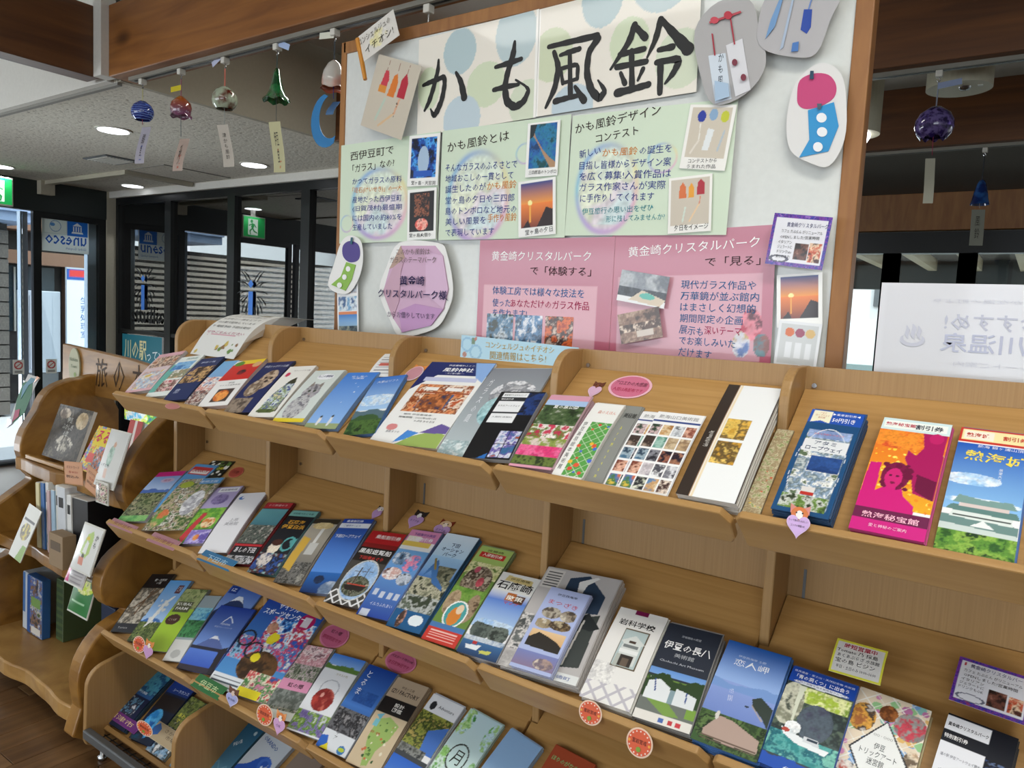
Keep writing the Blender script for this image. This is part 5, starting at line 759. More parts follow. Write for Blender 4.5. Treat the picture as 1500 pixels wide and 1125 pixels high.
   ('t', '熱海城', .56, .745, .84, .09, 'e8d450', -4, 1), ('t', '熱海 錦ヶ浦山頂', .6, .84, .62, .025, 'e8ecf4', 0), ('t', '熱海城', .26, .937, .32, .04, 'c43428', 0, 1), ('t', '割引券', .78, .937, .34, .04, 'c43428', 0, 1), ('t', '展\n望\n大\n天\n守', .66, .6, .05, .13, 'e8f0f8', 0)]),
 'pinkonsen': (BS, 'brochure with a magenta top band above mountains and onsen rocks, second tier far left', 'a8acb0', [('bg', '8ab0d8'), ('gr', .5, .9, 'b4c8e4', '88a8dc'), ('rc', 0, .9, 1, 1, 'cc2880'), ('el', .62, .8, .24, .05, 'c4b4d0'), ('mt', .55, .12, '4a6cb0', 3, 3), ('ph', 0, .08, 1, .54, ['4a5a34', '8a9068', '2e3c22', 'a8a080'], 7, 33), ('ph', 0, 0, 1, .1, ['5aa058', '88c070'], 5, 3), ('t', '温泉', .62, .8, .26, .04, 'b04a70', 0)]),
 'animal': ('leaflet_stack', 'wide green zoo leaflet crowded with animals, second tier left', 'b0b4a8', [('ph', 0, 0, 1, 1, ['3c5a2c', '7a8a54', 'c8b49a', '5a4a3a', 'e0dcd0', '4a6a34'], 9, 34), ('pe', .22, .22, .16, .16, ['d87848', '6aa048', 'e8b088'], 3, 4), ('pe', .72, .5, .2, .24, ['c8c8cc', 'a0a0a8', 'e4e4e6'], 6, 6), ('rc', .5, .88, 1, 1, '5a9ad0'), ('el', .22, .88, .16, .07, 'a8b838'), ('t', '動物王国', .72, .93, .4, .05, 'e8f0f8', 0)]),
 'purple': (BS, 'brochure with violet flowers above and a butterfly on green below', '9a94a0', [('bg', '5a8a38'), ('rc', 0, .6, 1, 1, 'b0a4cc'), ('pe', .5, .76, .3, .1, ['6a5a90', '9080b4', '4a4070'], 6, 5), ('rc', .2, .9, .95, .98, 'e8e8ec'), ('ph', 0, .24, 1, .6, ['5a9c38', '8cc048', '3a7428'], 5, 35), ('pe', .68, .34, .24, .09, ['d8823a', 'f0d8b0', '8a4420'], 6, 36), ('pl', [(0, .1), (.2, .02), (.44, .5), (.28, .52)], 'c83c44'), ('ph', .28, 0, 1, .22, ['8a78c8', 'c4b8e8', '6a5ab0'], 5, 37), ('pe', .6, .1, .1, .05, ['e07040', 'f0a860'], 5, 5), ('t', '昆虫植物園', .58, .94, .6, .035, '5a4a70', 0)]),
 'uehara': (BS, 'nearly plain white museum brochure with small grey characters, second tier', 'a89ca0', [('bg', 'eaeaee'), ('el', .2, .91, .1, .035, '4a78c0'), ('el', .25, .92, .05, .02, 'eaeaee'), ('t', '上原\n美術館', .52, .48, .48, .12, '9a9aa0', 0)]),
 'train': (BS, 'black and red brochure with a dim train photo, second tier', '7a2a30', [('bg', '1c1c20'), ('rc', 0, .9, 1, 1, 'b03038'), ('rc', 0, 0, .05, 1, '8a2a30'), ('gr', .58, .88, '3a6a78', '6aa8b0'), ('ph', 0, .3, 1, .6, ['24282a', '6a7068', '3a4440', 'a8a49c'], 8, 38), ('rc', 0, .26, 1, .29, 'b82c34'), ('ph', 0, 0, 1, .12, ['1a1a1e', 'c8c8cc', '2a2a30'], 12, 12), ('t', 'あしの下田', .5, .2, .76, .08, 'e0dce0', 0, 1), ('t', 'ミニ鉄道ゆき', .5, .95, .7, .035, 'f0d0d0', 0)]),
 'ukiyo': (BS, 'woodblock style brochure with orange lettering and a kimono figure, second tier', '5a7a7c', [('bg', '1e2228'), ('rc', 0, .9, 1, 1, '78b0a8'), ('pl', [(.75, .5), (1, .36), (1, .55)], '5aa0a0'), ('ri', .76, .45, .2, .1, .14, '5aa8a8'), ('pe', .36, .38, .2, .1, ['e8dcc8', 'd8c4a8'], 3, 5), ('el', .36, .46, .2, .05, '4a2c24'), ('ph', .0, .0, 1, .3, ['2a3c7a', '3a5a9c', '1c2430', '6a3c3c', '8ab0b4'], 6, 39), ('pe', .3, .2, .25, .1, ['24304c', 'd8d0c8', '3a4a78'], 6, 2), ('t', '石廊海\n伊豆白浜', .5, .76, .84, .15, 'd8a030', 0, 1), ('t', '浮世絵でたどる旅', .5, .95, .8, .03, '24404a', 0)]),
 'gold': (BS, 'grey brochure with a lighthouse tower and a pointed gold banner, second tier', '9a948c', [('gr', 0, 1, '5c5c5c', 'b8b0a0'), ('rc', 0, .92, 1, 1, '3a3428'), ('ph', 0, 0, 1, .3, ['4a4a48', '7a7874', '2e2e2c', '9a9890'], 8, 40), ('pe', .5, .88, .4, .06, ['c8b078', 'e0cc98'], 3, 3), ('rc', .52, .5, .66, .84, 'd8d8d4'), ('rc', .48, .42, .8, .6, 'c4c4c0'), ('pl', [(.0, .22), (.34, .16), (.38, .66), (.06, .7)], 'cfa848')]),
 'ropeway': (BS, 'deep blue ropeway brochure fading to sea, second tier', '7a88a8', [('gr', .25, 1, '5a90dc', '1c3c9c'), ('rc', 0, .86, 1, .93, 'e4e8f0'), ('gr', 0, .25, '1a3468', '2c68b4'), ('pe', .4, .16, .16, .05, ['1c2c4c', '2a4060'], 5, 5), ('pe', .85, .05, .3, .1, ['a8b4c4', '687c98'], 3, 4), ('t', '下田ロープウェイ', .5, .74, .84, .05, 'f0f4fa', 0, 1), ('t', '乗車割引券', .42, .965, .56, .035, 'e8ecf4', 0, 1), ('t', 'ご優待サービス', .42, .895, .56, .03, '2a4a9c', 0)]),
 'ship': (BS, 'black and red cruise brochure with an oval ship photo and white lattice', '7a7478', [('bg', '4a4844'), ('rc', 0, .82, 1, 1, 'b8282c'), ('rc', 0, .76, 1, .82, '8a2424'), ('rc', 0, .56, 1, .76, '2a2624'), ('dm', 0, 0, 1, .17, 'e8e8ea', 4, .22), ('pe', .56, .32, .42, .25, ['8ab0dc', 'a8c4e4', '6a94cc'], 3, 3), ('pe', .56, .24, .36, .13, ['3a4430', '7a7c6c', '24281c', 'b0a894'], 8, 41), ('pl', [(.24, .24), (.86, .26), (.8, .19), (.34, .18)], '2a2422'), ('rc', .3, .25, .82, .262, 'c04a3a'), ('ln', .45, .26, .45, .48, .01, '4a3c34'), ('ln', .66, .26, .66, .5, .01, '4a3c34'), ('ln', .3, .42, .8, .44, .006, '5a4c44'), ('ln', .34, .3, .66, .48, .005, '5a4c44'), ('ri', .56, .32, .43, .26, .03, 'd0d0cc'),
   ('t', '乗船割引券', .58, .92, .72, .06, 'f4e8e4', 0, 1), ('t', '黒船遊覧船', .5, .70, .92, .07, 'f0f0f0', 0, 1), ('t', '下田港めぐり', .5, .61, .7, .05, 'c43a34', 0, 1)]),
 'manyblue': (BS, 'blue and pink aquarium brochure full of small photos, second tier', '7a8cb8', [('gr', 0, .75, '2a48a0', '78b0e4'), ('rc', 0, .86, 1, 1, 'd88cb4'), ('rc', 0, .8, .9, .86, 'e8c860'), ('rc', .05, .86, .48, .92, 'f0e8d8'), ('pe', .3, .64, .28, .08, ['d8e0ec', '6a88a8', '3a4a5c'], 6, 2), ('pe', .7, .6, .26, .1, ['4a90d0', 'e88aa8', 'b8d8ec'], 6, 3), ('pe', .3, .46, .3, .07, ['d0a8a0', 'e8e0e0', '6a4844'], 6, 4), ('pe', .76, .42, .22, .07, ['3a4450', 'c0c8d4', '6a7888'], 6, 5), ('rc', .1, .22, .24, .28, 'c4ccdc'), ('rc', .34, .2, .48, .26, 'c4ccdc'), ('rc', .58, .2, .72, .26, 'c4ccdc'), ('rc', .8, .2, .94, .26, 'c4ccdc'), ('rc', .06, 0, .34, .07, 'c8d0e0'), ('t', '入場割引券', .52, .89, .72, .05, 'f4f0f4', 0, 1), ('t', '下田海中水族館', .52, .95, .7, .035, '3a3a8a', 0), ('t', 'イルカふれあい', .56, .13, .7, .035, 'd4dcf0', 0)]),
 'ocean': (BS, 'light blue ocean park brochure with a diving whale, second tier', '3a6488', [('gr', .72, 1, 'b8d8f0', 'dcecf8'), ('gr', .48, .74, '2460a8', 'a8d0f0'), ('ph', 0, .3, 1, .5, ['4a4c40', '8a8c74', 'b8b49c', '2c3428'], 7, 42), ('ph', .42, .5, .96, .64, ['4a4c3c', '7a7a64', '2c3428'], 6, 4), ('pl', [(.12, .5), (.2, .62), (.3, .7), (.38, .66), (.55, .52), (.85, .44), (.9, .4), (.5, .46), (.28, .58)], '3f6ca4'), ('ln', .2, .7, .36, .6, .03, '8a7430'), ('ph', 0, .16, 1, .32, ['d8dce0', '5a6454', 'b4b8b4', '3a4434'], 4, 43), ('rc', 0, 0, 1, .17, '1f5a8c'), ('pe', .28, .09, .1, .08, ['e8c8b4', '4a342c', 'c89888'], 4, 3), ('el', .7, .1, .2, .05, 'e8f0f4'),
   ('t', '下田\nオーシャン\nパーク', .5, .82, .66, .15, '1c3c68', 0, 1)]),
 'monkey': (BS, 'green brochure with a troop of monkeys and a teal round logo, second tier', '8a9a70', [('bg', '6a8a40'), ('rc', 0, .8, 1, 1, 'a8c46c'), ('ph', 0, .66, 1, .82, ['b8c078', 'e0dca8', '6a8a40'], 8, 44), ('pe', .5, .62, .42, .16, ['6a5a4a', '9a8a78', '4a3c30', 'b8ac98'], 6, 45), ('pe', .62, .62, .1, .05, ['c85a64', 'a84450'], 4, 3), ('pe', .34, .74, .08, .035, ['c05a6c'], 3, 3), ('ph', 0, .42, 1, .54, ['5a8a34', '7aa048'], 4, 5), ('pe', .2, .38, .2, .12, ['8a7258', 'b09a7c', '5a4634'], 6, 46), ('pe', .8, .36, .18, .14, ['8a7258', 'a08a70', '5a4634'], 6, 47), ('el', .5, .28, .32, .13, 'f0f0ec'), ('el', .5, .28, .28, .115, '4aa0a0'), ('el', .5, .26, .17, .09, 'd88434'), ('el', .56, .33, .1, .045, 'e8d0b0'), ('rc', 0, 0, 1, .13, 'c8382c'), ('st', .1, .03, .9, .12, 'f0c0b8', 4, .4), ('rc', 0, .13, 1, .17, '4a78b0'), ('rc', .1, .88, .88, .94, 'c83830'),
   ('t', '入園割引券', .5, .91, .6, .035, 'f8f0e8', 0, 1), ('t', '波勝崎', .5, .96, .5, .025, '5a4a28', 0)]),
 'ishiro': (BS, 'white topped brochure with big black brushed characters above rocky islets', 'b8b8bc', [('gr', .3, .7, 'b8d4f0', '4a78d0'), ('rc', 0, .76, 1, 1, 'ecece8'), ('gr', .64, .77, '4a78d0', 'e4e8ec'), ('pl', [(.16, .9), (.88, .88), (.86, .95), (.2, .97)], 'dcc888'), ('pe', .3, .28, .26, .12, ['3a4440', '5c6660', '242c2a'], 7, 48), ('pe', .74, .27, .24, .11, ['4a5450', '6a746c', '2c3430'], 7, 49), ('pe', .5, .38, .5, .03, ['c4d8ec', '9cc0e8'], 3, 3), ('gr', 0, .17, '16345c', '3a6ca0'), ('ph', 0, .15, 1, .2, ['c8d0d8', '3a6ca0'], 8, 5), ('pl', [(.12, .1), (.5, .12), (.44, .06), (.16, .06)], 'e4e8ec'), ('rc', .26, .12, .38, .15, 'b83030'), ('pl', [(.5, .07), (.8, .09), (.76, .05), (.54, .04)], 'c8c860'),
   ('t', '石廊崎', .5, .84, .9, .11, '181818', 0, 1), ('t', '伊豆南端', .54, .93, .5, .03, '3a3020', 0), ('rc', .42, .66, .66, .76, 'b86a30'), ('rc', .66, .64, .9, .74, '5a3a2c'), ('t', '散策', .66, .70, .42, .06, 'f4f0e8', 0, 1), ('t', 'マップ', .64, .635, .38, .035, 'c84040', 0, 1)]),
 'bigrey': ('leaflet_stack', 'thick stack of large grey leaflets with a tower drawing beneath the lilac brochure', 'c8c4c0', [('bg', 'bcb8b6'), ('pl', [(.36, .92), (.6, .98), (.9, .8), (.9, .62), (.6, .6), (.36, .75)], '2c3e54'), ('pl', [(.5, .9), (.7, .98), (.74, .97), (.62, .88), (.6, .78), (.54, .78)], 'e4e4e2'), ('rc', .02, .78, .26, .98, 'd4d0ca'), ('st', .04, .8, .24, .97, '3a3a3c', 6, .4), ('pl', [(.62, .1), (.95, .14), (.94, .62), (.72, .56)], '3a403e'), ('pl', [(.6, .48), (.8, .62), (1, .5), (.9, .46)], '22282a'), ('ln', .64, .14, .7, .52, .012, 'c8c4be'), ('ln', .74, .14, .78, .54, .012, 'c8c4be'), ('ph', 0, .16, .6, .5, ['9a9894', '4a4e4e', 'd4d0cc', '6a6e6c'], 8, 50), ('ph', 0, 0, .6, .14, ['a8a4a2', 'c4c0bc'], 5, 5), ('rc', .5, 0, 1, .07, 'e0e2e0'), ('el', .56, .035, .04, .022, '4a9a3c'), ('t', '松崎町', .78, .035, .26, .03, '3a5a9c', 0)]),
 'matsu': (BS, 'lilac brochure with red characters, five small photos and a sunset, on the thick grey stack', 'b4bcdc', [('bg', 'b0bce4'), ('pe', .34, .68, .24, .07, ['5a5048', 'b4ac9c', '8a8070'], 6, 1), ('pe', .76, .68, .2, .07, ['4a4038', 'a09484', 'c8c0b0'], 6, 2), ('pe', .28, .54, .22, .06, ['5a5040', 'a49478', 'd0c8b8'], 6, 3), ('pe', .68, .55, .26, .06, ['8a7454', '4a3c30', 'b8a888'], 6, 4), ('gr', .28, .46, 'd8a468', 'e8c89c'), ('pl', [(0, .26), (1, .24), (1, .30), (.8, .36), (.55, .4), (.3, .43), (.12, .36), (0, .38)], '2c2824'), ('rc', 0, .46, 1, .48, 'b0bce4'), ('rc', 0, 0, .09, 1, 'b0bce4'), ('rc', .93, 0, 1, 1, 'b0bce4'), ('gr', .04, .2, '8a7894', '7a84bc'), ('pe', .72, .1, .24, .06, ['a89088', '7a6c78', 'd8c8b8'], 5, 5), ('t', 'まつざき', .5, .81, .74, .06, 'c83c4c', -3), ('t', '伊豆西海岸', .5, .92, .5, .03, '33334a', 0)]),
 'iwashina': (BS, 'white brochure with a framed photo of an old white schoolhouse', 'e0ded6', [('bg', 'eceae6'), ('rc', .34, .95, .62, 1, '7a1c4c'), ('dm', 0, 0, 1, .2, 'c0bcc4', 3.2, .22), ('ph', 0, .18, .45, .38, ['eceae6', 'd4d2d0', 'eceae6'], 5, 5), ('rc', .3, .36, .8, .78, '5a4a30'), ('rc', .32, .375, .78, .765, 'b8c8c8'), ('pl', [(.36, .4), (.74, .4), (.74, .62), (.8, .64), (.56, .72), (.32, .64), (.38, .62)], 'd8dcd8'), ('rc', .42, .38, .68, .50, '3a3430'), ('rc', .48, .38, .62, .47, '6a5c50'), ('rc', .36, .52, .74, .56, 'eceeec'), ('rc', .48, .63, .62, .66, '4a3c34'), ('rc', .4, .58, .7, .61, '7a8080'), ('rc', .34, .37, .42, .5, 'b8bcb4'), ('t', '岩科学校', .48, .84, .74, .07, '1c1c1c', 0, 1)]),
 'choh': (BS, 'dark slate museum brochure with a long white building below green hills', '9a9894', [('bg', '2e3440'), ('gr', .46, .56, '6a98d8', '88b0e4'), ('mt', .30, .26, '2c4424', 7, 3), ('ph', 0, .28, 1, .42, GRNS, 7, 52), ('pl', [(.04, .2), (.06, .4), (.24, .44), (.46, .36), (.5, .2)], 'e4e8ea'), ('pl', [(.56, .2), (.56, .38), (.7, .36), (.94, .34), (.94, .2)], 'dfe4e6'), ('rc', .47, .2, .56, .34, '88a0a8'), ('ln', .16, .42, .22, .3, .012, '34508c'), ('ln', .76, .36, .78, .26, .012, '34508c'), ('rc', 0, .08, 1, .21, '6c726c'), ('pl', [(.1, .2), (.5, .2), (.75, .1), (.5, .08)], '7a9c48'), ('rc', .84, .11, 1, .2, '7aa040'), ('rc', 0, 0, 1, .08, 'e4e0d8'), ('rc', .44, .02, .52, .06, '4a6ab0'), ('rc', .6, .02, .68, .06, 'c03840'), ('rc', .74, .02, .82, .06, 'c83c44'), ('rc', 0, .56, 1, 1, '2e3440'), ('rc', 0, .5, 1, .555, '2e3440'), ('gr', .44, .5, '7aa4dc', '6a98d8'), ('mt', .32, .2, '2c4424', 7, 3, .21), ('pl', [(.04, .2), (.06, .36), (.24, .40), (.46, .34), (.5, .2)], 'e4e8ea'), ('pl', [(.56, .2), (.56, .35), (.7, .34), (.94, .31), (.94, .2)], 'dfe4e6'), ('rc', .47, .2, .56, .32, '88a0a8'), ('ln', .16, .39, .22, .28, .012, '34508c'), ('ln', .76, .33, .78, .24, .012, '34508c'),
   ('t', '伊豆の長八', .5, .76, .86, .09, 'f0f0f0', 0, 1), ('t', '美術館', .5, .665, .36, .045, 'b4b8bc', 0), ('t', '漆喰鏝絵の殿堂', .5, .88, .36, .025, 'b8bcc4', 0), ('t', 'Chohachi Art Museum', .5, .585, .8, .022, 'c0c4cc', 0)]),
 'koi': (BS, 'blue brochure with a calm bay, wooded cape and paved terrace', '4a78b8', [('gr', .58, 1, '9ab8e8', '2460b8'), ('gr', .25, .6, '7088c8', '8fa4dc'), ('mt', .5, .16, '7a9cd4', 4, 2, .52), ('pl', [(.66, .5), (.78, .54), (1, .46), (1, .28), (.88, .36), (.7, .44)], '34403a'), ('pl', [(.9, .34), (.7, .445), (.66, .47), (.69, .44), (.88, .33)], 'b0a498'), ('el', .62, .42, .03, .01, '2a3440'), ('ph', 0, 0, 1, .29, ['2c4424', '4c6838', '1e301a', '5e7a44'], 8, 53), ('pl', [(.12, .12), (.3, .27), (.5, .26), (.94, .17), (.96, .06), (.5, .05), (.14, .07)], 'b49c90'), ('st', .12, .04, .94, .09, '6a584c', 2, .4), ('el', .26, .27, .03, .04, 'd8d4cc'), ('pl', [(.1, .04), (.4, 0), (0, 0), (0, .1)], '3a5a30'),
   ('t', '恋人岬', .48, .80, .54, .07, 'f0f4fa', 0), ('t', '伊豆西海岸 土肥', .46, .865, .44, .022, 'd4e0f4', 0), ('t', 'いつまでも\n響く鐘の音', .34, .48, .07, .12, 'e4e8f8', 8)]),
 'cave': (BS, 'brochure with a white boat inside a sunlit sea cave under a blue heading', '3a5ca8', [('bg', '3a4648'), ('rc', 0, .82, 1, 1, '1c48a8'), ('ph', 0, .3, 1, .84, ['3c4a44', '586858', '2c3838', '4c5c58'], 4, 54), ('ph', .2, .66, .98, .82, ['a8c048', 'e0e4a8', '7a9838', 'c8d888'], 5, 55), ('pe', .14, .62, .2, .22, ['8a8c78', 'c8c8b4', '4a5248'], 6, 6), ('pl', [(.2, .82), (.3, .82), (.27, .6), (.28, .46), (.24, .46), (.22, .6)], 'd8dcc8'), ('pe', .58, .5, .26, .18, ['3c4854', '54606c', '4a4c60'], 3, 7), ('gr', .12, .34, '2a8890', '5a8c94'), ('ph', 0, .12, 1, .34, ['2f8a8c', '58a8a4', '1c6a78', '7ac0b0'], 6, 56), ('pl', [(.14, .38), (.72, .30), (.88, .30), (.84, .25), (.4, .27), (.2, .32)], 'eef2f4'), ('pl', [(.5, .36), (.7, .36), (.74, .30), (.5, .31)], 'd8dce0'), ('rc', .54, .33, .7, .35, '2c3c4c'), ('pe', .3, .4, .12, .06, ['f4f6f6', 'd0dce0'], 4, 4), ('el', .22, .36, .06, .02, 'b84a3c'), ('mt', .06, .08, '1c50b0', 4, 5), ('el', .5, .855, .42, .022, 'e8ecf4'),
   ('t', '「青の洞くつ」に出会う', .5, .91, .8, .045, 'f4f6fa', 0, 1), ('t', '世界遺産・富士山・天然記念物 天窓洞', .5, .962, .92, .022, 'e4eaf8', 0), ('t', '天然の洞窟を巡る遊覧船クルーズ', .5, .855, .76, .02, '2a3c7c', 0), ('t', '伊豆', .5, .03, .3, .04, 'f0f4fa', 0)]),
 'trip': (BS, 'brochure with a pastel diamond pattern and a white diamond title panel', 'c8b890', [('bg', 'e8d8c0'), ('dm', 0, 0, 1, 1, 'f2efe8', 4, .08), ('sp', 0, 0, 1, 1, ('88c0b8', 'c078a8', 'e0b870', '7aa8d8', 'd890b8', '98c890'), 90, .055, 8), ('dm', 0, 0, 1, 1, 'f2efe8', 4, .07), ('pe', .16, .72, .18, .14, ['a8683a', 'd8a048', '4a3c34', 'c8c0b8'], 7, 3), ('pe', .48, .83, .13, .08, ['6a3c20', 'a86838', 'd8a878'], 6, 4), ('pe', .8, .77, .22, .13, ['b0b0ac', '9a9a98', 'c84a5a', '8a8a88'], 5, 5), ('pe', .92, .45, .12, .12, ['c8a888', 'e0d0b8', '6a5a48'], 6, 6), ('pe', .14, .16, .18, .14, ['b84a3c', 'e0d8d0', '3a3c40'], 6, 7), ('pe', .86, .1, .2, .12, ['5a88c4', 'c8d4e0', '3a5a7c'], 5, 8), ('pl', [(.5, .76), (.9, .42), (.5, .08), (.1, .42)], '2c2e34'), ('pl', [(.5, .74), (.87, .42), (.5, .10), (.13, .42)], 'eef0ee'), ('t', '伊豆\nトリックアート\n迷宮館', .5, .43, .5, .2, '4a5054', 0), ('t', 'Izu Trick Art Museum', .5, .26, .26, .018, '777777', 0), ('t', '○○・○○○', .5, .6, .26, .02, '777777', 0)]),
 'blackglass2': (BS, 'black brochure with a large white coupon under the purple bordered notice', '2a2c30', [('bg', '141822'), ('ph', .62, 0, 1, .7, ['141c34', '3a5a98', '101420', '6a80a8'], 4, 57), ('pe', .98, .3, .1, .1, ['c88848', 'e8b870'], 4, 3), ('rc', 0, 0, .64, .98, 'e6e8ee'), ('rc', 0, .72, .66, .84, '1c2028'), ('rc', 0, .3, .64, .34, '1c2028'), ('t', '特別割引券', .2, .78, .34, .045, 'f4f4f4', 0, 1), ('t', '黄金崎クリスタルパーク', .33, .9, .58, .04, '22242c', 0, 1), ('t', '道の駅 伊豆アートウェイ館内', .33, .6, .56, .03, '777a84', 0), ('t', '大人 ● 小人 ●', .33, .46, .5, .025, '55585f', 0)]),
 'arch': (BS, 'dark brochure with a pale timber hall, far left of the third tier', '5a5650', [('bg', '2a2826'), ('ph', .05, .12, 1, .74, ['8a8478', 'c4bcac', '5a544a', 'a89c88'], 4, 58), ('ln', .3, .4, .9, .74, .03, '6a5038'), ('ln', .5, .3, .62, .74, .03, '6a5038'), ('rc', 0, .74, 1, 1, '1c1a1c'), ('rc', 0, 0, 1, .14, '20222a'), ('t', '能・古民家\nの宿', .6, .86, .5, .1, 'dcdcd8', 0), ('t', 'Terrace', .4, .07, .4, .03, 'c0c0bc', 0)]),
 'bike': (BS, 'sky blue brochure with an astronaut white figure and grassland, third tier', '8aa0b8', [('gr', .3, 1, 'a8c8ec', '5a9cd8'), ('mt', .28, .12, '3a6cb0', 5, 2), ('ph', 0, 0, 1, .3, ['5a6c34', '3a4c24', '7c8a4c', '22301c'], 8, 59), ('rc', .62, .78, .86, .92, '5a2c34'), ('pl', [(.3, .2), (.5, .3), (.64, .6), (.8, .72), (.74, .74), (.5, .62), (.36, .34)], 'e4e4e0'), ('sp', .3, .3, .7, .66, 'dcdcd8', 14, .05, 4), ('t', '仁科', .74, .85, .18, .09, 'e0d8d8', 0)]),
 'koibo': (BS, 'lime green brochure with a brown oval badge, third tier', '9aa4a0', [('bg', 'a4c838'), ('ph', 0, .66, 1, 1, ['7a8c54', 'a8b078', '4c5c30'], 7, 60), ('rc', .1, .6, .8, .78, '5a5c40'), ('el', .38, .48, .3, .085, '4a2c24'), ('t', 'KUBAL\nFARM', .45, .7, .66, .12, 'f0f0e8', 0, 1), ('t', 'こいぼ', .38, .48, .34, .035, 'd8c8b8', 0)]),
 'greenlow': (BS, 'narrow grey backed brochure behind the blue mountain one, third tier', 'a8aeb0', [('bg', '9aa8ac'), ('ph', 0, .34, 1, .6, ['2c6a3c', '4a9058', '1c4a2c'], 5, 61), ('ph', 0, .6, 1, .8, ['3a8cc0', '88c8d8', '2a6a9c'], 4, 5), ('rc', 0, 0, 1, .3, 'dcdcd8'), ('el', .5, .1, .25, .06, 'b8b8b4')]),
 'fuji': ('leaflet_stack', 'deep blue brochure with a mirrored snowy mountain, third tier', '3a4c88', [('gr', .3, 1, '7a9cdc', '1c3c98'), ('pl', [(.1, .34), (.45, .52), (.52, .52), (.95, .32)], '5a6ca8'), ('pl', [(.36, .47), (.45, .525), (.52, .525), (.62, .47), (.5, .48)], 'e8ecf4'), ('rc', 0, .3, 1, .345, '2c2c3c'), ('gr', .06, .30, '3a5cc0', '5a80d8'), ('rc', 0, 0, 1, .08, '3a3440'), ('pl', [(.85, 0), (1, 0), (1, .4), (.8, .34)], '2c2830'), ('ln', .5, .84, .38, .74, .012, 'e8f0fa'), ('ln', .5, .84, .66, .75, .012, 'e8f0fa'), ('t', 'MISHIMA', .5, .71, .28, .03, 'dce4f4', 0), ('t', '伊豆フルーツパーク', .5, .66, .5, .025, 'c8d4ec', 0)]),
 'cycle': ('magazine_stack', 'large busy blue magazine with cyclists and white lettering, third tier', '8a8c90', [('gr', 0, 1, '5aa0dc', '1c3c9c'), ('ph', .3, .55, 1, .8, ['2a5cb4', 'c83c50', 'e8f0f8', '3a88d0', '1c3478'], 9, 62), ('ph', 0, .3, 1, .55, ['e8e8e8', '3a78c0', 'd84a6a', '8ac0e0', '24406c'], 10, 63), ('pe', .55, .28, .3, .16, ['6a4a2c', '3a2818', '8a6840'], 5, 5), ('ph', .5, 0, 1, .24, ['d88aa8', '4a8a48', 'e8dcc8', 'c84a4a', '3a5a9c'], 10, 64), ('ri', .12, .52, .12, .08, .12, '22262c'), ('ri', .34, .42, .12, .08, .12, '22262c'), ('pe', .38, .68, .08, .06, ['c8937a', '3a2a24'], 4, 4), ('sp', .46, .56, .54, .62, 'e8d82c', 5, .05, 5), ('el', .5, .59, .07, .045, 'f0e030'), ('el', .44, .36, .07, .045, 'f0e030'), ('el', .8, .82, .12, .09, 'b01c5c'), ('rc', .74, .76, .86, .87, 'd8d0d8'), ('rc', 0, 0, .5, .14, 'e8ecf0'), ('st', .03, .02, .48, .13, '44505c', 3, .3), ('rc', .5, 0, .85, .08, 'f0e02c'),
   ('t', 'サイクル\nスポーツセンター', .42, .88, .7, .15, 'f4f6fa', 0, 1), ('t', 'Cycle Fun!', .6, .48, .5, .04, 'f08aa8', 0, 1)]),
 'niji': (BS, 'brochure with a pink band and rocky garden flowers, third tier', '9a9c98', [('ph', 0, 0, 1, 1, ['5a6a4c', '9a9a8c', '3c4c34', 'c8b8b8', '7a8a6c'], 8, 65), ('ph', 0, .72, 1, 1, ['e0b4bc', 'c88890', 'f0dcdc', '8a6068'], 8, 66), ('rc', 0, .36, 1, .5, 'dc94b4'), ('ph', 0, .14, 1, .36, ['5c625c', '8a908a', '3c443c'], 5, 5), ('rc', .0, 0, 1, .1, 'd8dcd4'), ('t', '虹の郷', .55, .43, .5, .06, '3a1c28', 0, 1)]),
 'wine': (BS, 'white brochure with a red glass bowl above lavender, third tier', 'b8c0bc', [('bg', 'e6e8ec'), ('gr', .86, 1, '88b0e8', '3a78d0'), ('mt', .8, .1, '5a7c3c', 4, 3, .76), ('rc', 0, .3, 1, .8, 'e6e8ec'), ('ph', 0, .02, 1, .26, ['6a5c94', '8a7cb0', '5a8038', '8aa850', 'c8ccd0'], 9, 67), ('ri', .5, .56, .26, .11, .05, 'b0b4bc'), ('pe', .5, .42, .3, .14, ['b8443a', '8c2c2a', 'd06c5c'], 3, 68), ('el', .42, .47, .05, .03, 'e0a094'), ('t', 'ガラスの杜', .62, .75, .36, .03, '9a8a5c', 0)]),
 'toru': (BS, 'brochure with deep blue sky over dark sea rocks and white lettering, third tier', 'a0a8b4', [('gr', .5, 1, '4a80d0', '143c90'), ('gr', .44, .52, '3a6ab0', '4a80d0'), ('ph', 0, .2, 1, .46, ['3c3c40', '6c6c70', '242428', '8c8a8c'], 6, 69), ('rc', 0, 0, 1, .2, 'e0e4e8'), ('pl', [(0, 0), (.35, 0), (.2, .14), (0, .12)], '3468c4'), ('pl', [(.12, 0), (.4, 0), (.3, .07)], 'e0d02c'), ('el', .78, .05, .12, .045, '3a7ab8'), ('el', .78, .055, .1, .02, 'b8c83c'), ('ph', .2, .55, .9, .7, ['3a68b4', '2a58a4'], 4, 5), ('t', 'と\nる\nま', .22, .78, .16, .3, 'eef2fa', 0), ('t', '空\n中\nア', .42, .2, .1, .16, '55585c', 0)]),
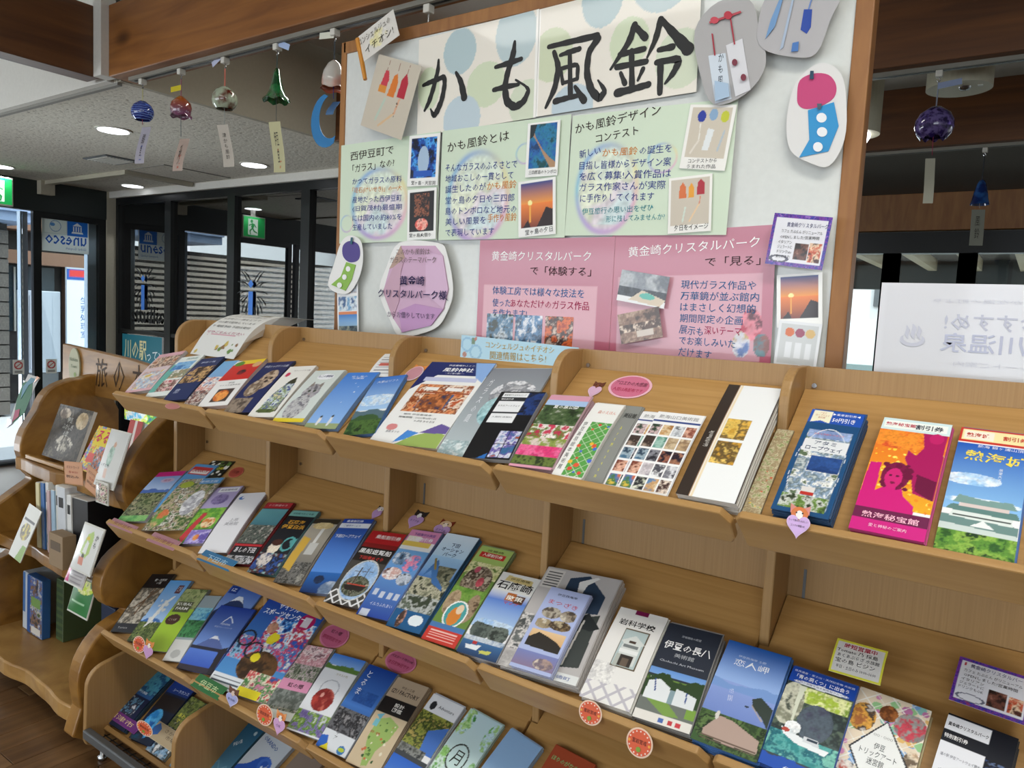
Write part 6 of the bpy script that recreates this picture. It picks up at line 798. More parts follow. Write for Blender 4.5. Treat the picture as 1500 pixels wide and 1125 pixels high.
 'factory': (BS, 'kraft brown brochure with a green peninsula map, third tier', 'a8957c', [('bg', 'b09c84'), ('rc', 0, .58, 1, .76, '1e1c1c'), ('rc', 0, 0, 1, .58, 'd0bc9c'), ('pl', [(.2, .5), (.5, .56), (.86, .5), (.8, .34), (.62, .2), (.6, .04), (.44, .02), (.34, .16), (.2, .3)], '9cb868'), ('sp', .25, .08, .8, .5, ('5a7c3c', 'e8e0c8', 'c8704a', '3a5c34'), 26, .03, 5), ('pl', [(.1, .54), (.3, .58), (.26, .5)], '6ab0c8'), ('rc', .14, .42, .28, .5, '7ac0cc'), ('t', 'IZU FACTORY', .5, .84, .84, .05, '2c2420', 0, 1), ('t', '伊豆の工房', .5, .9, .4, .03, '4a3c30', 0), ('t', '設計\n図鑑', .56, .67, .3, .1, 'e8e4dc', 0, 1), ('t', '見学・体験', .34, .36, .3, .03, 'b84434', 0)]),
 'advent': (BS, 'white topped brochure with a suspension bridge in autumn trees, third tier', 'c8ccd4', [('rc', 0, .8, 1, 1, 'e8eaee'), ('ph', 0, .4, 1, .8, ['6a7c38', '9a9c48', '3c4c24', 'b8a45c'], 7, 70), ('pl', [(.5, .62), (1, .74), (1, .4), (.6, .4)], '4a78c8'), ('ph', 0, .3, .8, .42, ['5a5c58', '8a8c88', '34383a'], 8, 71), ('rc', 0, .28, 1, .33, '44484c'), ('gr', 0, .28, '5a8cdc', '3468c8'), ('el', .2, .88, .09, .05, '2c2e32'), ('t', 'Adventure', .62, .89, .5, .035, '555a62', 0)]),
 'moon': (BS, 'pale green brochure with a ringed moon character and leafy sprays, third tier', 'b4ccc0', [('gr', 0, 1, 'd0e4d8', 'c0dce4'), ('pe', .12, .86, .2, .16, ['7ab85c', 'b4d894', 'c0dce4', '4a9444'], 6, 72), ('pe', .92, .82, .16, .16, ['6cac50', 'c0dce4', 'a0cc80'], 6, 73), ('pe', .1, .36, .18, .2, ['8cc468', 'd0e4d8', '68a850'], 6, 74), ('pe', .94, .4, .1, .14, ['78b45c', 'd0e4d8'], 6, 75), ('ri', .48, .5, .26, .14, .06, '2c342e'), ('t', '月', .48, .5, .26, .15, '2c342e', 0), ('t', '伊豆月ヶ瀬', .5, .28, .5, .035, '5a6a5c', 0)]),
 'ltblue': (BS, 'plain light blue brochure, last on the third tier before the frame edge', '98b0c8', [('gr', 0, 1, '9cc0e4', '8cb0d8'), ('pl', [(.4, .4), (.5, .44), (.6, .4), (.56, .34), (.5, .4), (.42, .33)], 'b4d0ec')]),
 'aqua': (BS, 'navy aquarium brochure with diver photos, far left of the lowest tier', '2c4458', [('gr', .4, 1, '2a5090', '3a84a8'), ('rc', 0, 0, 1, .5, '1a2544'), ('ph', .1, .2, .8, .46, ['d8dce4', '3a3c50', '1c2238', '6a98b8', '2c2834'], 7, 76), ('ph', .3, .56, 1, 1, ['2a6a94', '4a94ac', '1c4c78', '7ab8c0'], 3, 77), ('t', '深海水族館', .45, .56, .5, .04, 'dce8f4', 0, 1), ('t', 'NUMAZU\nAQUARIUM', .42, .1, .6, .08, 'dce4f4', 0, 1)]),
 'jelly': (BS, 'dark blue brochure with a glowing blue coelacanth oval, lowest tier', '1c2c50', [('bg', '14233c'), ('gr', .76, 1, '1c3878', '163c94'), ('rc', 0, .5, 1, .72, '241f20'), ('pe', .4, .27, .3, .23, ['2a8cd8', '5ab8f0', '1c60b0'], 4, 78), ('pe', .2, .05, .3, .1, ['2c2c38', '1c4c68'], 4, 5), ('t', 'シーラカンス', .6, .82, .7, .05, 'c8d4e8', 0, 1)]),
 'pengreen': (BS, 'green and white brochure with penguins and yellow lettering, lowest tier', '8a8c84', [('ph', 0, .45, 1, 1, ['5c6c38', '8a9450', '3c4828', 'b4b49c'], 7, 79), ('ph', 0, .0, 1, .45, ['e4e4e4', '2c3034', '8ab0d0', 'c8d0d8'], 5, 80), ('t', 'あわしま\nマリン', .5, .62, .7, .16, 'ece45c', 0, 1)]),
 'crux': (BS, 'icy blue brochure with dark script, partly behind the base panel', '9ab4c8', [('gr', 0, 1, '7ab0d8', 'b8c8d8'), ('pe', .5, .5, .6, .2, ['a8d0ec', 'd0e4f0', '7ab4dc'], 3, 81), ('t', 'Cruise', .5, .82, .6, .07, '2c3c5c', 0, 1)]),
 'tealb': (BS, 'teal brochure with a slanted white title, lowest tier second rack', '3c6478', [('gr', 0, 1, '5c8ca4', '1f5a7c'), ('dm', 0, 0, 1, .36, '7aa8bc', 5, .06), ('t', '伊豆の国', .5, .66, .3, .06, 'dce8ec', 50, 1), ('el', .8, .88, .06, .03, 'b8d0d8')]),
 'wave': (BS, 'pale brochure with a big blue cartoon wave, lowest tier second rack', 'a8b0bc', [('bg', 'c4ccd4'), ('pl', [(0, 0), (1, 0), (1, .3), (.7, .36), (.66, .52), (.8, .62), (.66, .72), (.44, .66), (.24, .5), (0, .42)], '2a58b4'), ('ri', .7, .6, .15, .08, .3, '3f6cc4'), ('sp', .6, .3, .9, .6, 'dce8f0', 8, .05, 5), ('t', 'ORANDO', .4, .86, .6, .06, '3a5c9c', -8, 1)]),
 'brown': (BS, 'plain greyish brown brochure, last on the lowest tier', '8a7c72', [('bg', '8c7c70'), ('t', 'いずの湯', .5, .6, .5, .05, '5a4a40', 0)]),
 'seablue': (BS, 'light blue brochure with a red and white heading standing behind the zoo leaflet', '6a9cc0', [('bg', '5a9ad0'), ('rc', .05, .78, .95, .95, 'c83c3c'), ('st', .1, .8, .9, .93, 'f0e8e4', 1, .6), ('t', 'LANAKUP', .5, .865, .7, .06, 'b83434', 0, 1)]),
 'yellowblack': (BS, 'black brochure with yellow and green lettering at the back of the second tier', '3a3c34', [('bg', '22261e'), ('sp', .05, .7, .95, 1, ('e8e8e0', '5a7a3c', 'e8e8e0'), 18, .07, 4), ('t', 'ガマ公園', .5, .83, .7, .06, 'e4dc3c', 0, 1)]),
 'fujisnow': ('leaflet_stack', 'blue flyer with a snow capped peak leaning behind the deep blue one, third tier', '6a84b8', [('gr', .5, 1, '8aa8dc', '3a60b4'), ('pl', [(0, .5), (.42, .84), (.56, .84), (1, .52)], '2c3c64'), ('pl', [(.3, .74), (.42, .84), (.56, .84), (.68, .74), (.52, .78)], 'e4eaf2'), ('rc', 0, 0, 1, .52, '24304c'), ('rc', .02, .86, .3, .99, '1c3c8c'), ('t', 'IZ', .16, .93, .14, .05, 'e8f0fa', 0)]),
 'orangelow': (BS, 'rust red brochure with green lettering at the bottom edge of the frame', '9a4a34', [('bg', 'a84c30'), ('ph', 0, .2, 1, .7, ['a84c30', '7a3420', 'c8704c'], 6, 4), ('t', 'ほりのがなまつり', .5, .88, .84, .05, '8ac07a', 0, 1)]),
 'brownmap': (BS, 'beige illustrated map brochure tucked under the tall white museum stack', 'a8977a', [('ph', 0, 0, 1, 1, ['b8a888', 'a08c68', 'c8bc9c', '8a9a5c'], 6, 8), ('sp', .1, .1, .9, .5, ('6a9a3c', 'c85a34', 'e8c858'), 14, .05, 4)]),
}
for k in ('artA', 'artB'):
    ops = ARTS[k][3]; rg = random.Random(3); ops.append(('rc', 0, .865, 1, .885, '2c4488'))
    PC = [['1c1c20', '6a2c3c', 'd0b8b8', '2c4030'], ['c89860', 'e0c8a0', 'a87840'], ['8a9098', 'd0d4d8', '3a4048'], ['8a4c3c', 'd8a890', '4a2c24'], ['5c4c44', '3c302c', 'a89484'], ['6aa090', '9cc0b4', '4c8474'], ['a89070', 'c8b494', '6a5840'], ['b89c78', '94785c', 'd0bc9c'], ['4c7490', 'a0b4c0', '2c4458'], ['24242c', '8c8c94', '3c3c48'], ['2c2438', '98604c', '1c1828'], ['342840', 'a07058', '241c2c'], ['b87458', '7c4030', 'e0b098'], ['b8b0b4', 'd0c8cc', '98909c'], ['c8c8cc', '4c4c54', 'e8e8ea'], ['44444c', 'd8d8dc', '787880'], ['d0b84c', '4c7c4c', '5878a8', 'c86c4c'], ['c8ccb8', '24262c', 'e0e4d4'], ['6a8cb0', 'c8a070', 'e0d4b8'], ['a83c3c', 'e8d8c8', '48302c']]
    for r in range(5):
        for c in range(4): ops.append(('ph', .04+c*.24, .05+(4-r)*.16, .04+c*.24+.215, .05+(4-r)*.16+.135, PC[(r*4+c) % 20], 6, r*5+c))
    ops.append(('t', '熱海山口美術館', .5, .935, .84, .05, '8a8a8c', 0))

LIFT = {'matsu': .0302, 'artB': .0053, 'blackglass': .0065, 'animal': .0103, 'fuji': .0063, 'artA': 0}
def pile(key, name, label, edge, ops):
    t, x, y, w_, h_, lean, th = PILES[key]; big = x > -1.35; cell = .0013 if x > -.75 else (.0017 if x > -1.3 else .0024)
    root = tag(empty(name), label, 'brochure', 'brochures on the %s tier' % ('top', 'second', 'third', 'lowest')[t-1]); lf = LIFT.get(key, 0); m = tray_mat(t) @ Matrix.Translation((x, y, 0)) @ Matrix.Rotation(-math.radians(lean), 4, 'Z'); root.matrix_world = m
    amp = .0025+.002*random.random(); bow = lambda X, Yv: amp*np.sin(np.clip(Yv/h_, 0, 1)*math.pi)
    art = [o for o in ops if o[0] != 't']; tx = [o for o in ops if o[0] == 't']
    me = sheet_mesh('cover', w_, h_, art, cell, .0010, bow, -w_/2, edge); cv = link('cover', me, GLOSSY, root); cv.location = (0, 0, th-.0010)
    words(cv, [(o[1], (o[2]-.5)*w_, o[3]*h_, o[4]*w_, o[5]*h_, o[7] if len(o) > 7 else 0, o[6], len(o) > 8) for o in tx], bow, .0014)
    n = max(1, min(9, int((th-lf-.002)/.0032))); dz = (th-lf-.0012)/n; lw = w_-.001
    V = []; F = []
    for a in range(7):
        yy = h_*a/6; zz = amp*math.sin(a/6*math.pi)
        V += [(-lw/2, yy, zz), (lw/2, yy, zz), (lw/2, yy, zz+dz*.86), (-lw/2, yy, zz+dz*.86)]
    for a in range(6):
        for b_ in range(4): F.append((a*4+b_, a*4+(b_+1) % 4, a*4+4+(b_+1) % 4, a*4+4+b_))
    F += [(3, 2, 1, 0), (24, 25, 26, 27)]
    lm = bpy.data.meshes.new('leaflet'); lm.from_pydata(V, [], F); lm.materials.append(plain('paper_edge_'+edge, edge, .55))
    for i in range(n):
        o = bpy.data.objects.new('leaflet', lm); C.objects.link(o); o.parent = root; o.location = (random.uniform(-.0008, .0032), random.uniform(0, .004), .0001+lf+i*dz)
    return root
for key, (name, label, edge, ops) in ARTS.items(): pile(key, name, label, edge, ops)
def put(key, name, shape, cols, label, cat='sticker', txt=None, head=None):
    wh, t, x, y, w_, h_ = STICKERS[key]; e = tag(empty(name), label, cat)
    if wh == 'tray': m = tray_mat(t) @ Matrix.Translation((x, y, .0008))
    else: x, yy, z = x[0], x[1], x[2]; m = Matrix.Translation((x, yy, z)) @ Matrix.Rotation(math.radians(90-y), 4, 'X')
    e.matrix_world = m
    if shape == 'oval': p = ell(0, 0, w_/2, h_/2); q = ell(0, 0, w_*.44, h_*.44)
    elif shape == 'heart': p = [(w_*.5*math.sin(a)**3, h_*(.5*(13*math.cos(a)-5*math.cos(2*a)-2*math.cos(3*a)-math.cos(4*a))/17)-h_*.12) for a in [2*math.pi*i/30 for i in range(30)]]; q = [(u*.9, v*.9) for u, v in p]
    else: p = [(-w_/2, -h_/2), (w_/2, -h_/2), (w_/2, h_/2), (-w_/2, h_/2)]; q = [(u*.94, v*.92) for u, v in p]
    if head:
        hc, ec, fc = head; hy = h_*.30
        for s_ in (-1, 1): fan('ear', [(s_*w_*.42, hy+h_*.34), (s_*w_*.12, hy+h_*.22), (s_*w_*.40, hy)], ec, .0002, e)
        fan('head', ell(0, hy, w_*.36, h_*.26, 20), hc, .0006, e); fan('muzzle', ell(0, hy-h_*.03, w_*.15, h_*.16, 14), fc, .0014, e)
        for s_ in (-1, 1): fan('eye', ell(s_*w_*.13, hy+h_*.04, w_*.035, h_*.03, 8), '1a1414', .0018, e)
    fan('rim', p, cols[0], .0016 if head else 0, e); fan('face', q, cols[1], .0024 if head else .0008, e)
    if txt: words(e, [(s, dx*w_, dy*h_, ww*w_, hh*h_, 0, c) for s, dx, dy, ww, hh, c in txt], lift=.0036 if head else .0020)
    return e
SQ = 'e8a8a0'
put('pinkoval_a', 'pink_label', 'oval', ('e8b4c4', 'd0708e'), 'pink oval label on the bare wood above the art museum flyers', txt=[('アロエわの大感謝', 0, .12, .75, .18, '5a2a3a'), ('人間は再配布です', 0, -.16, .7, .16, 'b02048')])
put('pinkoval_b', 'pink_label', 'oval', ('cc7894', 'b85c7c'), 'round pink label on the third tier, left of the two', txt=[('虹の郷', 0, .15, .4, .16, '4a2030'), ('期間限定です', 0, -.14, .7, .16, '8a1838')])
put('pinkoval_c', 'pink_label', 'oval', ('cc7894', 'b85c7c'), 'round pink label on the third tier, right of the two', txt=[('パスポート持込OK', 0, .15, .76, .14, '4a2030'), ('本日定休日です', 0, -.14, .7, .18, '8a1838')])
put('brown_heart', 'heart_sticker', 'heart', ('e8c8d8', 'd8b0cc'), 'brown headed heart sticker beside the pink oval label', head=('6a3828', '6a3828', '7a4430'))
put('cat_heart_a', 'heart_sticker', 'heart', ('c8a0cc', 'b894c4'), 'cat heart sticker at the divider above the ropeway brochure', head=('d8d0cc', '2a2628', 'e8e4e0'))
put('cat_heart_b', 'heart_sticker', 'heart', ('c8a0cc', 'b894c4'), 'black and white dog heart sticker above the pink aquarium brochure', head=('2c2828', '2c2828', 'e8e4e0'), txt=[('おすすめ', 0, -.1, .6, .14, '3a2a6a')])
put('dog_heart', 'heart_sticker', 'heart', ('c8a0cc', 'b894c4'), 'brown eared dog heart sticker above the ocean park brochure', head=('d8b890', '7a2c1c', 'ecdcc8'), txt=[('おすすめ', 0, -.1, .6, .14, '3a2a6a')])
put('redoval', 'red_label', 'oval', ('c86a58', 'a84a3c'), 'reddish oval label on the second tier wood behind the zoo leaflet', txt=[('川奈', 0, 0, .5, .3, '5a1c18')])
put('corgi_heart_a', 'heart_sticker', 'oval', ('e0c8cc', 'c8909c'), 'orange cat sticker left of the shrine flyer', head=('d8803c', 'e09050', 'f0e0d0'))
put('corgi_heart', 'heart_sticker', 'heart', ('d8b8e0', 'cda8dc'), 'lilac heart sticker with an orange corgi face on the castle rack lip', head=('d8783a', 'd88a80', 'f4eee8'), txt=[('もって無料のみほしい', 0, .05, .8, .09, '2a2430'), ('コンパの掲載OK', 0, -.13, .6, .09, '2a2430')])
for k, lb in (('orange_a', 'orange round sticker below the white schoolhouse brochure'), ('orange_b', 'orange round sticker below the slate museum brochure'), ('orange_c', 'orange round sticker below the lime green brochure, third tier'), ('orange_d', 'orange round sticker below the pink banded garden brochure'), ('orange_e', 'orange round sticker on the lowest tier edge beside the purple card')):
    e = put(k, 'round_sticker', 'oval', ('e4c8b0', 'd65a34'), lb, txt=[('室岩営戒', 0, .05, .55, .16, '2a1410')]); w_ = STICKERS[k][4]; h_ = STICKERS[k][5]
    for j in range(16):
        a = j*math.pi/8
        if j % 8 == 0: fan('star', ell(w_*.38*math.cos(a), h_*.38*math.sin(a), w_*.05, h_*.05, 8), 'e8a040', .0017, e)
        else: fan('rim_mark', ell(w_*.385*math.cos(a), h_*.385*math.sin(a), w_*.03, h_*.03, 6), 'f0d8c8', .0017, e)
    fan('leaf_mark', ell(0, -h_*.22, w_*.09, h_*.09, 10), '7a9a30', .0018, e)
put('heart_c', 'heart_sticker', 'heart', ('d8b0d4', 'c898c8'), 'tiny lilac heart sticker with an orange dog on the third tier', head=('d88a40', 'd88a40', 'f0e4d8'))
put('heart_d', 'heart_sticker', 'heart', ('e0b8d8', 'd0a0cc'), 'pink heart sticker with an orange dog below the rocky garden brochure', head=('d88040', 'e09a60', 'f4e8dc'), txt=[('OK', 0, -.1, .4, .14, '4a2a5a')])
put('heart_e', 'heart_sticker', 'heart', ('d8d0ec', 'a8acdc'), 'pale blue heart sticker beside the green card, third tier', head=('6a4030', '6a4030', 'd8c0b0'), txt=[('青羽根', 0, -.1, .6, .14, '2a2a5a')])
put('green_card', 'place_card', 'rect', ('3a7a44', '2e6c3a'), 'green card with pale characters hanging at the lip of the third tier', 'card', txt=[('伊豆市', 0, 0, .6, .5, 'c8dca8')])
put('blue_card', 'place_card', 'rect', ('3a7ca4', '2f6c98'), 'blue card hanging below the white museum brochure', 'card', txt=[('下田市', 0, 0, .6, .5, 'a8cce0')])
put('pink_card_a', 'place_card', 'rect', ('b88890', 'a8767f'), 'dusty pink card under the second tier left end, first of two', 'card', txt=[('東伊豆町', 0, 0, .7, .4, '8a5058')])
put('pink_card_b', 'place_card', 'rect', ('b88890', 'a8767f'), 'dusty pink card below the zoo leaflet', 'card', txt=[('河津町', 0, 0, .7, .4, '8a5058')])
put('pink_disc', 'round_label', 'oval', ('c88c88', 'b87470'), 'dull pink round label at the lip below the navy food brochure')
put('purple_card', 'place_card', 'rect', ('7a3c88', '6c3078'), 'purple card with pale characters at the left end of the lowest tier', 'card', txt=[('沼津市', 0, 0, .7, .5, 'd8c090')])
e = put('fish_card', 'fish_card', 'rect', ('c8b898', 'bca888'), 'beige card with blue fish hanging from the lowest tier', 'card', txt=[('さかなや\n市場', .05, .1, .5, .5, '6a5a48')])
w_, h_ = STICKERS['fish_card'][4:6]
for s_ in (-1, 1): fan('fish', [(s_*w_*.46, -h_*.4), (s_*w_*.30, -h_*.15), (s_*w_*.30, h_*.2), (s_*w_*.42, h_*.44), (s_*w_*.5, h_*.1)], '3468b0', .0018, e)
# notice on the rightmost tray, yellow edged, and the purple bordered one beside it
def tray_sheet(name, t, x, y, w_, h_, lean, lift, ops, label, cat, cell=.0013):
    m = tray_mat(t) @ Matrix.Translation((x, y, lift)) @ Matrix.Rotation(-math.radians(lean), 4, 'Z'); o = link(name, sheet_mesh(name, w_, h_, ops, cell, .001, lambda X, Y: .004*np.sin(Y/h_*math.pi)), LAM, None); o.matrix_world = m; tag(o, label, cat); return o
o = tray_sheet('hours_notice', 2, -.2375, .195, .078, .066, 0, .034, [('bg', 'ece84a'), ('rc', .05, .06, .95, .94, 'e8e6e2')], 'yellow edged white notice with red heading behind the cave boat brochure', 'sign')
words(o, [('時短営業中', .039, .054, .05, .010, 0, 'c03050', True), ('Tomato 乃 採島', .036, .043, .062, .008, 0, '22242a'), ('あくあぷらざ 水族館', .039, .033, .064, .007, 0, '55585c'), ('宝の島 ビジン', .036, .023, .06, .008, 0, '22242a'), ('平日・土日のみ 10:00~16:00', .039, .012, .06, .006, 0, '66686c')], lambda X, Y: .004*np.sin(np.clip(Y/.066, 0, 1)*math.pi), .0016)
o = tray_sheet('cafe_notice', 2, -.066, .205, .098, .082, 4, .036, [('bg', 'e4e4ea'), ('ph', 0, 0, 1, .07, ['3a2a8a', '7a3aa0', '2a3a9c', '9a3a6a'], 20, 3), ('ph', 0, .93, 1, 1, ['3a2a8a', '7a3aa0', '2a3a9c', '9a3a6a'], 20, 4), ('ph', 0, 0, .05, 1, ['3a2a8a', '7a3aa0', '2a3a9c'], 20, 5), ('ph', .95, 0, 1, 1, ['3a2a8a', '7a3aa0', '2a3a9c'], 20, 6), ('ph', .48, .12, .72, .46, ['2a1c18', '6a4034', 'a87868'], 9, 2), ('ph', .74, .12, .92, .44, ['4a2018', 'e8c8a8', 'c85a3a', '3a2418'], 10, 3), ('ri', .26, .15, .18, .07, .1, '66687a'), ('el', .1, .86, .02, .04, 'b82c3c')], 'purple bordered white notice behind the black coupon brochure', 'sign')
words(o, [('黄金崎クリスタルパーク', .054, .069, .074, .008, 0, '3a3a6a'), ('カフェ たぷらん がリニューアル', .048, .058, .076, .006, 0, '3c3c40'), ('OPENしました!営業時間', .046, .049, .07, .006, 0, '3c3c40'), ('イタリアン', .024, .041, .03, .005, 0, '3c3c40'), ('ジェラートに', .024, .034, .032, .005, 0, '3c3c40'), ('ドリンクもOK', .024, .027, .032, .005, 0, '3c3c40')], lambda X, Y: .004*np.sin(np.clip(Y/.082, 0, 1)*math.pi), .0016)
o = tray_sheet('wavy_note', 1, -1.385, .215, .08, .095, -8, .004, [('bg', 'e8e8e8'), ('st', .12, .12, .85, .9, '8a8a8c', 7, .25), ('rc', .2, .42, .8, .55, 'c86458')], 'white note with a wavy edge and red lines beside the penguin brochure', 'note', .002)
# handwritten flyer curling back over the leftmost rack
w_, h_ = .225, .34; fo = [('bg', 'dededa'), ('ph', .62, .60, .80, .72, ['7a7a58', 'c8b898', '4a5038'], 9, 4), ('sp', .05, .02, .9, .16, ('6a8a4a', 'c8b060', '8a6a4a'), 12, .03, 6), ('ln', .1, .225, .8, .235, .006, 'c87890')]
me = sheet_mesh('curled_flyer', w_, h_, fo, .003, .0006, edge='d8d8d4')
def curl(x, y, z):                         # sheet metres -> world: up the tray, then bending back over the panel
    s = np.clip(y, 0, .06); q = np.clip(y-.06, 0, 1); a0 = math.radians(56); R_ = .175; a = a0-np.minimum(q/R_, a0+.05)
    yy = 1.335+s*math.cos(a0)+R_*(math.sin(a0)-np.sin(a)); zz = -.172+s*math.sin(a0)+R_*(np.cos(a)-math.cos(a0))+np.maximum(0, q-R_*(a0+.05))*-.05
    yy = yy+np.maximum(0, q-R_*(a0+.05)); return np.stack([x-2.165+y*.02, yy, zz+z+H], -1)
co = np.empty(len(me.vertices)*3); me.vertices.foreach_get('co', co); co = co.reshape(-1, 3); me.vertices.foreach_set('co', curl(co[:, 0], co[:, 1], co[:, 2]).ravel())
fy = tag(link('curled_flyer', me, MATTE), 'white handwritten flyer curling back over the leftmost rack', 'flyer'); CURL = (fy, [(q_, .108, y_, .19, .011, 0, c_) for q_, y_, c_ in (('ぜひごらんください', .085, 'b04a70'), ('〒 電話予約 下田は受付', .112, '3a3a40'), ('川の駅で配布しています', .134, '3a3a40'), ('すすめの一冊をどうぞ', .156, '3a3a40'), ('コンシェルジュが選んだ', .178, '3a3a40'), ('おみやげに伊豆の', .200, '3a3a40'), ('手描きのごあんない', .225, '44444a'))])

# a shelf of thick live-edge boards left of the racks
LX0, LX1, LT = -3.275, -2.335, .062
ls = tag(empty('log_shelf', (0, 0, 0)), 'chunky live edge wooden bookshelf with wavy sides at the far left', 'shelf')
prof = smooth_loop([(1.60, .02), (1.60, .60), (1.60, 1.04), (1.50, 1.07), (1.40, 1.045), (1.31, .98), (1.235, .88), (1.215, .79), (1.25, .715), (1.30, .675), (1.25, .635), (1.175, .58), (1.145, .505), (1.165, .44), (1.24, .40), (1.16, .365), (1.10, .30), (1.075, .22), (1.085, .13), (1.10, .02)], 3)
prof = [(min(u, 1.60), max(v, .015)) for u, v in prof]
profL = [(u+.055*max(0, min(1, (v-.66)/.08))*max(0, min(1, (1.04-v)/.1)), v) for u, v in prof]
for x, prof in ((LX0, profL), (LX1-LT, prof)):
    o = MB().prism(prof, LT, lambda u, v, t: (x+t, u, v)).build('side_board', MATS['log_wood'], ls, .006)
def live_board(z, th, yf, x0, x1, name='shelf_board'):
    n = 20; f = [(x0+(x1-x0)*i/n, yf+.009*math.sin(i*.55+z*9)+.003*math.sin(i*1.3)) for i in range(n+1)]
    return MB().prism(f+[(x1, 1.57), (x0, 1.57)], th, lambda u, v, t: (u, v, z-th+t)).build(name, MATS['log_wood'] if z > .2 else MATS['log_edge'], ls, .006)
live_board(.775, .05, 1.245, LX0+LT, LX1-LT+.005); live_board(.485, .045, 1.195, LX0+LT, LX1-LT+.005); live_board(.115, .055, 1.09, LX0+LT, LX1-LT+.005)
B(LX0+LT, LX1-LT, 1.57, 1.59, .05, .80).build('back_board', MATS['log_wood'], ls)
sb = MB().prism([(-3.505, .0), (-3.50, .19), (-2.96, .165), (-2.68, .14), (-2.66, -.01), (-2.98, -.015), (-3.2, -.012), (-3.40, 0.0)], .028, lambda u, v, t: (u, 1.555+t, 1.005+v)).build('sign_board', MATS['sign_wood'], ls, .004)
for k, ((s, cx)) in enumerate((('旅', -3.16), ('の', -3.02), ('本', -2.87), ('棚', -2.75))):
    e = bpy.data.objects.new('carving', None); C.objects.link(e); e.parent = sb; e.location = (cx, 1.5545, 1.095-.002*k); e.rotation_euler = (math.radians(90), 0, 0)
    words(e, [(s, 0, 0, .095 if s != 'の' else .085, .12, 0, '3a240e', False)], lift=.0006, name='carved_letter')
e = bpy.data.objects.new('plaque', None); C.objects.link(e); e.parent = sb; e.location = (-3.38, 1.553, 1.105); e.rotation_euler = (math.radians(90), 0, 0)
fan('plaque_face', ell(0, 0, .048, .078), 'b4b498', .0, e, MATTE, .006); words(e, [('Nishiizu', 0, .03, .07, .016, 0, '5a6a4a'), ('Town', 0, 0, .05, .014, 0, '5a6a4a'), ('●', .01, -.035, .02, .02, 0, '8aa05a')], lift=.0072)
def slab(name, o, r, u, th, ops, label, cat, cell=.003, mat=None, edge='d8d4cc'):
    m, w_, h_ = frame3(o, r, u); root = tag(empty(name), label, cat); root.matrix_world = m
    me = sheet_mesh('cover', w_, h_, [q for q in ops if q[0] != 't'], cell, .001, edge=edge); c = link('cover', me, mat or GLOSSY, root)
    words(c, [(q[1], q[2]*w_, q[3]*h_, q[4]*w_, q[5]*h_, q[7] if len(q) > 7 else 0, q[6], len(q) > 8) for q in ops if q[0] == 't'])
    B(.001, w_-.001, .001, h_-.001, -th, 0).build('pages', plain('paper_edge_'+edge, edge, .6), root, .0006); return root
slab('book', (-3.111, 1.305, .790), (.262, 0, 0), (-.03, .07, .194), .014, [('ph', 0, 0, 1, 1, ['2c2824', '4a443c', '38322c', '6a6254'], 8, 4), ('pe', .25, .85, .16, .1, ['c8b8a0', '6a5a4c'], 8, 3), ('pe', .78, .78, .16, .16, ['a8906c', 'c8b490', '8a7450'], 5, 2), ('pe', .5, .3, .26, .16, ['b0a898', '4a443c', 'd0c8b8'], 9, 7), ('t', '伊豆\nふかしぎ\nの旅', .46, .62, .3, .36, 'dcdcd4', 0)], 'dark brown book with pale figures on the top board of the log shelf', 'book')
B(-3.15, -2.84, 1.262, 1.275, .777, .792).build('book_ledge', MATS['log_edge'], ls, .002)
slab('magazine', (-2.790, 1.285, .790), (.135, 0, 0), (.035, .08, .150), .010, [('ph', 0, 0, 1, 1, ['d83c6c', '3a88c8', 'e8d838', 'e07a34', '58a858'], 8, 9), ('rc', .15, .58, .9, .95, 'e4cc30'), ('t', 'るる', .5, .78, .66, .26, 'd02c64', 0, 1), ('rc', .2, .2, .9, .4, 'd84a3c')], 'colourful yellow and magenta magazine leaning on the log shelf', 'magazine')
slab('leaflet_pack', (-2.600, 1.33, .785), (.085, 0, 0), (.035, .05, .20), .008, [('bg', 'b43a34'), ('rc', .4, 0, .6, 1, 'e0d4cc')], 'red and white leaflets behind the bird print bag', 'leaflet')
slab('leaflet_pack', (-2.615, 1.235, .790), (.064, 0, 0), (.02, .035, .10), .006, [('ph', 0, 0, 1, 1, ['2c5a4c', 'd8784a', '4a88a8', 'e0c8c0'], 7, 3)], 'small green and orange leaflet beside the bird print bag', 'leaflet')
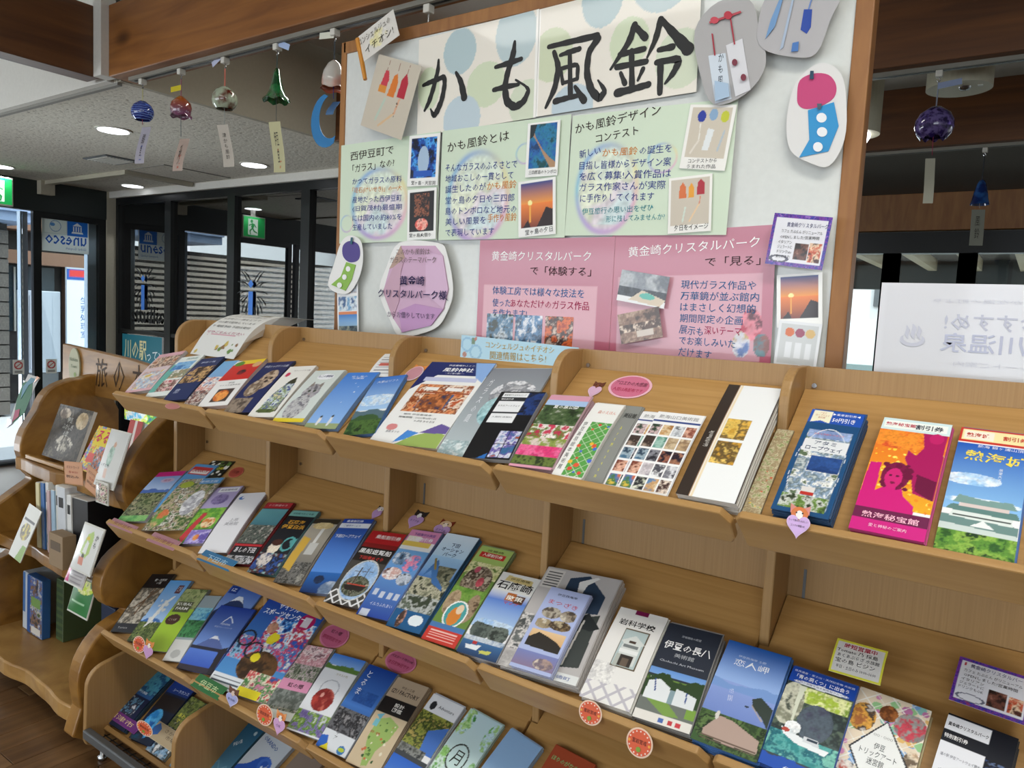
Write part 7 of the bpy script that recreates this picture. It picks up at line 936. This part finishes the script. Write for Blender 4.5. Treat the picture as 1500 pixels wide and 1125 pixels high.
for (o, r, u, lb, ops) in (((-2.458, 1.188, .812), (.117, 0, 0), (.043, .055, .165), 'white bag printed with a green bird hanging off the top board', [('bg', 'd0d0cc'), ('pe', .48, .55, .14, .2, ['9ab8a8', 'b8ccc0', '88a494'], 5, 3), ('el', .52, .76, .07, .05, 'd0a890'), ('rc', .35, .14, .5, .3, 'd8b8a8'), ('t', 'いずどり', .34, .36, .5, .06, '44484a', 0)]),
    ((-2.470, 1.120, .548), (.122, 0, 0), (.062, .044, .13), 'white bag printed with a green duck like bird in front of the standing books', [('bg', 'dcdcd8'), ('pl', [(.3, .4), (.42, .82), (.6, .92), (.72, .8), (.75, .45), (.62, .3)], 'b4cc7c'), ('pl', [(.42, .42), (.5, .7), (.62, .64), (.6, .38)], 'e4e6e0'), ('el', .5, .74, .08, .04, 'd8c04c'), ('rc', .32, .12, .55, .3, 'd8907c'), ('el', .5, .34, .07, .05, '55584c'), ('t', 'か\nも', .86, .72, .12, .3, '3a3c38', 0)]),
    ((-2.505, 1.118, .495), (.11, 0, 0), (.023, .02, .05), 'grey and pink packet under the duck print bag', [('bg', 'b8b4b4'), ('rc', 0, 0, .2, 1, 'cc4484'), ('st', .3, .1, .9, .9, '8a8488', 4, .3)]),
    ((-2.425, 1.178, .762), (.07, 0, 0), (.02, 0, .06), 'small floral pouch hanging by the orange tags', [('ph', 0, 0, 1, 1, ['c890a0', 'e8e0d0', '3a3a34', 'd8d0b0', 'a86a84'], 6, 8)]),
    ((-2.557, 1.150, .375), (.125, 0, 0), (-.01, .03, .105), 'green and yellow packet hanging under the middle board', [('bg', '2c7a3c'), ('pe', .6, .8, .4, .2, ['c8dc3c', 'e8e8a0', '2c7a3c', '24408a'], 5, 5), ('rc', .1, .3, .8, .36, 'a8d0a8')])):
    m, w_, h_ = frame3(o, r, u); root = tag(empty('printed_bag'), lb, 'bag'); root.matrix_world = m; bw = lambda X, Y, w_=w_, h_=h_: .007*np.sin(np.clip(X/w_, 0, 1)*math.pi)*np.sin(np.clip(Y/h_, 0, 1)*math.pi)+.002
    c = link('bag_front', sheet_mesh('bag_front', w_, h_, [q for q in ops if q[0] != 't'], .003, .001, bw), GLOSSY, root); words(c, [(q[1], q[2]*w_, q[3]*h_, q[4]*w_, q[5]*h_, 0, q[6]) for q in ops if q[0] == 't'], bw)
    B(-.004, w_+.004, -.006, h_+.006, -.002, .0015).build('sleeve', WHITEP, root)
for (o, r, u, lb) in (((-2.712, 1.212, .762), (.128, 0, .014), (.018, 0, .080), 'orange paper tag with handwriting, left of two on the shelf edge'), ((-2.540, 1.196, .782), (.085, 0, -.022), (.030, 0, .078), 'orange paper tag with handwriting, right of two on the shelf edge')):
    o_, w_, h_ = sheet('paper_tag', o, r, u, [('bg', 'c89068'), ('rc', .05, .05, .95, .95, 'cc9670')], lb, 'tag', .003, MATTE, edge='b88058'); words(o_, [('ポストカード', w_*.5, h_*.76, w_*.7, h_*.13, 0, '6a2c20'), ('各 ¥150', w_*.5, h_*.54, w_*.5, h_*.12, 0, 'a83c2c'), ('税込み', w_*.45, h_*.34, w_*.7, h_*.13, 0, '4a2c24')])
BK = [('d8cc98', .030, .228, 'cream spined book, first in the row of standing books'), ('3a6ca8', .030, .232, 'blue spined book in the row of standing books'), ('e0e0dc', .026, .236, 'tall white spined book next to the blue one'), ('c8a8a8', .024, .214, 'pinkish spined book in the row of standing books'), ('a8c4d8', .028, .218, 'pale blue spined book in the row of standing books'), ('dcdcd4', .030, .24, 'white book with a dark cover edge in the row of standing books'), ('d4d8dc', .060, .242, 'wide white book with a barcode block in the row of standing books'), ('e4e4e0', .034, .222, 'white spined book beside the black one'), ('15161a', .110, .218, 'black book at the right end of the standing row')]
x = -2.935
for i, (c, wd, hh, lb) in enumerate(BK):
    e = tag(empty('book', (x, 1.212+.004*(i % 3), .4855), (0, math.radians(-2.2), 0)), lb, 'book', 'standing books on the middle board'); q = plain('book_'+c, c, .45)
    hh += .012; B(0, wd-.003, .0, .16, 0, hh).build('cover', q, e, .0015); B(.002, wd-.005, .002, .1605, hh-.0005, hh+.0015).build('pages', WHITE, e)
    if i in (2, 5, 6, 7): B(wd*.2, wd*.75, -.0006, 0, hh*.72, hh*.86).build('title_block', BLACK, e); B(wd*.25, wd*.6, -.0007, 0, .03, .06).build('publisher_mark', plain('spine_teal', '3a98a8', .5), e)
    x += wd
bx = tag(empty('brown_box', (-2.720, 1.16, .4855)), 'short brown box standing before the white books', 'box'); B(0, .10, 0, .045, 0, .115).build('body', plain('box_tan', '9a8264', .7), bx, .002); B(.015, .085, -.0008, 0, .06, .09).build('label', plain('box_label', '6a5a48', .7), bx)
slab('leaflet_stand', (-2.975, 1.135, .470), (.105, -.004, -.010), (.050, .062, .175), .003, [('bg', 'd4d4cc'), ('pl', [(.5, 0), (1, 0), (1, .3), (.7, .3)], '7aa03c'), ('pe', .5, .52, .34, .16, ['c8b43a', '8a7a54', '5a5444', 'd8cc78'], 5, 4), ('rc', .1, .70, .9, .76, '2a2c30')], 'white leaflet with yellow photo and green corner standing on the middle board', 'leaflet')
for (x0, y0, wd, dp, hh, c, lb, ops) in ((-3.13, 1.24, .045, .17, .225, 'c4ccd4', 'white and blue book, left in the bottom stack of books', [('bg', 'c8d0d8'), ('rc', 0, .3, .5, 1, '4a78b0')]), (-3.082, 1.235, .125, .03, .225, '30609c', 'blue photo covered book in the bottom of the log shelf', [('ph', .2, 0, 1, 1, ['2c3a4c', '8a6a4a', '3a6ab0', 'c8c4b8', '4a5a34'], 6, 5), ('rc', 0, 0, .2, 1, '2c5a9c'), ('rc', .3, .5, .9, .66, '7aa05c'), ('rc', .3, .02, .9, .14, 'd8d4cc')]), (-2.935, 1.275, .055, .16, .235, '4a5c3a', 'thick dark green pile of leaflets at the bottom of the log shelf', [('bg', '3c4c30'), ('st', 0, 0, 1, 1, '54643c', 8, .4)])):
    e = tag(empty('book', (x0, y0, .1165), (math.radians(-1), 0, 0)), lb, 'book'); B(0, wd, 0, dp, 0, hh).build('pages', plain('book_'+c, c, .5), e, .002)
    g = link('cover', sheet_mesh('cover', wd-.004, hh-.004, ops, .003, .0008), GLOSSY, e); g.location = (.002, -.0004, .002); g.rotation_euler = (math.radians(90), 0, 0)
sv = tag(empty('clear_stand', (-2.76, 1.30, .1152)), 'clear plastic stand with dark packets at the bottom of the log shelf', 'stand'); B(0, .12, 0, .1, 0, .004).build('base', WHITEP, sv); B(0, .12, .09, .1, .004, .2).build('back', BLACK, sv); B(.01, .11, .05, .08, .005, .17).build('packet', plain('dark_blue', '2c3a54', .4), sv, .004)
# kingfisher paper figure
kf = tag(empty('paper_bird', (-3.13, 1.26, .985), (math.radians(90), 0, 0)), 'painted paper kingfisher on the left side of the log shelf', 'decoration')
fan('backing', [(-.17, -.11), (-.12, -.09), (.02, .02), (.10, .10), (.12, .115), (.02, .12), (-.05, .05), (-.12, -.04)], 'c0c0bc', 0, kf, MATTE)
fan('body', [(-.115, -.085), (-.01, -.03), (.05, .045), (.06, .10), (-.02, .085), (-.08, .01)], '2a6a48', .0012, kf, MATTE); fan('wing', [(-.04, .02), (.03, .08), (.10, .105), (.05, .11), (-.02, .07)], '5a8a9c', .0022, kf, MATTE)
fan('breast', [(-.12, -.08), (-.06, -.05), (-.05, -.02), (-.09, -.03)], 'a84460', .0024, kf, MATTE); fan('beak', [(-.17, -.11), (-.12, -.085), (-.12, -.07), (-.16, -.07)], '3a3c8c', .003, kf); fan('tail_tip', [(.07, .09), (.12, .115), (.10, .12)], 'c87a3a', .003, kf)

# ================================================================== WIND CHIMES
def swirl_glass(name, c1, c2, scale, kind='wave', rough=.06, trans=.25):
    m, n, l, b = nodes(name); tc = n.new('ShaderNodeTexCoord')
    if kind == 'wave': t = n.new('ShaderNodeTexWave'); t.bands_direction = 'Z'; t.inputs['Scale'].default_value = scale; t.inputs['Distortion'].default_value = 3
    elif kind == 'grad': t = n.new('ShaderNodeTexGradient'); mp = n.new('ShaderNodeMapping'); mp.inputs['Rotation'].default_value = (0, math.radians(90), 0); mp.inputs['Scale'].default_value = (12, 12, 12); mp.inputs['Location'].default_value = (2.2, 0, 0)
    else: t = n.new('ShaderNodeTexNoise'); t.inputs['Scale'].default_value = scale; t.inputs['Detail'].default_value = 3
    if kind == 'grad': l.new(tc.outputs['Object'], mp.inputs[0]); l.new(mp.outputs[0], t.inputs['Vector'])
    else: l.new(tc.outputs['Object'], t.inputs['Vector'])
    r = n.new('ShaderNodeValToRGB'); r.color_ramp.elements[0].position = .42; r.color_ramp.elements[1].position = .58
    if kind == 'grad': r.color_ramp.elements[0].position = .2; r.color_ramp.elements[1].position = .8
    r.color_ramp.elements[0].color = (*srgb(c1), 1); r.color_ramp.elements[1].color = (*srgb(c2), 1); l.new(t.outputs[0] if kind == 'noise' else t.outputs['Color'] if 'Color' in t.outputs else t.outputs[0], r.inputs[0]); l.new(r.outputs[0], b.inputs['Base Color'])
    b.inputs['Roughness'].default_value = rough; b.inputs['Transmission Weight'].default_value = trans; b.inputs['Coat Weight'].default_value = .6; b.inputs['IOR'].default_value = 1.4; return m
def chime(x, y, zt, zb, label, mat, prof, cord, clapper, tail, tailcol, clip=None, wob=None, twords=None, bend=.02, z_tail=None, knot=None):
    e = tag(empty('wind_chime', (x, y, zt)), label, 'wind chime', 'glass wind chimes hanging from the ceiling track')
    h = B(-.011, .011, -.013, .013, -.022, 0).build('hanger', WHITEP, e, .003); MB().tube([(0, 0, -.022), (.004, 0, -.032), (0, 0, -.04), (-.004, 0, -.032)], .0022, 6).build('hook', STEEL, h)
    MB().tube([(0, 0, -.038), (0, 0, zb-zt)], .0024, 6).build('cord', plain('cord_'+cord, cord, .8), e)
    MB().lathe(prof, (0, 0, zb-zt), 30, wob).build('bell', mat, e, smooth=True)
    lo = min(p[1] for p in prof); MB().tube([(0, 0, zb-zt-.012), (0, 0, zb-zt+lo-.008), (.002, 0, z_tail-zt+.004)], .0012, 5).build('clapper', plain('cord_'+clapper, clapper, .6), e)
    w_, h_ = tail; V = []; n = 12; mb = MB()
    me = sheet_mesh('paper_tail', w_, h_, [('bg', tailcol)]+([('sp', .1, .1, .9, .5, twords[1], 6, .05, 3)] if twords and len(twords) > 1 else []), .004, .0005, lambda X, Y: bend*np.cos(Y/h_*2.4)); t = link('paper_tail', me, MATTE, e)
    t.location = (-w_/2, 0, z_tail-zt-h_); t.rotation_euler = (math.radians(90), 0, math.radians(12))
    if twords: words(t, [(twords[0], w_/2, h_*.5, w_*.36, h_*.62, 0, '3a3430')], lambda X, Y: bend*np.cos(Y/h_*2.4), .0012)
    if clip:
        cz, cc, dx, a = clip; o = sheet_mesh('paper_clip_tag', .07, .02, [('bg', cc)], .01, .0006); t2 = link('string_tag', o, MATTE, e); t2.location = (dx, -.004, cz-zt); t2.rotation_euler = (math.radians(90), 0, 0); t2.rotation_euler[1] = math.radians(a)
    return e
RND = [(.001, 0), (.012, -.002), (.018, -.006), (.034, -.018), (.043, -.036), (.044, -.052), (.038, -.068), (.028, -.078)]
YT = 1.69
def lift_(z): return z+H
chime(-3.10, YT, ZC-.014, lift_(.795), 'cobalt blue swirled round glass chime, first from the left', swirl_glass('blue_swirl', '16247c', '6a84cc', 38), RND, 'b8b48c', 'a03048', (.052, .155), 'a8a4b0', z_tail=lift_(.695), twords=('風鈴\n蛍', '4a5a9c'))
chime(-2.82, YT, ZC-.014, lift_(.775), 'amber and purple cup shaped glass chime, second from the left', swirl_glass('amber_purple', '7a4868', 'b05a1c', 1, 'grad'), [(.001, .006), (.008, .004), (.020, -.006), (.036, -.022), (.040, -.04), (.037, -.058), (.035, -.066), (.041, -.074)], '8a5a64', '5a6468', (.052, .13), 'b09c90', (lift_(.80), 'c8b820', -.064, 0), wob=lambda i, a: -.004*math.sin(a*6) if i == 7 else 0, z_tail=lift_(.622), twords=('秋 ·', 'b05a4a'))
chime(-2.535, YT, ZC-.014, lift_(.78), 'round glass chime with red black and pale green swirls, third from the left', swirl_glass('red_green', 'b8c4ac', '6a2c20', 22, 'noise'), [(p[0]*1.05, p[1]*1.05) for p in RND], 'c06a58', '9a9c98', (.052, .145), 'b4aca0', (lift_(.855), 'b8bcd4', -.07, -24), z_tail=lift_(.64), bend=-.02, twords=('津\nか\nも\n風\n鈴',))
chime(-2.235, YT, ZC-.014, lift_(.795), 'dark green bell flower glass chime, fourth from the left', swirl_glass('deep_green', '0c4a24', '1c7a40', 30, 'noise'), [(.001, .008), (.007, .004), (.011, -.01), (.017, -.04), (.024, -.066), (.034, -.088), (.045, -.100), (.047, -.103)], '3a443c', '4a504c', (.05, .165), 'b8b48c', (lift_(.875), 'a8bce0', 0, 22), wob=lambda i, a: -.005*math.cos(a*7) if i >= 6 else 0, z_tail=lift_(.62), bend=-.018, twords=('伊豆\n蛍', 'b86a40'))
chime(-1.945, YT, ZC-.014, lift_(.785), 'white egg shaped glass chime with red goldfish beside the board', swirl_glass('white_fish', 'c4c0b8', 'c86a4c', 9, 'noise', trans=.1), [(.001, .0), (.008, -.001), (.020, -.012), (.033, -.036), (.038, -.06), (.038, -.078), (.036, -.086), (.044, -.092)], '33383c', '2a3a8c', (.03, .05), '4a6c94', (lift_(.86), 'd8d8c8', -.07, 6), wob=lambda i, a: -.004*math.sin(a*5) if i == 7 else 0, z_tail=lift_(.66))
cm = tag(empty('crescent_ornament', (-1.945, 1.665, lift_(.60)), (math.radians(90), 0, 0)), 'blue paper crescent hanging under the goldfish chime', 'decoration')
pa = [(.075*math.cos(a), -.01+.085*math.sin(a)) for a in [math.radians(100+i*200/14) for i in range(15)]]; pb = [(.020+.055*math.cos(a), .0+.068*math.sin(a)) for a in [math.radians(295-i*190/14) for i in range(15)]]
fan('crescent', pa+pb, '2f78b0', 0, cm)
e = tag(empty('wire_hanger', (-1.545, YT, ZC-.014)), 'bare chrome wire hanger on the ceiling track above the board', 'hanger'); B(-.012, .012, -.013, .013, -.024, 0).build('clip', WHITEP, e, .003)
MB().tube([(0, 0, -.024), (0, 0, -.05), (-.012, 0, -.07), (-.014, 0, -.10), (-.004, 0, -.125)], .0022, 6).build('wire', STEEL, e); MB().tube([(0, 0, -.05), (.012, 0, -.07), (.016, 0, -.11)], .0022, 6).build('wire', STEEL, e)
chime(-.366, 2.92, ZC-.014, lift_(.765), 'round purple glass chime with a clear scalloped rim, right of the board', swirl_glass('purple_mesh', '2c1c5c', '7868a8', 60, 'noise'), [(p[0]*1.38, p[1]*1.35) for p in RND], '8a90a0', 'a03050', (.03, .16), 'b4b4a4', (lift_(.82), '8a98b8', 0, -6), wob=lambda i, a: -.006*math.cos(a*8) if i == 7 else 0, z_tail=lift_(.60), bend=.035)
chime(-.303, 4.175, ZC-.014, lift_(.725), 'slim deep blue glass chime hanging at the far right', swirl_glass('blue_drop', '0c2c6c', '2c68b4', 20, 'noise'), [(.001, .012), (.012, .006), (.020, -.012), (.028, -.045), (.034, -.080), (.040, -.105)], '30343c', '9a9a94', (.055, .17), '8a8c80', z_tail=lift_(.60), bend=.015, twords=('風\n鈴',))

words(CURL[0], CURL[1])
set_type()
me = [o for o in fy.children]
for o in me:
    n_ = len(o.data.vertices); co = np.empty(n_*3); o.data.vertices.foreach_get('co', co); co = co.reshape(-1, 3); o.data.vertices.foreach_set('co', curl(co[:, 0], co[:, 1], co[:, 2]+.0004).ravel()); o.data.update()
